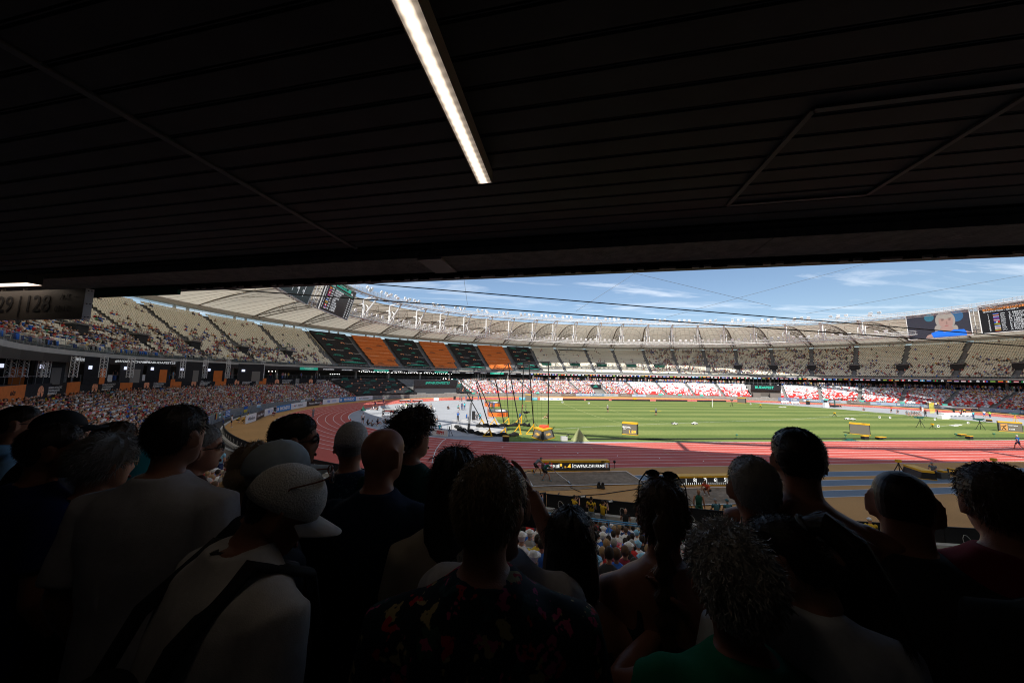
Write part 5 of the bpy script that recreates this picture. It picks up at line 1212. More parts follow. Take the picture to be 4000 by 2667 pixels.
# three sided clock
c0 = G(2120, 1724)[:2]; a0 = G(2078, 1708)[:2]; b0 = G(2167, 1710)[:2]
for nm_, p_, q_, lb_ in (('l', a0, c0, 'left'), ('r', c0, b0, 'right')): pass
ck = tag(empty('clock_board'), 'three sided yellow topped clock board at the foot of the cage', 'clock board')
cen = (c0+a0+b0)/3+np.array([.0, .7]); inn = lambda p, f: p+(cen-p)*f; h_ = 1.32
tri = [a0, c0, b0, (a0+b0)/2+np.array([0, 1.6])]
MB().hexa([(*p, .12) for p in tri], [(*inn(p, .22), h_-.16) for p in tri]).build('body', dark, ck)
MB().hexa([(*inn(p, -.03), .03) for p in tri], [(*inn(p, -.03), .12) for p in tri]).build('foot', yellow, ck)
MB().hexa([(*inn(p, .17), h_-.16) for p in tri], [(*inn(p, .17), h_) for p in tri]).build('cap', yellow, ck)
MB().hexa([(*(inn(p, .55)+np.array([.25, .3])), h_) for p in tri], [(*(inn(p, .58)+np.array([.25, .3])), h_+.26) for p in tri]).build('orange_box', CL['coral'], ck)
for p_, q_ in ((a0, c0), (c0, b0)):
    w0 = [np.array([*(p_+(q_-p_)*.12), .16]), np.array([*(p_+(q_-p_)*.86), .16])]; t0 = [np.array([*inn(p_+(q_-p_)*.12, .205), h_-.2]), np.array([*inn(p_+(q_-p_)*.86, .205), h_-.2])]
    d = (q_-p_)/np.linalg.norm(q_-p_); n_ = np.array([d[1], -d[0], .0]); n_ = n_ if n_[1] < 0 else -n_
    MB().hexa([w0[0], w0[1], t0[1], t0[0]], [v+n_*.03 for v in (w0[0], w0[1], t0[1], t0[0])]).build('display', grey_face, ck)
    up = (t0[0]-w0[0]); up /= np.linalg.norm(up); text('11:25:16', .40, ledA, (w0[0]+w0[1]+t0[0]+t0[1])/4+n_*.045, (*d, 0), up, ck, sx=.78)
for (xa, ya, xb, yb, hh, dp, lab, txs) in ((2431, 1696, 2489, 1702, 1.75, .9, 'square result board on the grass showing 1.89', [('BICQUEL', .28, ledW, -.42, .35, {}), ('M2', .22, ledW, -.72, .0, {}), ('1.89', .62, ledA, .35, -.5, {})]),
        (3320, 1694, 3401, 1702, 1.75, .9, 'blank grey result board with yellow frame on the grass, right of centre', [('SEIKO', .16, txt_k, .45, 1.28, {})]),
        (3903, 1684, 3998, 1691, 1.75, .7, 'yellow framed board near the right edge showing a thrower symbol', [('SHOT PUT', .20, ledW, .25, .4, {}), ('12:20', .26, ledW, .1, -.45, {})]),
        (2052, 1566, 2075, 1567, 2.2, 1.0, 'far yellow framed board seen between the cage poles', []), (2881, 1574, 2912, 1576, 2.0, 1.0, 'far grey and yellow board before the gateway', [])):
    a = G(xa, ya); b = G(xb, yb); r, fr = wedge('result_board', a, b, hh, dp, lab, grey_face, .2, .1, lean=.0); textfr(fr, txs, r)
    if 'thrower' in lab:
        brect(fr, -.86, -.25, -.75, .75, led('ochre_tile', (.5, .25, .08), .8), r, 'symbol_tile', .01)
        q = [on(fr, u, v)+fr['n']*.02 for u, v in ((-.75, -.6), (-.62, -.1), (-.5, .2), (-.35, .5))]; MB().tube(q, .05, 4).build('thrower_symbol', dark, r); MB().tube([on(fr, -.62, -.1)+fr['n']*.02, on(fr, -.42, -.6)+fr['n']*.02], .05, 4).build('thrower_symbol', dark, r); MB().tube([on(fr, -.8, .1)+fr['n']*.02, on(fr, -.4, .25)+fr['n']*.02], .04, 4).build('thrower_symbol', dark, r)
r, fr = wedge('timing_wedge', G(3525, 1845), G(3597, 1871), .75, 1.0, 'yellow topped timing wedge behind the shaved head', dark, .16); 
r, fr = wedge('timing_wedge', G(3697, 1850), G(3752, 1862), .55, .5, 'low yellow framed display with lit amber dots', dark, .08)
for i in range(7):
    for j in range(3):
        if (i*3+j*5) % 4: brect(fr, -.6+i*.2, -.5+i*.2, -.6+j*.45, -.4+j*.45, ledA, r, 'lit_dot', .01)
r, fr = wedge('small_board', G(3148, 1580), G(3158, 1581), 1.4, .6, 'small yellow and black board on the grey apron beyond the grass', scrn, .1)
r, fr = wedge('small_board', G(3850, 1646), G(3873, 1648), .55, .4, 'small black board with yellow top on the right apron', scrn, .12)
r, fr = wedge('small_board', G(2475, 1565.5), G(2487, 1565.5), 1.0, .6, 'small yellow box board on the far edge of the grass', scrn, .5)
for i, (x0, y0, x1, y1) in enumerate(((3370, 1717, 3388, 1717), (3777, 1716, 3797, 1717), (3745, 1706, 3768, 1706), (3430, 1718, 3452, 1717))):
    a = G(x0, y0); b = G(x1, y1); MBx = MB().box(((a[0]+b[0])/2, (a[1]+b[1])/2, .26), (np.linalg.norm((b-a)[:2]), .5, .45 if i < 2 else .18)); MBx.box(((a[0]+b[0])/2, (a[1]+b[1])/2, .52 if i < 2 else .40), (np.linalg.norm((b-a)[:2])*1.02, .52, .08), mi=1)
    tag(MBx.build('equipment_box', [dark, yellow]), 'black box with yellow lid at the near grass edge, %s' % ['leftmost of four', 'tallest of four', 'behind the tallest one', 'flat second from left'][i], 'equipment box')
# black pipe with kerb rail along the near edge of the grass
pp = [G(x, 1717.0-.0011*(x-2200))+np.array([0, 0, .12]) for x in range(2215, 4500, 150)]
tag(MB().tube(pp, .075, 8).build('camera_rail', dark), 'long black camera rail along the near edge of the grass', 'rail')
MB().tube([p+np.array([0, .25, -.03]) for p in pp], .04, 6).build('rail_tube', mat('blue_grey_tube', (.10, .15, .22), .4), bpy.data.objects['camera_rail'])
a = G(2203, 1721); MBx = MB().box((a[0], a[1], .28), (.8, .5, .5)); MBx.tube([(a[0]+.3, a[1], .55), (a[0]+.55, a[1], .75), (a[0]+.7, a[1], .5)], .06, 6, mi=1); tag(MBx.build('motor_box', [mat('pale_grey_case', (.5, .5, .5), .5), dark]), 'pale grey motor box at the left end of the camera rail', 'equipment box')
def tarp(px0, px1, py, hgt, m_, label, peak=.4, seed=3, dpt=1.4):
    a, b = G(px0, py), G(px1, py); w = b[0]-a[0]; mb = MB(); nx, ny = 22, 10; vs = []
    for j in range(ny+1):
        for i in range(nx+1):
            u, v = i/nx, j/ny; base = max(0, math.sin(math.pi*min(1, u*(.5/peak) if u < peak else 1-(u-peak)/(1-peak)*.5-.0)))**1.3 if True else 0
            base = (1-abs(u-peak)/(peak if u < peak else 1-peak))**1.1
            z = hgt*base*math.sin(math.pi*v)**.6+.10*noise.noise((u*7, v*5, seed))*(base+.2)+.05*math.sin(u*23+v*4)*base
            vs.append((a[0]+w*u, a[1]+dpt*(v-.2), .04+max(0, z)))
    mb.add(vs, [(j*(nx+1)+i, j*(nx+1)+i+1, (j+1)*(nx+1)+i+1, (j+1)*(nx+1)+i) for j in range(ny) for i in range(nx)])
    return tag(mb.build('tarpaulin', m_, smooth=True), label, 'tarpaulin')
tarp(2238, 2302, 1723, 1.55, CL['olive'], 'crumpled pale green tarpaulin by the grass edge', .4)
tarp(1985, 2080, 1722, .35, mat('green_net', (.14, .22, .05), .9), 'heap of green netting beside the clock board', .5, 9, 2.4)
tarp(3305, 3355, 1722, .22, CL['dgreen'], 'flat dark green cloth heap by the grass edge', .5, 5, .8)
tarp(1407, 1426, 1604, .9, CL['dgreen'], 'small dark green tarpaulin heap on the left apron', .5, 2)
# hammer cage
cage = tag(empty('throwing_cage'), 'hammer cage of tall leaning black poles with yellow feet, nets lowered', 'throwing cage')
cg = [((1921, 1706), (1858, 1485)), ((1978, 1702), (1936, 1485)), ((2035, 1698), (1985, 1419)), ((2087.5, 1697), (2066, 1413)), ((1895, 1663), (1797, 1487)), ((1942, 1660), (1863, 1485)), ((1989, 1658.6), (1975, 1470)), ((2036.5, 1657), (2046, 1419)), ((2142, 1696), (2142, 1415))]
tops = []
for i, ((fx, fy), (tx_, ty_)) in enumerate(cg):
    f = G(fx, fy); dep = (f-CAM)@CF; T = AT(tx_, ty_, dep); T2 = f+(T-f)*.14; tops.append(T)
    pole = MB().tube([T2, T], .075, 7).build('pole', dark, cage)
    mb = MB(); mb.tube([f+np.array([0, 0, .05]), T2+(T-f)*.01], .10, 7); mb.tube([f+np.array([-1.15, .0, .10]), f+(T-f)*.13], .07, 6); mb.tube([f+np.array([-1.2, 0, .08]), f+np.array([.1, 0, .08])], .08, 6); mb.build('foot', yellow, cage)
for seq in ((4, 0), (0, 1), (5, 6), (4, 5), (1, 2), (2, 3), (3, 8), (7, 3), (6, 7)):
    MB().tube([tops[seq[0]], tops[seq[1]]], .045, 5).build('top_bar', dark, cage)
random.seed(2)
for (i, j) in ((4, 0), (1, 2), (2, 3), (3, 8), (2, 3), (3, 8), (7, 8), (5, 6)):
    u = random.uniform(.2, .8); p = tops[i]+(tops[j]-tops[i])*u; MB().tube([p, (p[0]+.05, p[1], .5)], .012, 3).build('rope', dark, cage)
netm = mat('black_net', (.012, .013, .014), .9)
for pts in (((1865, 1668), (1905, 1669), (1960, 1668), (2040, 1663), (2075, 1668)), ((1835, 1690), (1880, 1702), (1960, 1705), (2035, 1703)), ((1782, 1670), (1800, 1685), (1835, 1692))):
    q = []
    for a, b in zip(pts[:-1], pts[1:]):
        pa, pb = G(*a), G(*b)
        for s in range(6): q.append(pa+(pb-pa)*s/6+np.array([.15*math.sin(s*3.1+a[0]), .12*math.cos(s*2.3), .22+.1*math.sin(s*2+a[0])]))
    MB().tube(q, [.26+.10*math.sin(i*1.7) for i in range(len(q))], 7).build('gathered_net', netm, cage)
a = G(1829, 1687); T = AT(1840, 1573, (a-CAM)@CF); MB().tube([a, a+(T-a)*.3], .17, 8).build('mast_base', dark, cage); MB().tube([a+(T-a)*.3, T], .15, 8).build('grey_mast', mat('mast_grey', (.22, .23, .25), .4), cage)
a, b = G(1782, 1669), G(1829, 1698); MB().tube([a+np.array([0, 0, .9]), b+np.array([0, 0, .2])], .07, 6).build('fallen_frame', mat('mast_grey', (.22, .23, .25), .4), cage)
a = G(1976, 1723); tag(MB().tube([(a[0], a[1], .04), (a[0], a[1], .55), (a[0], a[1], .6)], [.42, .42, .44], 12).build('barrel', [dark]), 'squat black drum with a yellow rim beneath the cage', 'drum'); MB().tube([(a[0], a[1], .60), (a[0], a[1], .66)], .43, 12).build('rim', yellow, bpy.data.objects['barrel'])
# ESPN board and light stands
a, b = G(1686, 1699), G(1748, 1706); o, fr = board2('advertising_board', a, b, .03, .85, .08, white); tag(o, 'small white board with red ESPN lettering at the track edge', 'advertising board'); btext(fr, 'ESPN', .52, txt_r, .05, 0, o, bold=.03, shear=.2); brect(fr, -.42, .5, -.04, .04, white, o, 'stripe', .014)
def tripod(px, py, h, label, head='camera', m_=dark, m2=None, cat='tripod', w=.45, face=90):
    a = G(px, py); r = tag(empty('tripod' if head != 'camera' else 'tv_camera', (a[0], a[1], 0)), label, cat)
    for k in range(3):
        an = 2*math.pi*k/3+.5; MB().tube([(w*math.cos(an), w*math.sin(an), .03), (0, 0, h*.72)], .035, 5).build('leg', m_, r)
    MB().tube([(0, 0, h*.6), (0, 0, h*.86)], .06, 6).build('column', m_, r)
    if head == 'camera':
        m2 = m2 or dark; M = Matrix.Rotation(R(face)-math.pi/2, 4, 'Z')
        mb = MB(); mb.box((0, 0, h*.95), (.30, .62, .34), M=M); mb.box((0, .5, h*.96), (.22, .42, .24), M=M); mb.box((.0, -.42, h*1.0), (.26, .20, .22), M=M); mb.tube([M @ Vector((.2, -.2, h*.9)), M @ Vector((.24, -.65, h*.72))], .03, 4); mb.build('camera', m2, r)
    elif head == 'survey': MB().box((0, 0, h*.93), (.34, .28, .24)).build('head', m2 or yellow, r)
    elif head == 'lamp':
        for s in (-.22, .22): MB().tube([(s, 0, h*.5), (s, 0, h)], .03, 5).build('arm', m_, r)
    return r
gcv = mat('green_rain_cover', (.02, .10, .085), .8)
tripod(3597, 1670, 1.9, 'tv camera in green rain cover on the grass, left of the pair', m2=gcv, cat='tv camera', w=.6, face=140); tripod(3831, 1678, 1.9, 'tv camera in green rain cover near the right boards', m2=gcv, cat='tv camera', w=.6, face=110)
tripod(3968, 1651, 2.0, 'tv camera on yellow legged tripod at the right edge of the apron', m_=yellow, m2=gcv, cat='tv camera', face=120); tripod(2860, 1588, 2.0, 'tv camera in green cover far across the grass', m2=gcv, cat='tv camera', face=200)
tripod(2054, 1648, 1.75, 'broadcast camera on tripod among the cage poles', cat='tv camera', face=20)
tripod(3261, 1627, .95, 'small yellow headed survey tripod in mid grass', head='survey'); tripod(3644, 1676, .95, 'small yellow headed survey tripod right of the green camera', head='survey')
tripod(3513, 1843, 1.05, 'dark survey tripod beside the timing wedge', head='survey', w=.35); tripod(3888, 1850, 1.35, 'dark survey tripod at the right of the runways', head='survey', w=.5)
tripod(2971, 1594, 1.1, 'small yellow headed tripod far across the grass', head='survey'); tripod(1755, 1704, 1.5, 'twin headed light stand beside the white board', head='lamp', w=.5)
for i, (px, py) in enumerate(((2879, 1713), (3304, 1712), (3735, 1708), (3884, 1707))):
    a = G(px, py); MBx = MB().tube([(a[0], a[1], .03), (a[0], a[1], .45)], .03, 5); MBx.ell((a[0], a[1], .52), (.17, .17, .11), 10, 6); tag(MBx.build('field_microphone', mat('green_foam', (.05, .18, .12), .9)), 'green foam topped microphone on the grass edge, %s of four' % ['leftmost', 'second from the left', 'third from the left', 'rightmost'][i], 'microphone')
# remote controlled implement cars
for i, (px, py, f_) in enumerate(((2636, 1659, 10), (2713, 1658, 175), (3310, 1639, 160), (3330, 1641, 150))):
    a = G(px, py); r = tag(empty('model_car', (a[0], a[1], .03), R(f_)), 'small white model car on the grass, %s' % ['left one of the centre pair, with dark load', 'right one of the centre pair', 'left one of the right pair', 'right one of the right pair'][i], 'model car')
    mb = MB(); mb.box((0, 0, .18), (1.0, .44, .14)); mb.hexa([(-.3, -.2, .25), (.26, -.2, .25), (.26, .2, .25), (-.3, .2, .25)], [(-.2, -.16, .40), (.08, -.16, .40), (.08, .16, .40), (-.2, .16, .40)]); mb.build('body', white, r)
    MB().hexa([(-.27, -.205, .27), (.2, -.205, .27), (.2, .205, .27), (-.27, .205, .27)], [(-.2, -.168, .36), (.09, -.168, .36), (.09, .168, .36), (-.2, .168, .36)]).build('windows', glass_d, r)
    for x in (-.32, .32):
        for y in (-.22, .22): MB().tube([(x, y-.03, .11), (x, y+.03, .11)], .11, 10).build('wheel', dark, r)
    if i == 0: MB().tube([(-.8, 0, .35), (-.2, 0, .36)], .07, 6).build('load', dark, r)
# goal-like frame, white plates, sector markers, cones
a, b = G(2783, 1590), G(2792, 1583); tag(MB().tube([(a[0], a[1], .04), (a[0], a[1], 2.0), (b[0], b[1]+1.0, 2.0), (b[0], b[1]+1.0, .04), (a[0], a[1], .06)], .06, 5).build('net_frame', white), 'thin white upright frame far across the grass', 'frame')
for i, (px, py) in enumerate(((3725, 1664), (3742, 1661), (3050, 1590), (3065, 1590))): a = G(px, py); tag(MB().box((a[0], a[1], .10), (1.1, .7, .10), rz=.2*i).build('landing_plate', white), 'white flat case on the grass, %s' % ['left of the near pair', 'right of the near pair', 'left of the far pair', 'right of the far pair'][i], 'case')
for i, (px, py) in enumerate(((3436, 1633), (3477, 1634), (3652, 1641), (3665, 1669), (3782, 1655), (2197, 1573), (2300, 1577), (2932, 1580))):
    a = G(px, py); MBx = MB().box((a[0], a[1], .24), (.5, .06, .42)); MBx.box((a[0], a[1]-.035, .26), (.22, .01, .2), mi=1); tag(MBx.build('distance_marker', [white, mat('navy_number', (.02, .03, .12), .5)]), 'small white distance marker standing on the grass, %s from the %s' % (ordn([0, 1, 2, 4, 3, 0, 1, 2][i]), 'near right group' if i < 5 else 'far left'), 'distance marker')
for i, (px, py) in enumerate(((1369, 1642), (1393, 1604))): a = G(px, py); tag(MB().tube([(a[0], a[1], .02), (a[0], a[1], .35)], [.16, .03], 8).build('marker_cone', CL['coral']), 'small red and white cone on the inner kerb, %s' % ['nearer', 'farther'][i], 'marker_cone')
# high jump mats
def mat_bed(px0, px1, py, dy, hgt, label, wtx):
    a, b = G(px0, py), G(px1, py); w = b[0]-a[0]; r = tag(empty('high_jump_mat'), label, 'landing mat'); y0, y1 = a[1], a[1]+dy
    poly = [(a[0], y0+.3), (a[0]+.4, y0), (b[0]-.6, y0), (b[0], y0+.8), (b[0], y1-.8), (b[0]-.6, y1), (a[0]+.4, y1), (a[0], y1-.3)]
    MB().prism(poly, .03, hgt-.1).build('block', mat('orange_mat', (.75, .17, .03), .6), r); MB().prism([(x*.998+(a[0]+w/2)*.002, y) for x, y in poly], hgt-.1, hgt).build('top_pad', mat('charcoal_mat', (.06, .06, .065), .6), r)
    c = (a[0]+w*.62, (y0+y1)/2); MB().prism([(c[0]+w*.30*math.cos(i*math.pi/10), c[1]+dy*.33*math.sin(i*math.pi/10)) for i in range(20)], hgt, hgt+.012).build('white_disc', white, r)
    MB().prism([(a[0]+w*.22+x, (y0+y1)/2+y) for x, y in ((-.5, -.5), (.4, -.4), (.5, .4), (-.3, .5))], hgt, hgt+.014).build('teal_panel', teal, r)
    MB().prism([(a[0]+w*.45+(.9 if i % 2 else .5)*math.cos(i*math.pi/7), (y0+y1)/2+(1.1 if i % 2 else .7)*math.sin(i*math.pi/7)) for i in range(14)], hgt, hgt+.018).build('spiky_print', mat('charcoal_mat', (.06, .06, .065), .6), r)
    if wtx: text('WITNESS\nWONDER', .34, mat('deep_orange_text', (.35, .05, .01), .6), (a[0]+w*.6, y0-.012, hgt*.5), (1, 0, 0), (0, 0, 1), r, bold=.02)
    return r
mat_bed(1910, 1987, 1628, 6.0, .95, 'orange high jump mat with black and white top, nearer one', True); mat_bed(1897, 1953, 1588, 6, .95, 'orange high jump mat farther away near the track', False)
for i, (px, py) in enumerate(((1906, 1634), (1905, 1605), (1893, 1590), (1893, 1578))): a = G(px, py); tag(MB().tube([(a[0], a[1], .02), (a[0], a[1], 3.0 if i < 1 else 2.4)], .05, 6).build('upright', mat('salmon_upright', (.75, .25, .15), .5)), 'slim salmon high jump upright, %s' % ['nearest', 'second', 'third', 'farthest'][i], 'upright')
# shelters and benches on the left apron
def shelter(px0, px1, py_top, py_foot, label):
    pc = (px0+px1)/2; a = G(pc, py_foot); dep = (a-CAM)@CF; Lp, Rp = AT(px0, py_top, dep), AT(px1, py_top, dep); z = Lp[2]; r = tag(empty('shelter'), label, 'shelter')
    x0, x1, y = Lp[0], Rp[0], a[1]
    MB().hexa([(x0, y-.1, z-.32), (x1, y-.1, z-.32), (x1, y+1.1, z-.18), (x0, y+1.1, z-.18)], [(x0+.25, y-.1, z-.12), (x1-.12, y-.1, z-.12), (x1-.12, y+1.2, z+.05), (x0+.25, y+1.2, z+.05)]).build('canopy', dark, r)
    MB().box(((x0+x1)/2+.1, y+.5, z+.06), (x1-x0-.5, 1.2, .05)).build('canopy_top', mat('pale_top', (.5, .5, .5), .5), r)
    MB().box((x1-.05, y+.5, z-.08), (.12, 1.2, .36)).build('grey_end', mat('pale_end', (.3, .3, .3), .5), r)
    MB().tube([(a[0]+.1, y+.5, .02), (a[0]+.1, y+.5, z-.15)], .06, 7).build('post', dark, r)
    MB().box(((x0+x1)/2, y-.115, z-.22), ((x1-x0)*.55, .02, .09)).build('name_strip', mat('red_white_strip', (.4, .06, .05), .5), r)
shelter(1490, 1551, 1601, 1634, 'black canopied athletes shelter on one post, nearer left one'); shelter(1567, 1625, 1601, 1634, 'black canopied athletes shelter on one post, behind the curly head')
shelter(1558, 1601, 1563, 1584, 'black canopied shelter farther back, left one'); shelter(1609, 1650, 1563, 1584, 'black canopied shelter farther back, right one')
def bench(px0, px1, py, label, back=True, h=.45):
    a, b = G(px0, py), G(px1, py); y = a[1]; L_ = b[0]-a[0]; c = (a[0]+b[0])/2; r = tag(empty('bench'), label, 'bench')
    MB().box((c, y, h), (L_, .45, .06)).build('seat', white, r)
    if back: MB().box((c, y+.25, h+.28), (L_, .05, .5)).build('backrest', white, r)
    for x in np.linspace(a[0]+.15, b[0]-.15, max(2, int(L_/1.2)+1)): MB().box((x, y, h/2), (.07, .4, h-.05)).build('leg', white, r)
for i, (a, b, c) in enumerate(((1490, 1545, 1646), (1561, 1588, 1599), (1610, 1648, 1599), (3702, 3752, 1627), (3765, 3800, 1627), (3054, 3082, 1577), (3093, 3120, 1578))): bench(a, b, c, 'white %s, %s' % ('bench', ['under the nearer left shelter', 'under the farther left shelter', 'under the farther right shelter', 'left of two on the right apron', 'right of two on the right apron', 'far across the grass, left one', 'far across the grass, right one'][i]))
bench(1657, 1702, 1653, 'low white table before the seated officials', False, .7); bench(1660, 1700, 1600, 'long low white bench in the sun', False)
shelter(3700, 3833, 1592, 1620, 'long dark shelter canopy on the right apron')
for i, (x0, x1, y, h_) in enumerate(((3680, 3708, 1637, .8), (3690, 3712, 1633, 1.1), (3225, 3238, 1592, 1.4), (1843, 1856, 1641, 1.5), (1771, 1780, 1560, 1.0))):
    a, b = G(x0, y), G(x1, y); tag(MB().box(((a[0]+b[0])/2, a[1]+.4, h_/2+.02), (b[0]-a[0], .8, h_)).box(((a[0]+b[0])/2, a[1]+.4, h_+.05), ((b[0]-a[0])*.8, .6, .06)).build('case', dark if i > 2 else white), ['low white case in front of the right benches', 'taller white case in front of the right benches', 'white cabinet by the far crane', 'black flight case among the tv crew', 'small black and yellow case near the far track'][i], 'case')
o, fr = board2('sign_board', G(1694, 1567.5), G(1713, 1567.5), .2, 1.1, .06, white); tag(o, 'small plain white board far on the left apron', 'board')
# camera crane far right
a = G(3262, 1590); cr = tag(empty('camera_crane', (a[0], a[1], 0)), 'dark camera crane with a long arm on the far apron', 'camera crane'); MB().box((0, 0, .4), (2.2, 1.4, .5)).build('base', dark, cr); MB().tube([(0, 0, .6), (0, 0, 2.2)], .14, 6).build('post', gcv, cr); MB().tube([(-3.4, 0, 1.9), (0, 0, 2.5), (10.5, 0, 3.2)], .12, 6).build('arm', dark, cr); MB().box((10.5, 0, 2.8), (.6, .5, .5)).build('camera', dark, cr); MB().box((-3.4, 0, 1.8), (.6, .6, .5)).build('counterweight', dark, cr)
a = G(1835, 1566); cr = tag(empty('camera_crane', (a[0], a[1], 0)), 'dark camera crane behind the cage on the left apron', 'camera crane'); MB().box((0, 0, .3), (2, 1.2, .5)).build('base', dark, cr); MB().tube([(0, 0, .5), (0, 0, 2.6)], .12, 6).build('post', dark, cr); MB().tube([(.3, 0, 2.4), (-2.0, 0, 3.4), (-4.2, 0, 4.6)], .1, 6).build('arm', dark, cr); MB().box((.1, 0, 2.6), (.9, .5, .8)).build('camera', dark, cr)
for i in range(9):
    a = G(3634+(i % 5)*4, 1611+(i//5)*3); tag(MB().tube([(a[0], a[1], .03), (a[0], a[1], 2.5+.2*(i % 3))], .05, 5).build('yellow_post', mat('lemon_post', (.75, .7, .1), .5)), 'thin yellow post on the right apron, %s of the cluster from the left' % ordn(i), 'post', 'cluster of yellow posts')
# ---- people on the field ----
F = []
def fp(px, py, pose, face, shirt, shorts, hair, label, **k): return fig(gx(px, py), face, pose, shirt, shorts, hair, label, **k)
fp(2374, 1611, 'stand', 60, 'grey', 'black', 'grey', 'official in grey shirt and pale cap standing alone in mid grass', hat='white')
o = fp(2563, 1624, 'hold', 70, 'slate', 'black', 'brown', 'official in slate shirt holding a long yellow pole on the grass', hat='grey', shoes=shoe)
a = gx(2563, 1624); tag(MB().tube([(a[0]-1.35, a[1]+.1, 1.02), (a[0]+1.35, a[1]+.25, 1.06)], .028, 5).build('measuring_pole', CL['yellow']), 'long pale yellow pole held level by the slate shirted official', 'pole')
fp(2040, 1606, 'stand', 200, 'coral', 'black', 'brown', 'person in coral top standing by the high jump mat'); fp(2054, 1607, 'stand', 170, 'dgreen', 'dgreen', 'dark', 'person in dark green beside the coral topped one', longleg=True)
fp(2137, 1634, 'floor', 180, 'black', 'beige', 'dark', 'person in black sitting on the grass beyond the cage poles'); fp(2031, 1650, 'camera', 30, 'royal', 'black', 'brown', 'cameraman in royal blue shirt behind the broadcast camera')
fp(1222, 1632, 'stand', 260, 'grey', 'slate', 'dark', 'athlete in grey standing on the left bend of the track', longleg=True); fp(1465, 1591, 'stand', 280, 'maroon', 'navy', 'darkL', 'athlete in dark purple standing at the far bend'); fp(1497, 1575, 'walk', 250, 'white', 'navy', 'dark', 'athlete in white top and dark leggings walking on the far bend', longleg=True)
fp(1495, 1633, 'walk', 10, 'white', 'black', 'darkL', 'barefoot athlete in white top striding past the shelter', skin='f'); fp(1416, 1656, 'stand', 300, 'white', 'black', 'darkL', 'woman in white top and black shorts standing by the inner kerb')
fp(1436, 1660, 'floor', 350, 'black', 'black', 'darkL', 'athlete in black seated on the apron, left of the group', skin='t'); fp(1452, 1664, 'floor', 20, 'grey', 'black', 'dark', 'athlete in grey leaning back on the apron with yellow shoes', skin='t', shoes=CL['yellow']); fp(1475, 1657, 'floor', 340, 'black', 'maroon', 'darkL', 'athlete with dark ponytail seated on the apron right of the group')
fp(1534, 1655, 'stand', 240, 'white', 'coral', 'brown', 'athlete in white vest and red shorts standing near the shelter', shoes=CL['coral']); fp(1512, 1660, 'crouch', 200, 'dgreen', 'dgreen', 'dark', 'person in dark green crouching under the shelter')
fp(1458, 1601, 'floor', 200, 'white', 'navy', 'brown', 'person in white sitting among bags at the inner kerb'); fp(1474, 1602, 'floor', 160, 'black', 'black', 'dark', 'person in black sitting among bags at the inner kerb')
fp(1588, 1596, 'sit', 250, 'lime', 'dgreen', 'dark', 'athlete in lime and green seated at the end of the bench', skin='t'); fp(1637, 1582, 'sit', 260, 'dgrey', 'black', 'dark', 'person in dark grey seated behind the far shelter'); fp(1652, 1598, 'sit', 30, 'navy', 'navy', 'brown', 'person in navy seated at the right end of the bench', longleg=True)
fp(1682, 1601, 'stand', 280, 'grey', 'beige', 'grey', 'official in grey shirt standing in the sun beyond the bench'); fp(1750, 1598, 'floor', 60, 'black', 'black', 'dark', 'person in black sitting alone on the sunlit apron')
fp(1788, 1602, 'sit', 20, 'teal', 'black', 'dark', 'crew member in teal seated at the camera'); fp(1804, 1602, 'stand', 60, 'navy', 'navy', 'grey', 'crew member in navy standing between the teal and cyan ones', longleg=True); fp(1814, 1601, 'stand', 100, 'cyan', 'navy', 'dark', 'crew member in cyan shirt standing with the tv crew', longleg=True)
fp(1788, 1646, 'camera', 80, 'royal', 'black', 'dark', 'cameraman in royal blue with a camera rig on the apron', hat='navy', longleg=True); fp(1821, 1642, 'sit', 20, 'royal', 'navy', 'grey', 'man in royal blue sitting by the flight case', longleg=True)
fp(1862, 1642, 'sit', 90, 'dgrey', 'black', 'fair', 'woman in dark grey sitting by the flight case'); fp(1874, 1642, 'sit', 80, 'cyan', 'navy', 'brown', 'man in cyan shirt sitting right of the flight case', longleg=True)
fp(1709, 1654, 'sit', 190, 'grey', 'grey', 'grey', 'official in grey seated at the low white table', hat='grey'); fp(1716, 1690, 'sit', 60, 'cyan', 'navy', 'dark', 'person in blue seated behind the ESPN board', longleg=True)
fp(1796, 1569, 'camera', 40, 'navy', 'black', 'dark', 'cameraman in navy far across the left apron, leftmost'); fp(1803, 1568, 'stand', 60, 'slate', 'dgrey', 'dark', 'crew member in slate far across the left apron', longleg=True); fp(1820, 1566, 'stand', 90, 'royal', 'slate', 'dark', 'crew member in blue left of the far crane', longleg=True); fp(1846, 1565, 'stand', 110, 'navy', 'slate', 'dark', 'crew member in navy right of the far crane', longleg=True); fp(1868, 1565, 'camera', 100, 'royal', 'slate', 'dark', 'crew member in blue near the far mat', longleg=True)
fp(1926, 1622, 'sit', 250, 'grey', 'grey', 'fair', 'official in grey sitting on the near mat edge', hat='grey'); fp(1912, 1596, 'stand', 60, 'navy', 'navy', 'dark', 'judge in navy standing between the mats', longleg=True); fp(1922, 1597, 'stand', 60, 'black', 'black', 'dark', 'judge in black standing between the mats', longleg=True); fp(1929, 1599, 'stand', 110, 'royal', 'navy', 'brown', 'judge in blue standing at the far mat', longleg=True)
fp(3483, 1612, 'throw', 100, 'coral', 'black', 'brown', 'athlete in orange vest swinging an arm on the right apron', skin='t'); fp(3508, 1618, 'sit', 200, 'slate', 'slate', 'grey', 'official in slate sitting right of the orange athlete', hat='grey')
for i in range(6): fp(3543+i*9.5, 1625+i*.5, 'sit', 230+i*7, ['slate', 'grey', 'slate', 'dgrey', 'slate', 'grey'][i], 'grey', 'grey', 'official in %s seated in the row on the right apron, %s from the left' % (['slate', 'grey', 'slate', 'dark grey', 'slate', 'grey'][i], ordn(i)), hat=['grey', 'white', 'grey', 'grey', 'white', 'grey'][i], group='seated row of officials')
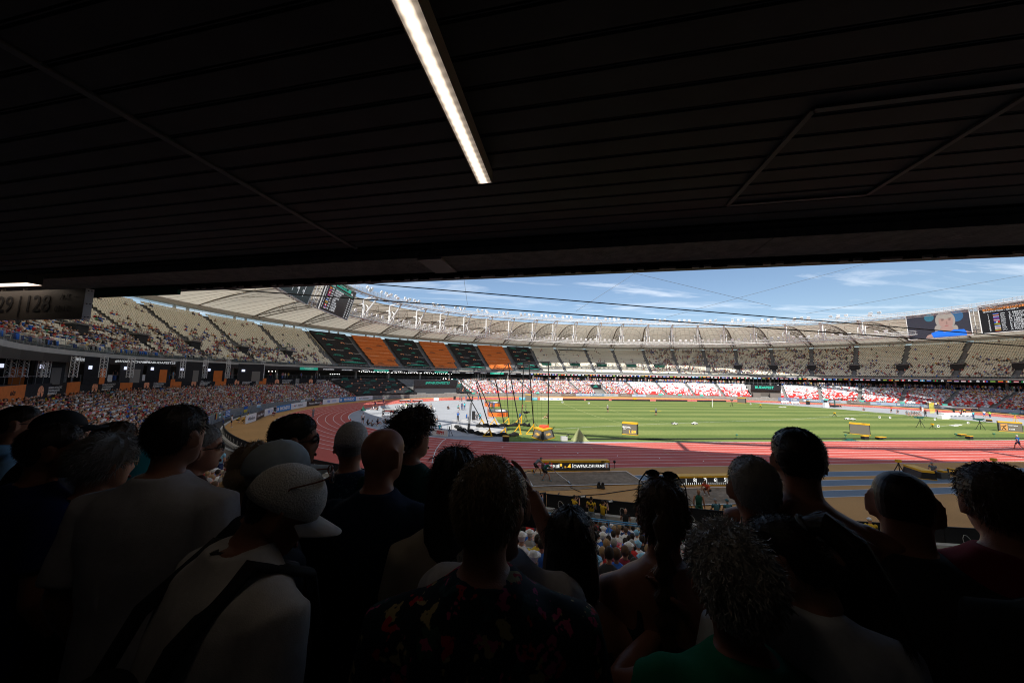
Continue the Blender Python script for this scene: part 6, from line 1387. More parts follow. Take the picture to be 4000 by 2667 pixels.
fp(3597, 1608, 'stand', 150, 'maroon', 'black', 'dark', 'athlete in maroon top behind the seated officials'); fp(3606, 1612, 'stand', 100, 'white', 'white', 'grey', 'official in white beside the maroon athlete', longleg=True); fp(3616, 1628, 'stand', 60, 'black', 'black', 'dark', 'cameraman in black at the end of the seated row', longleg=True); fp(3663, 1621, 'camera', 160, 'black', 'black', 'dark', 'cameraman in black right of the yellow posts', longleg=True)
fp(3727, 1618, 'stand', 40, 'green', 'navy', 'dark', 'athlete in green behind the white bench', skin='t'); fp(3753, 1616, 'stand', 20, 'dgreen', 'white', 'dark', 'athlete in dark green behind the white bench', skin='t'); fp(3768, 1617, 'bend', 20, 'yellow', 'dgreen', 'dark', 'athlete in yellow bending over a bag', skin='d'); fp(3797, 1617, 'stand', 80, 'black', 'black', 'dark', 'athlete in black behind the cyan shirted man'); fp(3804, 1635, 'akimbo', 80, 'cyan', 'navy', 'dark', 'man in cyan shirt and navy trousers, hands on hips', longleg=True)
fp(3846, 1630, 'stand', 200, 'white', 'blue', 'brown', 'athlete in white top and blue shorts on the right apron'); fp(3868, 1634, 'walk', 10, 'lime', 'navy', 'dark', 'athlete in lime shirt walking on the right apron', longleg=True)
fp(3980, 1754, 'walk', 80, 'royal', 'navy', 'fair', 'woman in royal blue shirt and white cap walking on the track', hat='white', shoes=SK[0]); fp(3243, 1592, 'camera', 300, 'black', 'black', 'dark', 'operator in black left of the far crane', longleg=True); fp(3285, 1593, 'crouch', 200, 'black', 'black', 'dark', 'operator in black crouching right of the far crane'); fp(3375, 1604, 'floor', 200, 'slate', 'black', 'brown', 'athlete in slate sitting on the far right apron')
# sand pit crew
fp(2094, 1856, 'bend', 15, 'slate', 'black', 'dark', 'pit helper in slate shirt and cap bending, left of two', hat='dgrey', shoes=shoe, h=1.0); fp(2128, 1879, 'bend', 15, 'dgreen', 'black', 'dark', 'pit helper in dark green shirt raking sand, right of two', hat='dgrey', shoes=shoe)
a, b = G(2128, 1879), G(2222, 1887); rk_ = tag(empty('rake'), 'long white handled rake over the sand pit', 'rake'); MB().tube([(a[0]+.15, a[1]+.7, .95), (a[0]+.75, a[1]+.45, .72), (b[0], b[1], .1)], .022, 6).build('handle', white, rk_); MB().box((b[0], b[1], .08), (.12, .6, .06)).build('head', steel, rk_)
for i, (px, py) in enumerate(((2340, 1907), (2355, 1909))): a = G(px, py); MBx = MB().tube([(a[0], a[1], .02), (a[0], a[1]+.05, .25), (a[0], a[1], .45)], [.17, .13, .08], 8, sq=.7); tag(MBx.build('shoe_bag', dark), 'small black bag standing at the pit edge, %s one' % ['left', 'right'][i], 'bag')
fp(2766, 1935, 'crouch', 200, 'coral', 'black', 'dark', 'official in coral shirt crouching in the second pit', skin='t')
a = G(2625, 1918); mc = tag(empty('microphone_stand', (a[0], a[1], 0)), 'large dark furry microphone on a stand by the second pit', 'microphone'); MB().tube([(0, 0, 0), (0, 0, .75)], .02, 5).build('stand', dark, mc); MB().ell((0, 0, .85), (.34, .13, .13), 12, 8).build('wind_shield', mat('grey_fur', (.04, .04, .04), .95, bump=1, bscale=60), mc, smooth=True)
a = G(2386, 1828); mc = tag(empty('microphone_stand', (a[0]+.35, a[1], 0)), 'small dark microphone beside the long result board', 'microphone'); MB().tube([(0, 0, 0), (0, 0, .5)], .02, 5).build('stand', dark, mc); MB().ell((0, 0, .55), (.12, .12, .14), 10, 7).build('wind_shield', dark, mc, smooth=True)
for i, (px, py) in enumerate(((2079, 1845), (2586, 1900), (2540, 1849))): a = G(px, py); tag(MB().box((a[0], a[1], .15), (.10, .08, .28)).box((a[0]+.09, a[1], .12), (.08, .3, .2), mi=1).build('pit_marker', [yellow, dark]), 'small yellow marker block beside the runway, %s one' % ['left', 'middle', 'right'][i], 'marker')
for i, pts in enumerate((((2268, 1922), (2228, 1905), (2235, 1895), (2222, 1888)), ((2210, 1941), (2350, 1931), (2500, 1909), (2580, 1898), (2640, 1895)), ((2190, 1941), (2180, 1930), (2185, 1925)), ((2050, 1846), (2062, 1840), (2085, 1844)))):
    tag(MB().tube([G(*p)+np.array([0, 0, .03]) for p in pts], .028, 5).build('ground_cable', dark), 'black cable lying on the ochre ground, %s' % ['by the rake', 'long diagonal one', 'short one at the barrier', 'short one by the left pit corner'][i], 'cable')
# photographers in the moat and officials at the barrier
MO = -.1
def mp(px, py, pose, face, shirt, shorts, hair, label, z=MO, dd=.35, **k):
    """stands just behind the barrier; px,py is the head"""
    h = hit(px, py+60, FLD[0], FLD[1], FLD[2]) if False else None
    d = ray(px, py); ts = np.linspace(5, 60, 6000); x = CAM[0]+d[0]*ts; y = CAM[1]+d[1]*ts; rr = (x/(FLD[0]+dd+.3))**2+(y/(FLD[2]+dd+.3))**2; i = np.argmax(rr < 1); p = CAM+d*ts[i]
    hz = {'sit': 1.21, 'crouch': .92}.get(pose, 1.64); hh = k.pop('h', 1.0); zz = p[2]-hz*hh
    return fig((p[0], p[1], zz), face, pose, shirt, shorts, hair, label, h=hh, **k), p, zz
PH = [(2101, 1926, 20, 'photographer in amber vest with white shoulder bag, leftmost at the barrier', 'camera'), (2243, 1940, 15, 'photographer in amber vest aiming a long white lens, second at the barrier', 'camera'), (2309, 1946, 60, 'photographer in wide amber vest numbered 99 seen from behind', 'hold'), (2354, 1960, 20, 'photographer in amber vest aiming a grey lens, right of number 99', 'camera')]
for i, (px, py, fc, lab, ps) in enumerate(PH):
    o, p, zz = mp(px, py, ps, fc, 'amber', 'dgrey' if i != 2 else 'slate', 'dark', lab, longleg=True, h=1.02 if i != 2 else 1.06, sleeves=.35)
    box = MB().prism([(p[0]-.35, p[1]-.3), (p[0]+.35, p[1]-.3), (p[0]+.35, p[1]+.25), (p[0]-.35, p[1]+.25)], -.25, zz+.02) if zz > -.15 else None
    if box: tag(box.build('step_box', yellow if i != 2 else dark), 'box under the %s photographer' % ordn(i), 'box')
    if ps == 'camera':
        f_ = np.array([math.cos(R(fc)), math.sin(R(fc)), 0]); c = np.array([p[0], p[1], p[2]-.06])+f_*.30
        r = tag(empty('still_camera'), 'camera with long pale lens held by the %s photographer' % ordn(i), 'camera'); MB().tube([c, c+f_*.12], .07, 8).build('body', dark, r)
        MB().tube([c+f_*.12, c+f_*.28, c+f_*(.46 if i else .2)], [.045, .05, .062], 10).build('lens', mat('pale_lens', (.55, .55, .52), .4) if i else dark, r); MB().tube([c+f_*(.42 if i else .2), c+f_*(.50 if i else .26)], .065, 10).build('hood', dark, r)
    if i == 2:
        bf = -np.array([math.cos(R(fc)), math.sin(R(fc)), 0]); xd = np.array([-bf[1], bf[0], 0]); xd = xd if xd@CR > 0 else -xd; text('99', .30, txt_k, np.array([p[0], p[1], zz+1.24])+bf*.125, xd, (0, 0, 1), o, bold=.012)
        q = np.array([p[0], p[1], zz+1.47])+bf*.13; text('w', .14, txt_k, q, xd, (0, 0, 1), o, bold=.02)
    if i == 0: MB().ell((-.2, -.12, .98), (.16, .10, .09), 10, 6).build('shoulder_bag', white, o, smooth=True)
mp(2443, 1993, 'hold', 60, 'black', 'black', None, 'bald man in a black vest over a white shirt leaning at the barrier', sleeves=.2, dd=.8)
mp(2728, 1918, 'stand', 250, 'dgreen', 'dgreen', 'fairL', 'athlete in green and yellow vest leaning on the barrier', dd=-.9, sleeves=0, skin='t', h=1.1)
for i, (px, py) in enumerate(((2799, 1957), (2845, 1959))): mp(px, py, 'sit', 85, 'bluegreen', 'slate', 'grey', 'official in petrol shirt and cap seated before the barrier, %s one' % ['left', 'right'][i], dd=-.9, hat='grey' if i == 0 else 'bluegreen')
o, p, zz = mp(2660, 1935, 'camera', 60, 'black', 'black', 'dark', 'cameraman in black behind the ponytail with a broadcast camera', longleg=True, dd=.5)
r = tag(empty('tv_camera'), 'black broadcast camera with green lights above the ponytail', 'tv camera'); MB().box((p[0]-.1, p[1]+.35, p[2]+.05), (.34, .7, .30)).build('body', dark, r); MB().box((p[0]-.35, p[1]+.2, p[2]+.10), (.3, .2, .16)).build('viewfinder', dark, r); MB().tube([(p[0]-.1, p[1]+.7, p[2]+.05), (p[0]-.1, p[1]+1.0, p[2]+.05)], .12, 10).build('lens', dark, r)
mp(3402, 2034, 'sit', 60, 'amber', 'black', 'dark', 'photographer in amber vest seen between two standing men', hat='white', h=1.02)
# seated officials right
fp(3650, 1866, 'sit', 185, 'slate', 'black', 'grey', 'official in slate shirt and cap seated in profile at the runway', hat='grey'); fp(3775, 1868, 'sit', 260, 'dgrey', 'black', None, 'bald official in dark grey seated facing the near runway', skin='t')
a = G(3680, 1868); tag(MB().box((a[0], a[1], .28), (.9, .5, .5)).box((a[0]+.1, a[1], .6), (.4, .4, .14), mi=1).build('case', [mat('dark_case', (.07, .07, .07), .5), yellow]), 'dark case with yellow lid behind the seated slate official', 'case')
# people in the moat at the left
LM = [(1002, 1742, 'sit', 'orange', 'volunteer in orange shirt seated at the barrier, leftmost'), (1012, 1757, 'sit', 'orange', 'volunteer in orange shirt seated at the barrier, second'), (1008, 1722, 'stand', 'slate', 'man in slate shirt and cap beyond the barrier end'), (1043, 1745, 'sit', 'slate', 'man in slate cap seated right of the orange volunteers')]
for px, py, ps, c_, lab in LM: mp(px, py, ps, 40, c_, 'black', 'brown', lab, hat='dgrey' if c_ == 'slate' else None, dd=.6)
for i, (px, py, ps, c_, s_, lab) in enumerate(((870, 1663, 'stand', 'light blue', 'navy', 'steward in pale blue shirt standing at the wall foot'), (902, 1668, 'stand', 'white', 'black', 'man with black rucksack over white shirt standing on the ochre apron'), (928, 1650, 'crouch', 'yellow', 'black', 'photographer in yellow vest crouching by the wall, left'), (948, 1652, 'crouch', 'amber', 'black', 'photographer in amber vest crouching by the wall, middle'), (965, 1642, 'sit', 'yellow', 'black', 'photographer in yellow vest sitting by the wall, right'), (1072, 1620, 'stand', 'black', 'dgreen', 'athlete in black standing before the boards on the bend'), (1068, 1624, 'floor', 'maroon', 'beige', 'athlete sitting before the blue board on the bend'), (1165, 1592, 'floor', 'black', 'black', 'athlete sitting before the white board on the bend'), (1253, 1582, 'floor', 'pink', 'beige', 'athlete reclining before the dark board on the bend'), (985, 1578, 'stand', 'amber', 'black', 'man in amber vest behind the boards'))):
    if i < 9: fp(px, py, ps, 30 if i < 5 else 280, c_, s_, 'dark', lab, longleg=(i == 0))
for i, (px, py, c_, h_) in enumerate(((842, 1752, 'navy', 'navy'), (862, 1757, 'light blue', None))):
    p = AT(px, py, 16.5); fig((p[0], p[1], p[2]-1.62), 90, 'stand', c_, 'navy', 'dark', ['man in navy shirt and cap standing at the end of the rows', 'man in pale blue shirt standing beside the navy one'][i], hat=h_, longleg=True)
# flags on the wall left
def wflag(px, py, w, h_, bands, label, vert=False, cross=False):
    t = R(tat(px, py, 98.05, 61.35, 69.05)); dt_ = w/math.hypot(98*math.sin(t), 65*math.cos(t)); o, fr = board2('flag', E(98.0, 61.3, 69.0, t+dt_/2), E(98.0, 61.3, 69.0, t-dt_/2), 1.25-h_, 1.25, .02, bands[0]); tag(o, label, 'flag', 'flags hung on the wall')
    n_ = len(bands)
    for i in range(n_):
        if vert: brect(fr, -1+2*i/n_, -1+2*(i+1)/n_, -1, 1, bands[i], o, 'band', .01)
        else: brect(fr, -1, 1, 1-2*(i+1)/n_, 1-2*i/n_, bands[i], o, 'band', .01)
    if cross: brect(fr, -1, -.3, 0, 1, CL['blue'], o, 'canton', .014); brect(fr, -.72, -.58, 0, 1, white, o, 'cross_bar', .018); brect(fr, -1, -.3, .42, .58, white, o, 'cross_bar', .018)
wb = [CL['blue'], white]*4+[CL['blue']]
wflag(888, 1618, 1.7, 1.1, wb, 'blue and white striped flag on the left wall, larger one', cross=True); wflag(812, 1636, 1.3, .9, wb, 'blue and white striped flag on the left wall, half hidden one', cross=True)
wflag(842, 1627, .9, .9, [CL['black'], CL['red'], CL['yellow']], 'black red and gold flag on the left wall', True); wflag(857, 1624, .8, .9, [white, CL['green'], white], 'white and green cloth on the left wall'); wflag(958, 1597, 1.2, 1.1, [CL['blue'], CL['yellow']], 'blue and yellow flag on the left wall')
wflag(1008, 1592, 1.2, .6, [white, CL['light blue']], 'white and pale blue cloth on the wall farther along'); wflag(1182, 1563, 1.4, .8, [white, CL['teal']], 'white cloth with teal edge on the wall near the bend'); wflag(1222, 1560, 1.2, 1.0, [CL['black'], CL['yellow'], CL['red']], 'black yellow and red flag on the wall near the bend', True)
# teal cloths on the far wall
for i, px in enumerate((1845, 2098, 2580, 2655, 2740, 3228, 3365, 3525, 3690)):
    t = R(tat(px, 1543, 98.3, 61.6, 69.3)); o, fr = board2('small_sign', E(97.9, 61.2, 69, t+.008), E(97.9, 61.2, 69, t-.008), 1.0, 1.7, .1, mat('mint_sign', (.10, .50, .42), .5)); tag(o, 'small mint green sign on top of the far wall, %s from the left' % ordn(i), 'sign', 'mint signs along the wall')
# broadcast studios on the left concourse
def truss(px, py0, py1, dep, label, n=7, w=.42):
    a, b = AT(px, py0, dep), AT(px, py1, dep); b = np.array([a[0], a[1], b[2]]); r = MB()
    cs = [(-w/2, -w/2), (w/2, -w/2), (w/2, w/2), (-w/2, w/2)]
    for x, y in cs: r.tube([a+np.array([x, y, 0]), b+np.array([x, y, 0])], .035, 4)
    for k in range(n):
        for j in range(4):
            p, q = cs[j], cs[(j+1) % 4]; u0, u1 = k/n, (k+1)/n
            if k % 2: p, q = q, p
            r.tube([a+(b-a)*u0+np.array([*p, 0]), a+(b-a)*u1+np.array([*q, 0])], .02, 3)
    return tag(r.build('truss_tower', steel_white), label, 'truss', 'lighting trusses in the studios')
for i, (px, dep) in enumerate(((50, 32), (100, 33), (175, 34), (188, 36), (297, 38), (410, 41), (516, 44), (718, 53), (806, 57), (895, 61), (1030, 70))): truss(px, 1385+px*.022, 1472+px*.006, dep, 'pale aluminium truss tower in the left studios, %s from the left' % ordn(i))
for i, (x0, x1, dep) in enumerate(((-30, 120, 35), (135, 255, 37), (330, 425, 40), (470, 560, 46), (575, 665, 49), (690, 790, 54), (800, 880, 59), (930, 1030, 64))):
    a, b = AT(x0, 1440, dep), AT(x1, 1442, dep+2); sr = tag(empty('studio'), 'black draped broadcast studio on the left concourse, %s from the left' % ordn(i), 'studio')
    o, fr = board2('backdrop', a, b, 6.1, 9.4, .2, [black_c, mat('studio_dark', (.03, .03, .035), .8)][i % 2], sr)
    brect(fr, -.1+.2*(i % 3), .75, -1, .15, orange_c if i % 2 == 0 else mat('studio_grey', (.20, .19, .18), .7), sr, 'side_panel', .05)
    if i in (1, 3, 4): btext(fr, ['', 'BUDAPEST 23', '', '#WORLDCHAMPS', '#WABUDAPEST23'][i], .42, lw, 0, .78, sr, bold=.01, shear=.1)
    brect(fr, -.7, -.45, .1, .35, led('monitor', (.55, .58, .75), 1.8), sr, 'monitor', .12)
    if i in (2, 3, 5, 7): p_ = hit((x0+x1)/2, 1475, 111.6, 77.6, 85.6); MB().box((p_[0], p_[1], 6.6), (2.8, .8, 1.0), rz=math.atan2(b[1]-a[1], b[0]-a[0])).build('desk', white, sr)
# ================= spectators =================
random.seed(11); rng = np.random.default_rng(11)
SP = np.array([[s[0], s[1], s[2], s[3], s[4], s[5], s[6]] for s in spect]); PP = np.array([proj(s[:3]+np.array([0, 0, 1.0])) for s in SP])
vis = (PP[:, 2] > 0) & (PP[:, 0] > -400) & (PP[:, 0] < 4400) & (PP[:, 1] < 2700); SP = SP[vis]; PP = PP[vis]
win = ((PP[:, 0] > -20) & (PP[:, 0] < 900) & (PP[:, 1] > 1540) & (PP[:, 1] < 1700)) | ((PP[:, 0] > 2080) & (PP[:, 0] < 2690) & (PP[:, 1] > 1990) & (PP[:, 1] < 2330)) | ((PP[:, 0] > 820) & (PP[:, 0] < 1060) & (PP[:, 1] > 1740) & (PP[:, 1] < 2050)) | ((PP[:, 0] > 0) & (PP[:, 0] < 700) & (PP[:, 1] > 1200) & (PP[:, 1] < 1420))
rk = np.argsort(np.where(win, PP[:, 2], 1e6)); ids = rk[:185]
n_ = len(SP); roles = np.zeros((n_, 4), int); roles[:, 0] = rng.choice(14, n_, p=PW); roles[:, 1] = 14+rng.choice(3, n_, p=[.62, .32, .06]); hat = rng.random(n_) < .22
up_ = SP[:, 4] == 1; roles[up_, 0] = rng.choice(14, up_.sum(), p=np.array([.10, .17, .09, .20, .02, .06, .10, .05, .02, .03, .03, .02, .05, .06])/1.0)
roles[:, 2] = np.where(hat, rng.choice([0, 7, 3, 1, 4], n_, p=[.55, .2, .1, .08, .07]), 17+rng.choice(4, n_, p=[.45, .32, .13, .10])); roles[:, 3] = rng.choice([2, 3, 6, 7, 5], n_)
wh = np.where(hat, 3, rng.integers(0, 3, n_)); sc1 = .94+.12*rng.random(n_)
cache = {}; used = {}
for j in ids:
    key = (int(wh[j]), int(roles[j, 0]), int(roles[j, 1]), int(roles[j, 2]))
    if key not in cache:
        v, f, r = HIP[key[0]]; mb = MB(); mb.v = [tuple(p) for p in v]; mb.f = f; lut = [roles[j, 0], roles[j, 1], roles[j, 2], roles[j, 3]]; uq = sorted(set(int(x) for x in lut)); mb.m = [uq.index(int(lut[k])) for k in r]
        o = mb.build('person', [CMATS[k] for k in uq], smooth=True); cache[key] = o.data
    else: o = link('person', cache[key])
    o.location = SP[j, :3]; o.rotation_euler = (0, 0, SP[j, 3]); o.scale = (sc1[j],)*3
    sh = PAL[roles[j, 0]][0]; hc = roles[j, 2]; hd = ('%s cap' % PAL[hc][0]) if hc < 14 else ['dark hair', 'brown hair', 'fair hair', 'grey hair'][hc-17]
    sk = ['fair skinned', 'tanned', 'dark skinned'][roles[j, 1]-14]; tr = PAL[roles[j, 3]][0]
    lv = int(SP[j, 4]); px, py = PP[j, 0], PP[j, 1]; row = int(SP[j, 6]); bi = int(np.searchsorted(BAYS, SP[j, 5])); 
    same = np.where((SP[:, 6] == row) & (SP[:, 4] == lv))[0]; same = same[same != j]; nb_ = same[np.argmin(np.abs(SP[same, 5]-SP[j, 5]))]
    pl = 'upper left tier' if lv == 1 else ('below the standing heads' if px > 2000 else ('beside the barrier' if px > 800 else 'left lower crowd'))
    lab = '%s spectator, %s shirt, %s, row %d %s, beside %s shirt' % (['fair', 'tanned', 'dark'][roles[j, 1]-14], sh, hd, row+1, pl, PAL[roles[nb_, 0]][0])
    lab = ' '.join(lab.replace('light blue', 'cyan').split()[:16])
    tag(o, lab, 'person', 'seated spectators')
rest = np.ones(n_, bool); rest[ids] = False
crd = mass('crowd', LOWP+FARP, SP[rest, :3], SP[rest, 3], sc1[rest], (wh+4*(PP[:, 2] > 18))[rest], roles[rest], CMATS); tag(crd, 'mass of seated spectators in bright clothes filling the stands', 'crowd', kind='stuff')
# people standing on the concourse behind the rail
def stand_low():
    mb = MB(); r = []
    def mark(k): r.extend([k]*(len(mb.f)-len(r)))
    mb.tube([(0, 0, .82), (0, 0, 1.1), (0, 0, 1.42), (0, 0, 1.48)], [.15, .15, .19, .08], 6, sq=.65); mark(0)
    for s in (-1, 1):
        mb.tube([(s*.21, 0, 1.40), (s*.26, .02, 1.12), (s*.22, .14, .9)], [.06, .05, .035], 4); mark(1); mb.tube([(s*.09, 0, .86), (s*.11, 0, .02)], [.10, .06], 4); mark(3)
    mb.ell((0, .01, 1.62), (.078, .095, .12), 6, 4); mark(1); mb.ell((0, -.01, 1.65), (.086, .098, .11), 6, 4); mark(2)
    return mb.v, mb.f, r
SL = stand_low(); pos = []
for _ in range(760):
    d = random.choice([random.uniform(-20, 44), random.uniform(-20, 44), random.uniform(52, 103), random.uniform(60, 72), random.uniform(153, 200)]); o = random.choice([.6, 1.0, 1.5, 3, 5]); rg = (111+o, 77+o, 85+o)
    if d > 150 and random.random() < .6: continue
    x, y = E(*rg, R(d)); pos.append((x, y, 6.1, math.atan2(-y, -x)-math.pi/2+random.uniform(-.9, .9)))
for _ in range(60):
    d = random.uniform(-20, 212); x, y = E(98.9, 62.2, 69.9, R(d)); 
pos = np.array(pos); m_ = len(pos); ro = np.zeros((m_, 4), int); ro[:, 0] = rng.choice(14, m_, p=PW); ro[:, 1] = 14+rng.choice(3, m_, p=[.6, .3, .1]); ro[:, 2] = 17+rng.choice(4, m_); ro[:, 3] = rng.choice([2, 3, 6, 7, 5], m_)
tag(mass('standing_crowd', [SL], pos[:, :3], pos[:, 3], np.ones(m_), np.zeros(m_, int), ro, CMATS), 'standing people strolling on the open concourse behind the rail', 'crowd', kind='stuff')
# ================= standing spectators in the foreground =================
random.seed(21); FLOOR = 6.1
HZ = [-.120, -.112, -.100, -.085, -.070, -.055, -.035, -.015, .0, .02, .045, .07, .09, .105, .114, .118]
HS = 1.0
HW = [.020, .040, .050, .056, .062, .066, .070, .073, .074, .076, .0755, .069, .058, .042, .026, .004]
HF = [.055, .074, .084, .087, .086, .086, .088, .088, .086, .092, .091, .082, .066, .048, .030, .004]
HB = [.030, .040, .048, .054, .062, .070, .082, .092, .097, .100, .100, .092, .077, .056, .034, .004]
def hpt(z, ph, off=0.0, face=True):
    w, f, b = (float(np.interp(z, HZ, q)) for q in (HW, HF, HB)); s, c = math.sin(ph), math.cos(ph); p = 2.25
    k = (abs(s)**p+abs(c)**p)**(-1/p); x = w*s*k; y = (f if c > 0 else b)*c*k
    if face and c > 0:
        g = lambda a, b_: math.exp(-(a/b_)**2)
        y += .026*g(x, .011)*max(0, 1-abs(z+.034)/.034 if z < -.034 else 1-(z+.034)/.06)**.9*(c > .3)
        y -= .013*g(abs(x)-.031, .014)*g(z-.003, .013); y += .006*g(abs(x)-.028, .02)*g(z-.024, .008)
        y += .007*g(x, .020)*(g(z+.067, .006)+g(z+.080, .006))-.004*g(x, .025)*g(z+.0735, .003); y += .006*g(x, .022)*g(z+.105, .012)
    if off:
        r = math.sqrt(x*x+y*y+z*z)+1e-6; x, y, z = x*(1+off/r), y*(1+off/r), z*(1+off/r)
    return Vector((x, y, z))
def head_mb(mb, M, nu=44, nv=34, es=1.0):
    vs = []
    for i in range(nv+1):
        z = .118-.238*(.5-.5*math.cos(math.pi*i/nv))
        vs += [M @ hpt(z, 2*math.pi*j/nu) for j in range(nu)]
    mb.add(vs, [(i*nu+j, (i+1)*nu+j, (i+1)*nu+(j+1) % nu, i*nu+(j+1) % nu) for i in range(nv) for j in range(nu)]+[tuple(range(nu)), tuple(reversed(range(nv*nu, (nv+1)*nu)))])
    for s in (-1, 1):
        E_ = M @ Matrix.Translation((s*.078, -.012, -.008)) @ Matrix.Rotation(s*R(-22*es**2), 4, 'Z') @ Matrix.Rotation(R(8), 4, 'X')
        mb.ell((0, 0, 0), (.009, .020, .031), 12, 9, M=E_ if False else None) if False else None
        q = MB(); q.ell((0, 0, 0), (.0075, .019*es, .031*es), 12, 8); q.tube([(s*.006, .018*es*math.cos(a), .034*es*math.sin(a)+.002) for a in np.linspace(-2.2, 2.6, 12)], .006, 6)
        mb.add([E_ @ Vector(v) for v in q.v], q.f)
def loft(mb, rings, n=28, M=None, p=2.3):
    vs = []
    for (z, rx, ry, cy) in rings:
        for j in range(n):
            a = 2*math.pi*j/n; s, c = math.sin(a), math.cos(a); k = (abs(s)**p+abs(c)**p)**(-1/p); v = Vector((rx*s*k, cy+ry*c*k, z)); vs.append(M @ v if M is not None else v)
    m = len(rings); mb.add(vs, [(i*n+j, (i+1)*n+j, (i+1)*n+(j+1) % n, i*n+(j+1) % n) for i in range(m-1) for j in range(n)]+[tuple(range(n)), tuple(reversed(range((m-1)*n, m*n)))])
def fused(mb, name, m_, parent, vox, ratio, wr=0.0, seed=0):
    """join the overlapping closed pieces into one continuous skin"""
    me = bpy.data.meshes.new('tmp'); me.from_pydata(mb.v, [], mb.f); o = bpy.data.objects.new('tmp', me); col.objects.link(o)
    r = o.modifiers.new('r', 'REMESH'); r.mode = 'VOXEL'; r.voxel_size = vox
    s = o.modifiers.new('s', 'SMOOTH'); s.factor = .5; s.iterations = 2
    if ratio < 1: d = o.modifiers.new('d', 'DECIMATE'); d.ratio = ratio
    dg = bpy.context.evaluated_depsgraph_get(); dg.update(); nm = bpy.data.meshes.new_from_object(o.evaluated_get(dg)); bpy.data.objects.remove(o); bpy.data.meshes.remove(me)
    nm.name = name; nm.materials.clear(); nm.materials.append(m_)
    if wr:
        co = np.empty(len(nm.vertices)*3); nm.vertices.foreach_get('co', co); co = co.reshape(-1, 3); no = np.empty(len(nm.vertices)*3); nm.vertices.foreach_get('normal', no); no = no.reshape(-1, 3)
        d = np.array([noise.noise((c[0]*9+seed, c[1]*9, c[2]*4.5+seed))+.5*noise.noise((c[0]*20, c[1]*20+seed, c[2]*12)) for c in co]); co += no*(d*wr)[:, None]; nm.vertices.foreach_set('co', co.ravel())
    nm.polygons.foreach_set('use_smooth', [True]*len(nm.polygons)); nm.update(); return link(name, nm, parent)
HL = {'short': (.070, .050, .002, -.080), 'neat': (.066, .045, .0, -.075), 'high': (.085, .062, -.005, -.08), 'long': (.070, .045, -.05, -.10), 'fringe': (.118, .10, .0, -.07)}
def hairline(ph, st):
    a = abs((ph+math.pi) % (2*math.pi)-math.pi); return float(np.interp(a, [0, .75, 1.5, 2.2, math.pi], [HL[st][0], HL[st][1], HL[st][2], HL[st][3]*.7, HL[st][3]]))
def hair_mb(M, st, th, nstr, slen, up=.5, curl=0.0, seed=0, sw=.0009, vol=1.0, tmin=0.0):
    rnd = random.Random(seed); mb = MB(); nu, nt = 36, 14; vs = []
    def shell(t, ph, extra=0.0):
        zl = hairline(ph, st); z = zl+(.118-zl)*(1-t**1.7); o = th*(1-t**5)-.002*(t > .98)
        n_ = noise.noise((math.sin(ph)*3+seed, math.cos(ph)*3, t*4)); o += th*.55*n_*(1-t**4); return hpt(z, ph, max(-.003, o)+extra, False)
    for i in range(nt+1): vs += [M @ shell(i/nt, 2*math.pi*j/nu) for j in range(nu)]
    mb.add(vs, [(i*nu+j, (i+1)*nu+j, (i+1)*nu+(j+1) % nu, i*nu+(j+1) % nu) for i in range(nt) for j in range(nu)]+[tuple(range(nu))])
    R3 = M.to_3x3()
    for _ in range(nstr):
        t = max(tmin, rnd.random()**.6); ph = rnd.uniform(0, 2*math.pi); p = M @ shell(t, ph, -.002); nrm = (R3 @ hpt(.02+(1-t)*.09, ph, 0, False)).normalized()
        dn = R3 @ Vector((rnd.gauss(0, .3), (.45 if math.cos(ph) > .2 else -.45)+rnd.gauss(0, .3), -.85*t+rnd.gauss(0, .22))); d = (nrm*(up+rnd.random()*.4)+dn).normalized(); L_ = slen*rnd.uniform(.5, 1.2)
        sd = d.cross(Vector((rnd.gauss(0, 1), rnd.gauss(0, 1), rnd.gauss(0, 1)))).normalized()
        if curl:
            c2 = d.cross(sd); k = len(mb.v); n_ = 6; r_ = curl*rnd.uniform(.6, 1.3); q = []
            for s in range(n_): a = s/(n_-1)*rnd.uniform(4, 7); b = p+d*(L_*s/(n_-1))+sd*(r_*math.sin(a))+c2*(r_*(1-math.cos(a))*.6); q += [b-c2*sw*1.6, b+c2*sw*1.6]
            mb.add(q, [(2*s, 2*s+1, 2*s+3, 2*s+2) for s in range(n_-1)])
        else:
            m_ = p+d*L_*.5+nrm*L_*.08; e = p+d*L_+Vector((0, 0, -L_*.25)); mb.add([p-sd*sw, p+sd*sw, m_+sd*sw*.8, m_-sd*sw*.8, e], [(0, 1, 2, 3), (3, 2, 4)])
    return mb
def cloth_print(name, base, cols, scale, thr=.24):
    def fn(n, l, t):
        out = base
        for k, c in enumerate(cols):
            mp_ = n.new('ShaderNodeMapping'); mp_.inputs['Location'].default_value = (k*3.7, k*1.3, k*2.1); l.new(t.outputs['Object'], mp_.inputs[0])
            ns = n.new('ShaderNodeTexNoise'); ns.inputs['Scale'].default_value = scale*4; l.new(mp_.outputs[0], ns.inputs['Vector']); ad = n.new('ShaderNodeVectorMath'); ad.operation = 'MULTIPLY_ADD'; l.new(ns.outputs['Color'], ad.inputs[0]); ad.inputs[1].default_value = (.09,)*3; l.new(mp_.outputs[0], ad.inputs[2])
            v = n.new('ShaderNodeTexVoronoi'); v.inputs['Scale'].default_value = scale*(1+.25*k); l.new(ad.outputs[0], v.inputs['Vector'])
            f = ramp(n, l, v.outputs['Distance'], [(thr, (1, 1, 1)), (thr+.04, (0, 0, 0))]); out = mixr(n, l, f, out, c)
        return out
    return nodes_mat(name, .8, .2, fn)
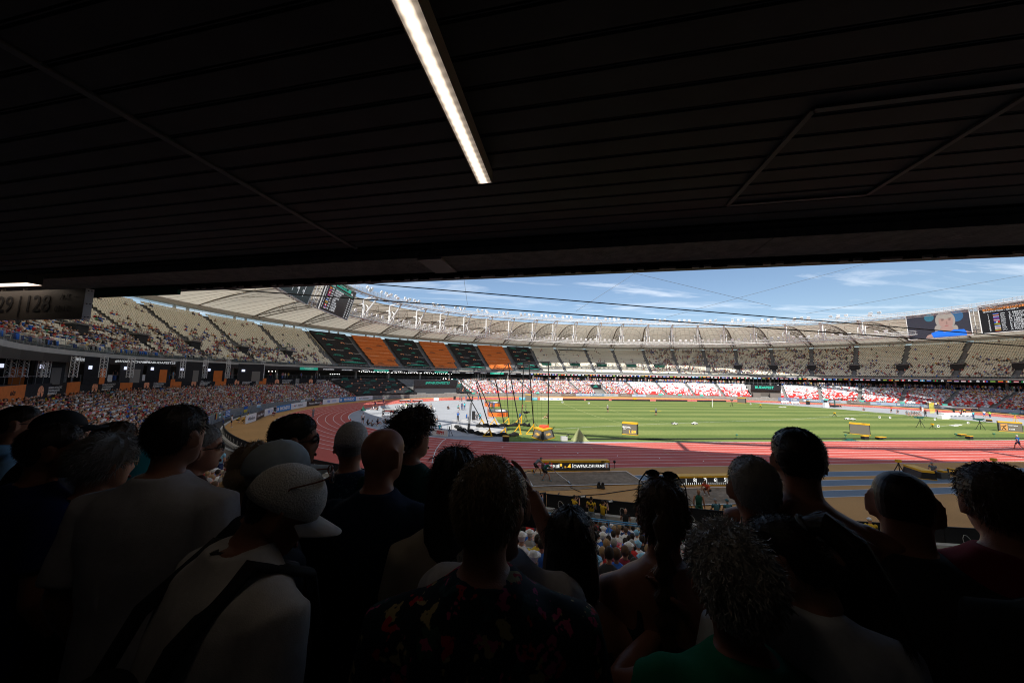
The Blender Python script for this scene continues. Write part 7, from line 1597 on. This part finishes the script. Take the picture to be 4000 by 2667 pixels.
def stripes_mat(name, a, b, z0, z1, per):
    def fn(n, l, t):
        s = n.new('ShaderNodeSeparateXYZ'); l.new(t.outputs['Object'], s.inputs[0]); z = s.outputs[2]
        st_ = mth(n, l, 'LESS_THAN', mth(n, l, 'FRACT', mth(n, l, 'DIVIDE', z, per)), .30); ins = mth(n, l, 'MULTIPLY', mth(n, l, 'GREATER_THAN', z, z0), mth(n, l, 'LESS_THAN', z, z1))
        return mixr(n, l, mth(n, l, 'MULTIPLY', st_, ins), a, b)
    return nodes_mat(name, .85, .2, fn)
def meshcap():
    def fn(n, l, t):
        v = n.new('ShaderNodeTexVoronoi'); v.inputs['Scale'].default_value = 230; l.new(t.outputs['Object'], v.inputs['Vector']); return ramp(n, l, v.outputs['Distance'], [(.2, (.42, .42, .42)), (.5, (.70, .70, .68))])
    return nodes_mat('mesh_cap_cloth', .85, .2, fn, .3, 200)
HM = {'black': mat('black_hair_strands', (.008, .006, .005), .5, .4), 'dark': mat('dark_hair_strands', (.022, .014, .010), .5, .4), 'brown': mat('brown_hair_strands', (.075, .042, .022), .5, .4), 'grey': mat('grey_hair_strands', (.26, .26, .26), .5, .4), 'lgrey': mat('silver_hair_strands', (.42, .41, .39), .5, .4), 'blond': mat('greying_blond_strands', (.24, .18, .11), .5, .4)}
FS = {'f': mat('face_skin', (.40, .19, .12), .5, .4, nscale=30, namt=.08, bump=.15, bscale=250), 't': mat('tanned_face_skin', (.30, .13, .08), .5, .4, nscale=30, namt=.08)}
def hand_mb(mb, M, spread=.0, curl=.25, s=1):
    """palm in the xy plane of M, fingers along +y"""
    q = MB(); q.ell((0, .04, 0), (.040, .050, .014), 12, 8)
    for k, (x, L_) in enumerate(((-.030, .070), (-.010, .080), (.010, .076), (.029, .060))):
        a = (x/.03)*spread; p0 = Vector((x, .065, 0)); d = Vector((math.sin(a), math.cos(a), 0)); c = curl*(1+.1*k); p1 = p0+d*L_*.45+Vector((0, 0, -L_*.45*c*.4)); p2 = p1+d*L_*.3+Vector((0, 0, -L_*.3*c)); p3 = p2+d*L_*.25*(1-c*.5)+Vector((0, 0, -L_*.3*c)); q.tube([p0-d*.02, p0, p1, p2, p3], [.0095, .0095, .0088, .008, .0065], 8)
    q.tube([Vector((-s*.026, .015, 0)), Vector((-s*.050, .035, -.008)), Vector((-s*.060, .062, -.014)), Vector((-s*.058, .082, -.018))], [.014, .012, .010, .008], 8)
    mb.add([M @ Vector(v) for v in q.v], q.f)
def spect_fg(label, px, py, dep, face, body=None, pitch=0, roll=0, skin='f', hair='dark', st='short', th=.016, nstr=2200, slen=.020, up=.5, curl=0, shirt=(.05, .05, .05), shirt_m=None, kind='tee', wide=1.0, arms=None, lean=0.0, hands=False, neckw=1.0, vox=.0095, sleeve=.62, collar=None, seed=0, ears=1.08, rise=0.0):
    if st in ('short', 'neat', 'high') and not curl: th *= .62; slen *= .75; up *= .7
    P = AT(px, py, dep); body = face if body is None else body; H = P[2]-FLOOR
    root = tag(empty('person', (P[0], P[1], FLOOR), R(body)-math.pi/2), label, 'person', None)
    Mh = Matrix.Translation((0, 0, H)) @ Matrix.Rotation(R(face-body), 4, 'Z') @ Matrix.Rotation(R(-pitch), 4, 'X') @ Matrix.Rotation(R(roll), 4, 'Y')
    ny = -.02-lean*.10; w = wide; nb = Vector((0, ny-.02, H-.20+rise))
    bd = MB(); head_mb(bd, Mh, es=ears)
    bd.tube([Mh @ Vector((0, -.022, -.02)), Mh @ Vector((0, -.018, -.09)), (0, ny-.015, H-.17+rise), nb+Vector((0, 0, -.05))], [.052*neckw, .053*neckw, .058*neckw, .07], 20)
    def rings(o, top=0):
        r = [(-.158, .066, .060), (-.185, .092, .070), (-.212, .138, .082), (-.238, .170, .092), (-.275, .188, .104), (-.35, .184, .118), (-.45, .170, .122), (-.60, .152, .112), (-.76, .165, .120), (-.88, .168, .122)]
        return [(H+z+.028+rise, (rx*(w if i > 2 else 1))+o, ry*(.5+.5*w)+o, ny-.03-lean*.25*min(1, max(0, (-z-.15)/.7))) for i, (z, rx, ry) in enumerate(r)][top:]
    loft(bd, rings(0))
    J = {}
    for s in (-1, 1):
        A = (arms or {}).get(s) or [(s*.185*w, ny-.03, -.285), (s*(.235*w), ny-.06, -.56), (s*(.245*w), ny+.06, -.80)]
        A = [Vector((a[0], a[1], H+a[2]+rise+(.028 if k_ == 0 else 0))) for k_, a in enumerate(A)]; J[s] = A; bd.tube([A[0]+Vector((-s*.05, 0, .01)), A[0], A[0].lerp(A[1], .5), A[1], A[1].lerp(A[2], .35), A[2]], [.058, .060*w**.5, .050*w**.5, .041, .040, .027], 14)
        d = (A[2]-A[1]).normalized()
        if hands and s in hands:
            X = d.cross(Vector((0, .3, 1))).normalized(); Z = X.cross(d); Mx = Matrix(((X.x, d.x, Z.x, A[2].x), (X.y, d.y, Z.y, A[2].y), (X.z, d.z, Z.z, A[2].z), (0, 0, 0, 1))); hand_mb(bd, Mx, .12, .35, s)
        else: bd.tube([A[2], A[2]+d*.06, A[2]+d*.15], [.028, .038, .018], 10, sq=.5)
    hz = H-.86
    for s in (-1, 1): bd.tube([(s*.09, ny-.03, hz), (s*.10, ny, hz*.52), (s*.11, ny, .06)], [.088, .062, .042], 10)
    fused(bd, 'body', FS[skin], root, vox if not hands else .007, .22)
    sh = MB(); m_ = shirt_m or mat('cloth_%d_%d_%d' % tuple(int(c*1000) for c in shirt), shirt, .88, .15, nscale=60, namt=.06, bump=.12, bscale=300)
    if kind in ('tee', 'polo', 'shirt'):
        loft(sh, rings(.013))
        for s in (-1, 1): A = J[s]; e = A[0].lerp(A[1], sleeve); sh.tube([A[0]+Vector((-s*.06, 0, .012)), A[0]+Vector((0, 0, .008)), A[0].lerp(A[1], sleeve*.5), e], [.070, .076*w**.5, .072*w**.5, .070*w**.5], 16)
    else:
        loft(sh, rings(.010, 5))
        for s in (-1, 1):
            x = s*(.105 if kind == 'tank' else .085); yb = ny-.03
            sh.tube([(x, yb+.115, H-.36), (x*.95, yb+.085, H-.27), (x*.88, yb, H-.205), (x*.95, yb-.09, H-.265), (x, yb-.125, H-.37)], .030 if kind == 'tank' else .016, 8, sq=.6)
    fused(sh, 'shirt', m_, root, .013, .42, .007, seed)
    if collar: 
        mb = MB(); mb.tube([(.075*math.sin(a), ny-.028+.070*math.cos(a), H-.172+rise+(.012*math.cos(a))) for a in np.linspace(0, 2*math.pi, 25)], .011 if kind != 'polo' else .018, 6, cap=False); mb.build('collar', mat('collar_%d' % int(sum(collar)*1000), collar, .8), root, smooth=True)
    tr = MB(); loft(tr, [(hz+.10, .165, .12, ny-.03), (hz, .178, .13, ny-.03), (hz-.10, .17, .125, ny-.02)], 20)
    for s in (-1, 1): tr.tube([(s*.085, ny-.02, hz-.06), (s*.10, ny, hz*.52), (s*.11, ny, .10)], [.098, .078, .065], 12)
    tr.build('trousers', mat('dark_trousers', (.02, .022, .03), .85), root, smooth=True)
    hm_ = HM.get(hair)
    if hair: 
        hb = hair_mb(Mh, st, th if nstr > 601 else .002, nstr, slen if nstr > 601 else .008, up*.6 if nstr > 601 else 0, curl, seed, tmin=0 if nstr > 601 else .85); hb.build('hair', hm_, root)
    for s in (-1, 1):   # eyes and lips
        e = MB(); e.ell((s*.031, .079, .003), (.0125, .012, .009), 10, 7); e.v = [tuple(Mh @ Vector(v)) for v in e.v]; e.build('eye', mat('eye_white', (.5, .48, .46), .2, .5), root, smooth=True)
        e = MB(); e.tube([(s*.014, .098, .022), (s*.03, .097, .027), (s*.045, .088, .022)], .0035, 5); e.v = [tuple(Mh @ Vector(v)) for v in e.v]; e.build('eyebrow', HM['dark'], root)
    e = MB(); e.ell((0, .094, -.0735), (.022, .006, .008), 10, 6); e.v = [tuple(Mh @ Vector(v)) for v in e.v]; e.build('lips', mat('lips', (.30, .09, .08), .5), root, smooth=True)
    return root, Mh, H, J, ny
def mapped(mb, M): mb.v = [tuple(M @ Vector(v)) for v in mb.v]; return mb
def glasses(root, Mh, dark_=True, lift=0.0, back=0.0, m_=None):
    T = Mh @ Matrix.Translation((0, back, lift)) @ Matrix.Rotation(R(35 if back else 0), 4, 'X'); fm = m_ or dark
    g = MB()
    for s in (-1, 1): g.tube([(s*.033+.026*math.cos(a), .100-.012*abs(math.cos(a))*(s*math.cos(a) > 0), .003+.019*math.sin(a)) for a in np.linspace(0, 2*math.pi, 14)], .0022, 5, cap=False); g.tube([(s*.058, .092, .006), (s*.078, .05, .006), (s*.080, -.012, .004), (s*.079, -.03, -.012)], .0024, 5)
    g.tube([(-.009, .103, .006), (.009, .103, .006)], .0022, 5); mapped(g, T).build('glasses_frame', fm, root)
    for s in (-1, 1): q = MB(); q.ell((s*.033, .0985, .003), (.025, .0035, .018), 14, 8); mapped(q, T).build('lens', mat('sunglass_lens', (.01, .01, .012), .05, .8) if dark_ else mat('clear_lens', (.5, .5, .5), .05, .5, alpha=.15), root, smooth=True)
def cap_on(root, Mh, m_, brim_m, back=False, zl=.030, off=.011, brim=.085, mesh_m=None):
    mb = MB(); nu, nt = 40, 10; vs = []
    for i in range(nt+1):
        t = i/nt; z = zl+(.118-zl)*(1-t**1.8); vs += [hpt(z, 2*math.pi*j/nu, off+.004*(1-t)+.0012*math.cos(6*2*math.pi*j/nu)*t, False) for j in range(nu)]
    vs += [hpt(zl, 2*math.pi*j/nu, off-.006, False) for j in range(nu)]
    mb.add(vs, [(i*nu+j, (i+1)*nu+j, (i+1)*nu+(j+1) % nu, i*nu+(j+1) % nu) for i in range(nt+1) for j in range(nu)]+[tuple(range(nu))])
    mapped(mb, Mh).build('cap_crown', m_, root, smooth=True)
    g = -1 if back else 1; mb = MB(); vs = []
    for k in range(2):
        for j in range(13):
            a = -1.15+2.3*j/12; e = hpt(zl, a if not back else a+math.pi, off-.002, False); x = e.x*.98
            o = g*(brim*math.cos(a*1.15)**.8); dz = -.012*(abs(a)**2)
            vs += [Vector((x, e.y, zl+.004*k+dz)), Vector((x*1.02, e.y+o, zl-.014+.004*k+dz*1.5))]
    n_ = 26
    fs = [(2*j, 2*j+1, 2*j+3, 2*j+2) for j in range(12)]+[(n_+2*j+2, n_+2*j+3, n_+2*j+1, n_+2*j) for j in range(12)]+[(2*j+1, n_+2*j+1, n_+2*j+3, 2*j+3) for j in range(12)]
    mb.add(vs, fs); mapped(mb, Mh).build('cap_brim', brim_m, root, smooth=True)
    mb = MB(); mb.ell((0, 0, .131), (.008, .008, .005), 8, 5); mapped(mb, Mh).build('cap_button', m_, root)
def tailpiece(root, pts, rad, m_, nm, nstr=900, seed=1, sq=1.0, spread=.012):
    mb = MB(); mb.tube(pts, rad, 14, sq=sq); rnd = random.Random(seed); P_ = [Vector(p) for p in pts]
    for _ in range(nstr):
        u = rnd.uniform(0, len(P_)-1.001); i = int(u); c = P_[i].lerp(P_[i+1], u-i); r = rad[i]+(rad[i+1]-rad[i])*(u-i); t = (P_[i+1]-P_[i]).normalized(); a = rnd.uniform(0, 6.28); x = t.cross(Vector((.3, 1, .2))).normalized(); y = t.cross(x); n_ = x*math.cos(a)+y*math.sin(a)*sq
        b = c+n_*r*.96; e = b+t*rnd.uniform(.012, .04)+n_*rnd.uniform(-.2, 1)*spread; s_ = t.cross(n_)*.0011; mb.add([b-s_, b+s_, e], [(0, 1, 2)])
    return mb.build(nm, m_, root)
W = (.62, .62, .64)
# --- left group ---
r, Mh, H, J, ny = spect_fg('man in profile with sunglasses and a pale blue collared shirt, far left', 75, 1655, 2.35, 42, 60, hair='dark', shirt=(.22, .42, .62), kind='shirt', collar=(.24, .45, .66), nstr=1400, slen=.014, seed=1); glasses(r, Mh)
r, Mh, H, J, ny = spect_fg('person in a black peaked cap behind the bearded man', 232, 1690, 1.95, 40, 55, hair='dark', shirt=(.02, .02, .025), nstr=600, seed=2); cap_on(r, Mh, CL['black'], CL['black'], zl=.035)
r, Mh, H, J, ny = spect_fg('bearded man in profile, dark blue jersey with red collar and white shoulder stripes', 205, 1758, 1.55, 48, 66, skin='t', hair='dark', shirt=(.012, .02, .11), collar=(.35, .02, .02), wide=1.08, nstr=2200, slen=.014, seed=3)
b = MB(); b.ell((0, .052, -.090), (.056, .048, .042), 16, 10); rnd = random.Random(5)
for _ in range(1500):
    a = rnd.uniform(-1.9, 1.9); z = rnd.uniform(-.13, -.055); p = Vector((.060*math.sin(a), .02+.080*math.cos(a), z)); d = Vector((math.sin(a), math.cos(a), -.8)).normalized()*rnd.uniform(.006, .018); b.add([p+Vector((.0012, 0, 0)), p-Vector((.0012, 0, 0)), p+d], [(0, 1, 2)])
mapped(b, Mh).build('beard', HM['dark'], r)
for k in range(3): MB().tube([(.11+.022*k, ny-.02, H-.205-.006*k), (.15+.018*k, ny-.03, H-.218-.006*k), (.20+.012*k, ny-.03, H-.252-.01*k)], .006, 6).build('shoulder_stripe', white, r)
text('FRANCE', .10, mat('dim_white_print', (.35, .35, .36), .7), (0, ny-.185, H-.40), (1, 0, 0), (0, 0, 1), r, th=.002, bold=.003)
r, Mh, H, J, ny = spect_fg('grey haired person with thin glasses and dark top, right of the bearded man', 412, 1808, 1.6, 62, 68, hair='grey', st='long', th=.024, nstr=3200, slen=.034, up=.25, shirt=(.012, .03, .05), wide=.98, pitch=6, seed=4); glasses(r, Mh, False, m_=mat('thin_gold_frame', (.45, .35, .2), .3, .5))
MB().tube([(.02, ny-.13, H-.33), (-.06, ny-.10, H-.24), (-.10, ny-.02, H-.195), (-.12, ny+.06, H-.25)], .012, 6, sq=.5).build('bag_strap', mat('khaki_strap', (.10, .11, .07), .8), r)
r, Mh, H, J, ny = spect_fg('young woman with smooth light brown hair beyond the grey haired person', 447, 1728, 2.15, 48, 60, hair='brown', st='long', th=.016, nstr=1200, slen=.03, up=.1, shirt=(.12, .10, .09), wide=.85, seed=5); tailpiece(r, [Mh @ Vector(v) for v in ((0, -.09, .02), (0, -.12, -.03), (0, -.12, -.12), (0, -.10, -.22))], [.05, .045, .035, .012], HM['brown'], 'ponytail')
r, Mh, H, J, ny = spect_fg('person in a teal hooded top between the grey haired person and the tall man', 548, 1815, 1.85, 60, 75, hair='dark', nstr=300, shirt=(.01, .17, .20), wide=1.05, pitch=15, seed=6)
mb = MB(); loft(mb, [(-.17, .10, .10, -.03), (-.10, .105, .105, -.04), (-.02, .105, .115, -.03), (.06, .10, .115, -.025), (.11, .075, .09, -.02), (.142, .03, .04, -.02)], 26); mapped(mb, Mh).build('hood', mat('teal_hood', (.01, .19, .22), .85), r, smooth=True)
r, Mh, H, J, ny = spect_fg('tall dark haired man seen from behind in a pale grey t-shirt with black collar', 690, 1706, 1.36, 82, 88, hair='dark', th=.020, nstr=4200, slen=.020, shirt=(.58, .60, .66), collar=(.01, .01, .01), wide=1.12, seed=7, sleeve=.8)
r, Mh, H, J, ny = spect_fg('grey bearded man in profile beyond the tall man', 775, 1752, 1.75, 40, 60, hair='grey', nstr=1200, shirt=(.05, .02, .02), seed=8); glasses(r, Mh)
r, Mh, H, J, ny = spect_fg('woman with greying blond hair in a low bun and a pale blue grey top', 985, 1842, 1.6, 100, 100, hair='blond', st='long', th=.018, nstr=2800, slen=.03, up=.2, shirt=(.22, .28, .34), wide=.9, seed=9)
mb = MB(); mb.ell((-.02, -.115, .0), (.045, .038, .045), 14, 10); rnd = random.Random(3)
for _ in range(500):
    a, c = rnd.uniform(0, 6.28), rnd.uniform(-1, 1); s_ = math.sqrt(1-c*c); p = Vector((-.02+.045*s_*math.cos(a), -.115+.038*s_*math.sin(a), .045*c)); d = Vector((rnd.gauss(0, 1), rnd.gauss(0, 1), rnd.gauss(0, 1)))*.012; mb.add([p, p+Vector((.0015, .001, 0)), p+d+(p-Vector((-.02, -.115, 0)))*.2], [(0, 1, 2)])
mapped(mb, Mh).build('hair_bun', HM['blond'], r)
# --- centre left ---
r, Mh, H, J, ny = spect_fg('person in a pale blue cap with the peak to the right, behind the mesh cap', 1085, 1858, 1.25, 28, 50, hair='grey', nstr=500, shirt=(.05, .06, .08), seed=10); cap_on(r, Mh, mat('pale_cap_cloth', (.42, .50, .56), .85, nscale=40, namt=.1), mat('pale_cap_cloth', (.42, .50, .56), .85), zl=.022)
r, Mh, H, J, ny = spect_fg('man in profile with black hair and dark sunglasses, navy top', 1150, 1722, 1.62, 30, 52, skin='t', hair='black', th=.020, nstr=2400, slen=.016, shirt=(.01, .02, .05), seed=11); glasses(r, Mh)
r, Mh, H, J, ny = spect_fg('man in a pale knitted cap worn backwards and a navy patterned shirt', 1372, 1737, 1.9, 100, 102, hair='grey', nstr=500, shirt_m=cloth_print('navy_leaf_print', (.012, .03, .075), [(.10, .16, .26)], 26, .20), kind='shirt', wide=.98, seed=12); cap_on(r, Mh, mat('knitted_cap_cloth', (.55, .57, .60), .85, nscale=90, namt=.2, bump=.5, bscale=160), mat('knitted_cap_cloth', (.55, .57, .60)), zl=.005, brim=.012)
r, Mh, H, J, ny = spect_fg('bald man seen from behind in a navy polo shirt with yellow edged collar', 1498, 1778, 1.48, 56, 78, skin='t', hair=None, shirt=(.008, .018, .045), ears=1.25, collar=(.02, .04, .07), kind='polo', wide=1.22, neckw=1.12, seed=13)
MB().tube([(.083*math.sin(a), ny-.028+.080*math.cos(a), H-.186+(.012*math.cos(a))) for a in np.linspace(1.6, 4.7, 16)], .003, 5).build('collar_edge', mat('yellow_edge', (.5, .42, .1), .7), r)
r, Mh, H, J, ny = spect_fg('elderly woman in profile resting a hand on her chin, grey white sleeve with dark bands', 1567, 1800, 1.78, 20, 60, hair='grey', st='long', th=.016, nstr=1600, slen=.03, up=.2, shirt_m=stripes_mat('banded_knit', (.40, .40, .41), (.05, .06, .09), 1.05, 1.26, .05), wide=.92, hands=(1,), arms={1: [(.17, -.04, -.285), (.33, .16, -.36), (.13, .20, -.17)]}, sleeve=.95, seed=14)
r, Mh, H, J, ny = spect_fg('man with curly dark hair in a dark green t-shirt', 1612, 1702, 1.78, 42, 78, hair='dark', th=.030, nstr=1500, slen=.040, up=1.3, curl=.008, shirt=(.008, .05, .048), wide=1.02, seed=15)
r, Mh, H, J, ny = spect_fg('woman with long straight black hair in a sand coloured top with dark bands', 1775, 1886, 1.32, 82, 86, hair='black', st='long', th=.020, nstr=2200, slen=.05, up=.0, shirt_m=stripes_mat('sand_banded', (.33, .29, .23), (.02, .02, .03), .85, 1.12, .055), wide=.9, seed=16)
tailpiece(r, [Mh @ Vector(v) for v in ((0, -.035, .05), (0, -.06, -.06), (0, -.085, -.18), (0, -.10, -.32), (0, -.11, -.42))], [.085, .098, .092, .075, .035], HM['black'], 'long_hair', 2600, 2, .75, .01)
# --- centre ---
fl_ = cloth_print('floral_print', (.010, .020, .032), [(.03, .075, .06), (.02, .06, .075), (.33, .28, .14), (.40, .02, .04), (.42, .06, .18)], 9, .22)
r, Mh, H, J, ny = spect_fg('man with thick brown grey hair in a dark floral shirt, seen from behind', 1902, 1985, .86, 76, 84, hair='blond', th=.016, nstr=11000, slen=.024, up=.15, shirt_m=fl_, kind='shirt', collar=(.02, .05, .07), wide=1.12, seed=17, sleeve=.9)
r, Mh, H, J, ny = spect_fg('person raising both arms with a small blue camera, white sleeve rolled up', 1962, 1975, 1.10, 80, 78, hair='dark', nstr=1400, shirt=(.60, .62, .68), wide=.95, hands=(1, -1), arms={1: [(.185, -.03, -.285), (.25, .12, -.34), (.09, .20, -.02)], -1: [(-.185, -.03, -.285), (-.28, .16, -.36), (-.06, .26, -.06)]}, seed=18, sleeve=.42)
cmr = tag(empty('compact_camera'), 'small camera with blue rim held up beside the floral shirted man', 'camera'); c = AT(2060, 2000, 1.45); MB().box((0, 0, 0), (.12, .05, .10)).build('body', mat('camera_black', (.02, .02, .02), .4), cmr); MB().box((0, 0, .056), (.125, .055, .012)).build('blue_rim', mat('blue_rim', (.02, .12, .35), .4), cmr); cmr.location = c; cmr.rotation_euler = (0, .1, R(-10))
r, Mh, H, J, ny = spect_fg('woman with a chin length black bob and black vest', 2228, 2132, 1.20, 74, 78, hair='black', st='long', th=.016, nstr=1800, slen=.03, up=.1, shirt=(.01, .01, .012), kind='tank', wide=.92, seed=19)
tailpiece(r, [Mh @ Vector(v) for v in ((0, -.01, .085), (0, -.018, .02), (0, -.025, -.06), (0, -.03, -.13), (0, -.035, -.150))], [.070, .090, .098, .100, .085], HM['black'], 'bob', 2200, 4, .95, .006)
r, Mh, H, J, ny = spect_fg('woman with a long plait, sunglasses on her head and a strappy black top', 2588, 2012, 1.22, 60, 62, hair='brown', st='long', th=.012, nstr=2800, slen=.03, up=.25, shirt=(.01, .02, .025), kind='strap', wide=.95, skin='t', seed=20); glasses(r, Mh, True, .075, -.035)
pts = []; 
for i in range(22): u = i/21; pts.append(Vector((.008*math.sin(i*2.1), -.118-.045*math.sin(min(1, u*4)*1.57), .065-.50*u)))
tailpiece(r, [Mh @ p for p in pts], [.020+.010*abs(math.sin(i*1.05)) if i > 6 else .030-.001*i for i in range(21)]+[.006], HM['brown'], 'plait', 1200, 5, .8, .014)
# --- right ---
r, Mh, H, J, ny = spect_fg('man with short steel grey hair, left of the black vest man', 2945, 1910, 1.32, 62, 60, skin='t', hair='grey', th=.015, nstr=3600, slen=.018, shirt=(.02, .02, .025), wide=1.0, seed=22)
r, Mh, H, J, ny = spect_fg('dark haired man with glasses in a black sleeveless vest bearing a round emblem', 3118, 1798, 1.36, 58, 52, skin='t', hair='black', th=.020, nstr=2600, slen=.016, shirt=(.006, .008, .014), kind='tank', wide=1.14, neckw=1.15, seed=23); glasses(r, Mh, False)
eb = Vector((0, ny-.176, H-.30)); MB().tube([eb+Vector((.042*math.cos(a), 0, .026*math.sin(a))) for a in np.linspace(0, 6.28, 20)], .0022, 5, cap=False).build('emblem_ring', mat('dim_white_print', (.35, .35, .36), .7), r)
for s_ in (-1, 1): MB().tube([eb+Vector((s_*.020, 0, .014)), eb+Vector((s_*.006, 0, .004)), eb+Vector((s_*.006, 0, -.004)), eb+Vector((s_*.020, 0, -.014))], .0028, 5).build('emblem_mark', mat('dim_white_print', (.35, .35, .36), .7), r)
r, Mh, H, J, ny = spect_fg('person with big wavy silver hair and a green t-shirt, hands clasped in front', 2855, 2275, .88, 76, 80, hair='lgrey', th=.024, nstr=6500, slen=.030, up=-.1, curl=.004, shirt=(.01, .20, .10), wide=1.05, hands=(1,), arms={-1: [(-.185, -.03, -.285), (-.29, .04, -.30), (-.14, .19, -.28)], 1: [(.185, -.03, -.285), (.15, .16, -.42), (-.04, .20, -.20)]}, sleeve=.5, skin='t', seed=24, ears=1.2)
r, Mh, H, J, ny = spect_fg('woman with a dark ponytail and white t-shirt looking down to the left', 3085, 2195, .97, 118, 70, pitch=28, hair='dark', st='neat', th=.012, nstr=3200, slen=.03, up=.15, shirt=(.72, .76, .82), wide=1.02, rise=.05, seed=25)
tailpiece(r, [Mh @ Vector(v) for v in ((0, -.085, .085), (0, -.135, .080), (0, -.165, .02), (0, -.165, -.08), (0, -.15, -.19))], [.020, .035, .036, .028, .008], HM['dark'], 'ponytail', 1200, 6); mb = MB(); mb.tube([(.022*math.cos(a), -.095+.008*math.sin(a), .088+.022*math.sin(a)) for a in np.linspace(0, 6.28, 14)], .006, 6, cap=False); mapped(mb, Mh).build('hair_band', mat('grey_blue_band', (.2, .24, .28), .8), r)
MB().tube([(.13, ny+.03, H-.22), (.15, ny-.06, H-.23), (.14, ny-.16, H-.34), (.11, ny-.18, H-.50)], .016, 6, sq=.5).build('blue_strap', mat('navy_strap', (.01, .03, .12), .8), r)
r, Mh, H, J, ny = spect_fg('broad man with a shaved head, jutting ears and a thin neck chain, grey t-shirt', 3528, 1975, 1.20, 40, 38, skin='t', hair='dark', st='neat', th=.002, nstr=3000, slen=.004, shirt=(.035, .036, .038), wide=1.42, neckw=1.2, seed=26, ears=1.3)
MB().tube([(.074*math.sin(a), ny-.026+.070*math.cos(a), H-.150+.008*math.cos(a)) for a in np.linspace(0, 6.28, 30)], .0022, 5, cap=False).build('neck_chain', mat('silver_chain', (.7, .7, .7), .25, .5, metal=1), r)
MB().tube([(-.15, ny+.07, H-.27), (-.15, ny-.03, H-.215), (-.14, ny-.14, H-.30), (-.12, ny-.17, H-.5)], .03, 6, sq=.35).build('rucksack_strap', mat('slate_strap', (.03, .045, .06), .8), r)
r, Mh, H, J, ny = spect_fg('man with spiky brown hair and round glasses in a red jersey with white trim', 3905, 1972, 1.12, 50, 40, hair='brown', st='high', th=.026, nstr=3600, slen=.030, up=.9, shirt=(.20, .008, .02), collar=(.42, .46, .5), wide=1.12, seed=27); glasses(r, Mh, False, m_=mat('thin_steel_frame', (.4, .4, .42), .3, .5))
text('Acom', .11, mat('dim_white_print', (.35, .35, .36), .7), (.03, ny-.190, H-.34), (1, 0, 0), (0, 0, 1), r, th=.002, bold=.004)
MB().tube([(-.12, ny+.08, H-.25), (-.12, ny-.03, H-.205), (-.11, ny-.15, H-.30), (-.09, ny-.19, H-.5)], .028, 6, sq=.35).build('rucksack_strap', mat('teal_strap', (.02, .06, .065), .8), r)
r, Mh, H, J, ny = spect_fg('person in a pale blue grey hat at the right picture edge', 4330, 2120, .82, 60, 40, hair='grey', nstr=300, shirt=(.02, .02, .02), seed=28); cap_on(r, Mh, mat('blue_grey_hat', (.13, .19, .23), .85), mat('blue_grey_hat', (.13, .19, .23)), zl=.0, off=.016, brim=.02)
# --- large mesh cap man, lower left of centre ---
mcap = meshcap(); wcap = mat('white_cap_cloth', (.66, .66, .67), .8, nscale=40, namt=.06)
r, Mh, H, J, ny = spect_fg('man in a white mesh cap with sunglasses on it, head bowed, white jersey', 1100, 1990, 1.02, 24, 52, pitch=30, lean=.45, rise=.07, skin='t', hair='dark', nstr=400, shirt=(.60, .59, .58), collar=(.01, .03, .08), wide=1.1, sleeve=.85, seed=29, st='neat')
cap_on(r, Mh, mcap, wcap, zl=.012, off=.015, brim=.095); glasses(r, Mh, True, .085, -.01, m_=mat('red_brown_frame', (.16, .03, .015), .35, .5))
mb = MB(); mb.tube([hpt(.022, a, .0165, False) for a in np.linspace(0, 2*math.pi, 33)], .0045, 6, cap=False, sq=1.0); mapped(mb, Mh).build('cap_band', wcap, r, smooth=True) if False else None
MB().tube([(-.06, ny+.09, H-.15), (-.068, ny-.02, H-.080), (0, ny-.085, H-.065), (.068, ny-.02, H-.080), (.06, ny+.09, H-.15)], .020, 6, sq=.3).build('camera_strap', dark, r); text('SONY', .030, mat('dim_grey_print', (.25, .25, .25), .7), (.040, ny-.092, H-.067), (1, .5, .1), (0, 0, 1), r, th=.002)
bp = tag(empty('rucksack', r.location[:], r.rotation_euler[2]), 'black rucksack on the back of the mesh cap man', 'rucksack')
mb = MB(); loft(mb, [(H-.80, .13, .08, ny-.36), (H-.74, .16, .11, ny-.37), (H-.47, .165, .12, ny-.35), (H-.32, .14, .09, ny-.30), (H-.28, .10, .05, ny-.26)], 24); mb.build('bag', mat('rucksack_cloth', (.010, .011, .014), .8, nscale=20, namt=.2), bp, smooth=True)
for s_ in (-1, 1): MB().tube([(s_*.12, ny-.27, H-.36), (s_*.12, ny-.19, H-.19), (s_*.11, ny-.05, H-.078), (s_*.12, ny+.10, H-.16), (s_*.13, ny+.13, H-.35)], .034, 8, sq=.35).build('strap', mat('rucksack_cloth', (.010, .011, .014), .8), bp, smooth=True)
text('IOGF', .07, mat('dim_grey_print', (.25, .25, .25), .7), (-.02, ny-.475, H-.45), (1, 0, -.2), (0, 0, 1), bp, th=.002); text('deuter', .022, mat('dim_white_print', (.35, .35, .36), .7), (.12, ny-.14, H-.12), (1, 0, 0), (0, 1, .6), bp, th=.002)
text('IGL', .07, txt_k, (.268, ny-.06, H-.36), (0, 1, 0), (0, 0, 1), r, th=.002, bold=.004); text('UNION', .03, txt_k, (.27, ny-.06, H-.29), (0, 1, 0), (0, 0, 1), r, th=.002)
# shoulders of people cut by the lower left corner
r, Mh, H, J, ny = spect_fg('person in black almost lost in the shade at the bottom left corner', -330, 2120, 1.0, 60, 70, hair='dark', nstr=300, shirt=(.01, .01, .012), wide=1.1, seed=30)
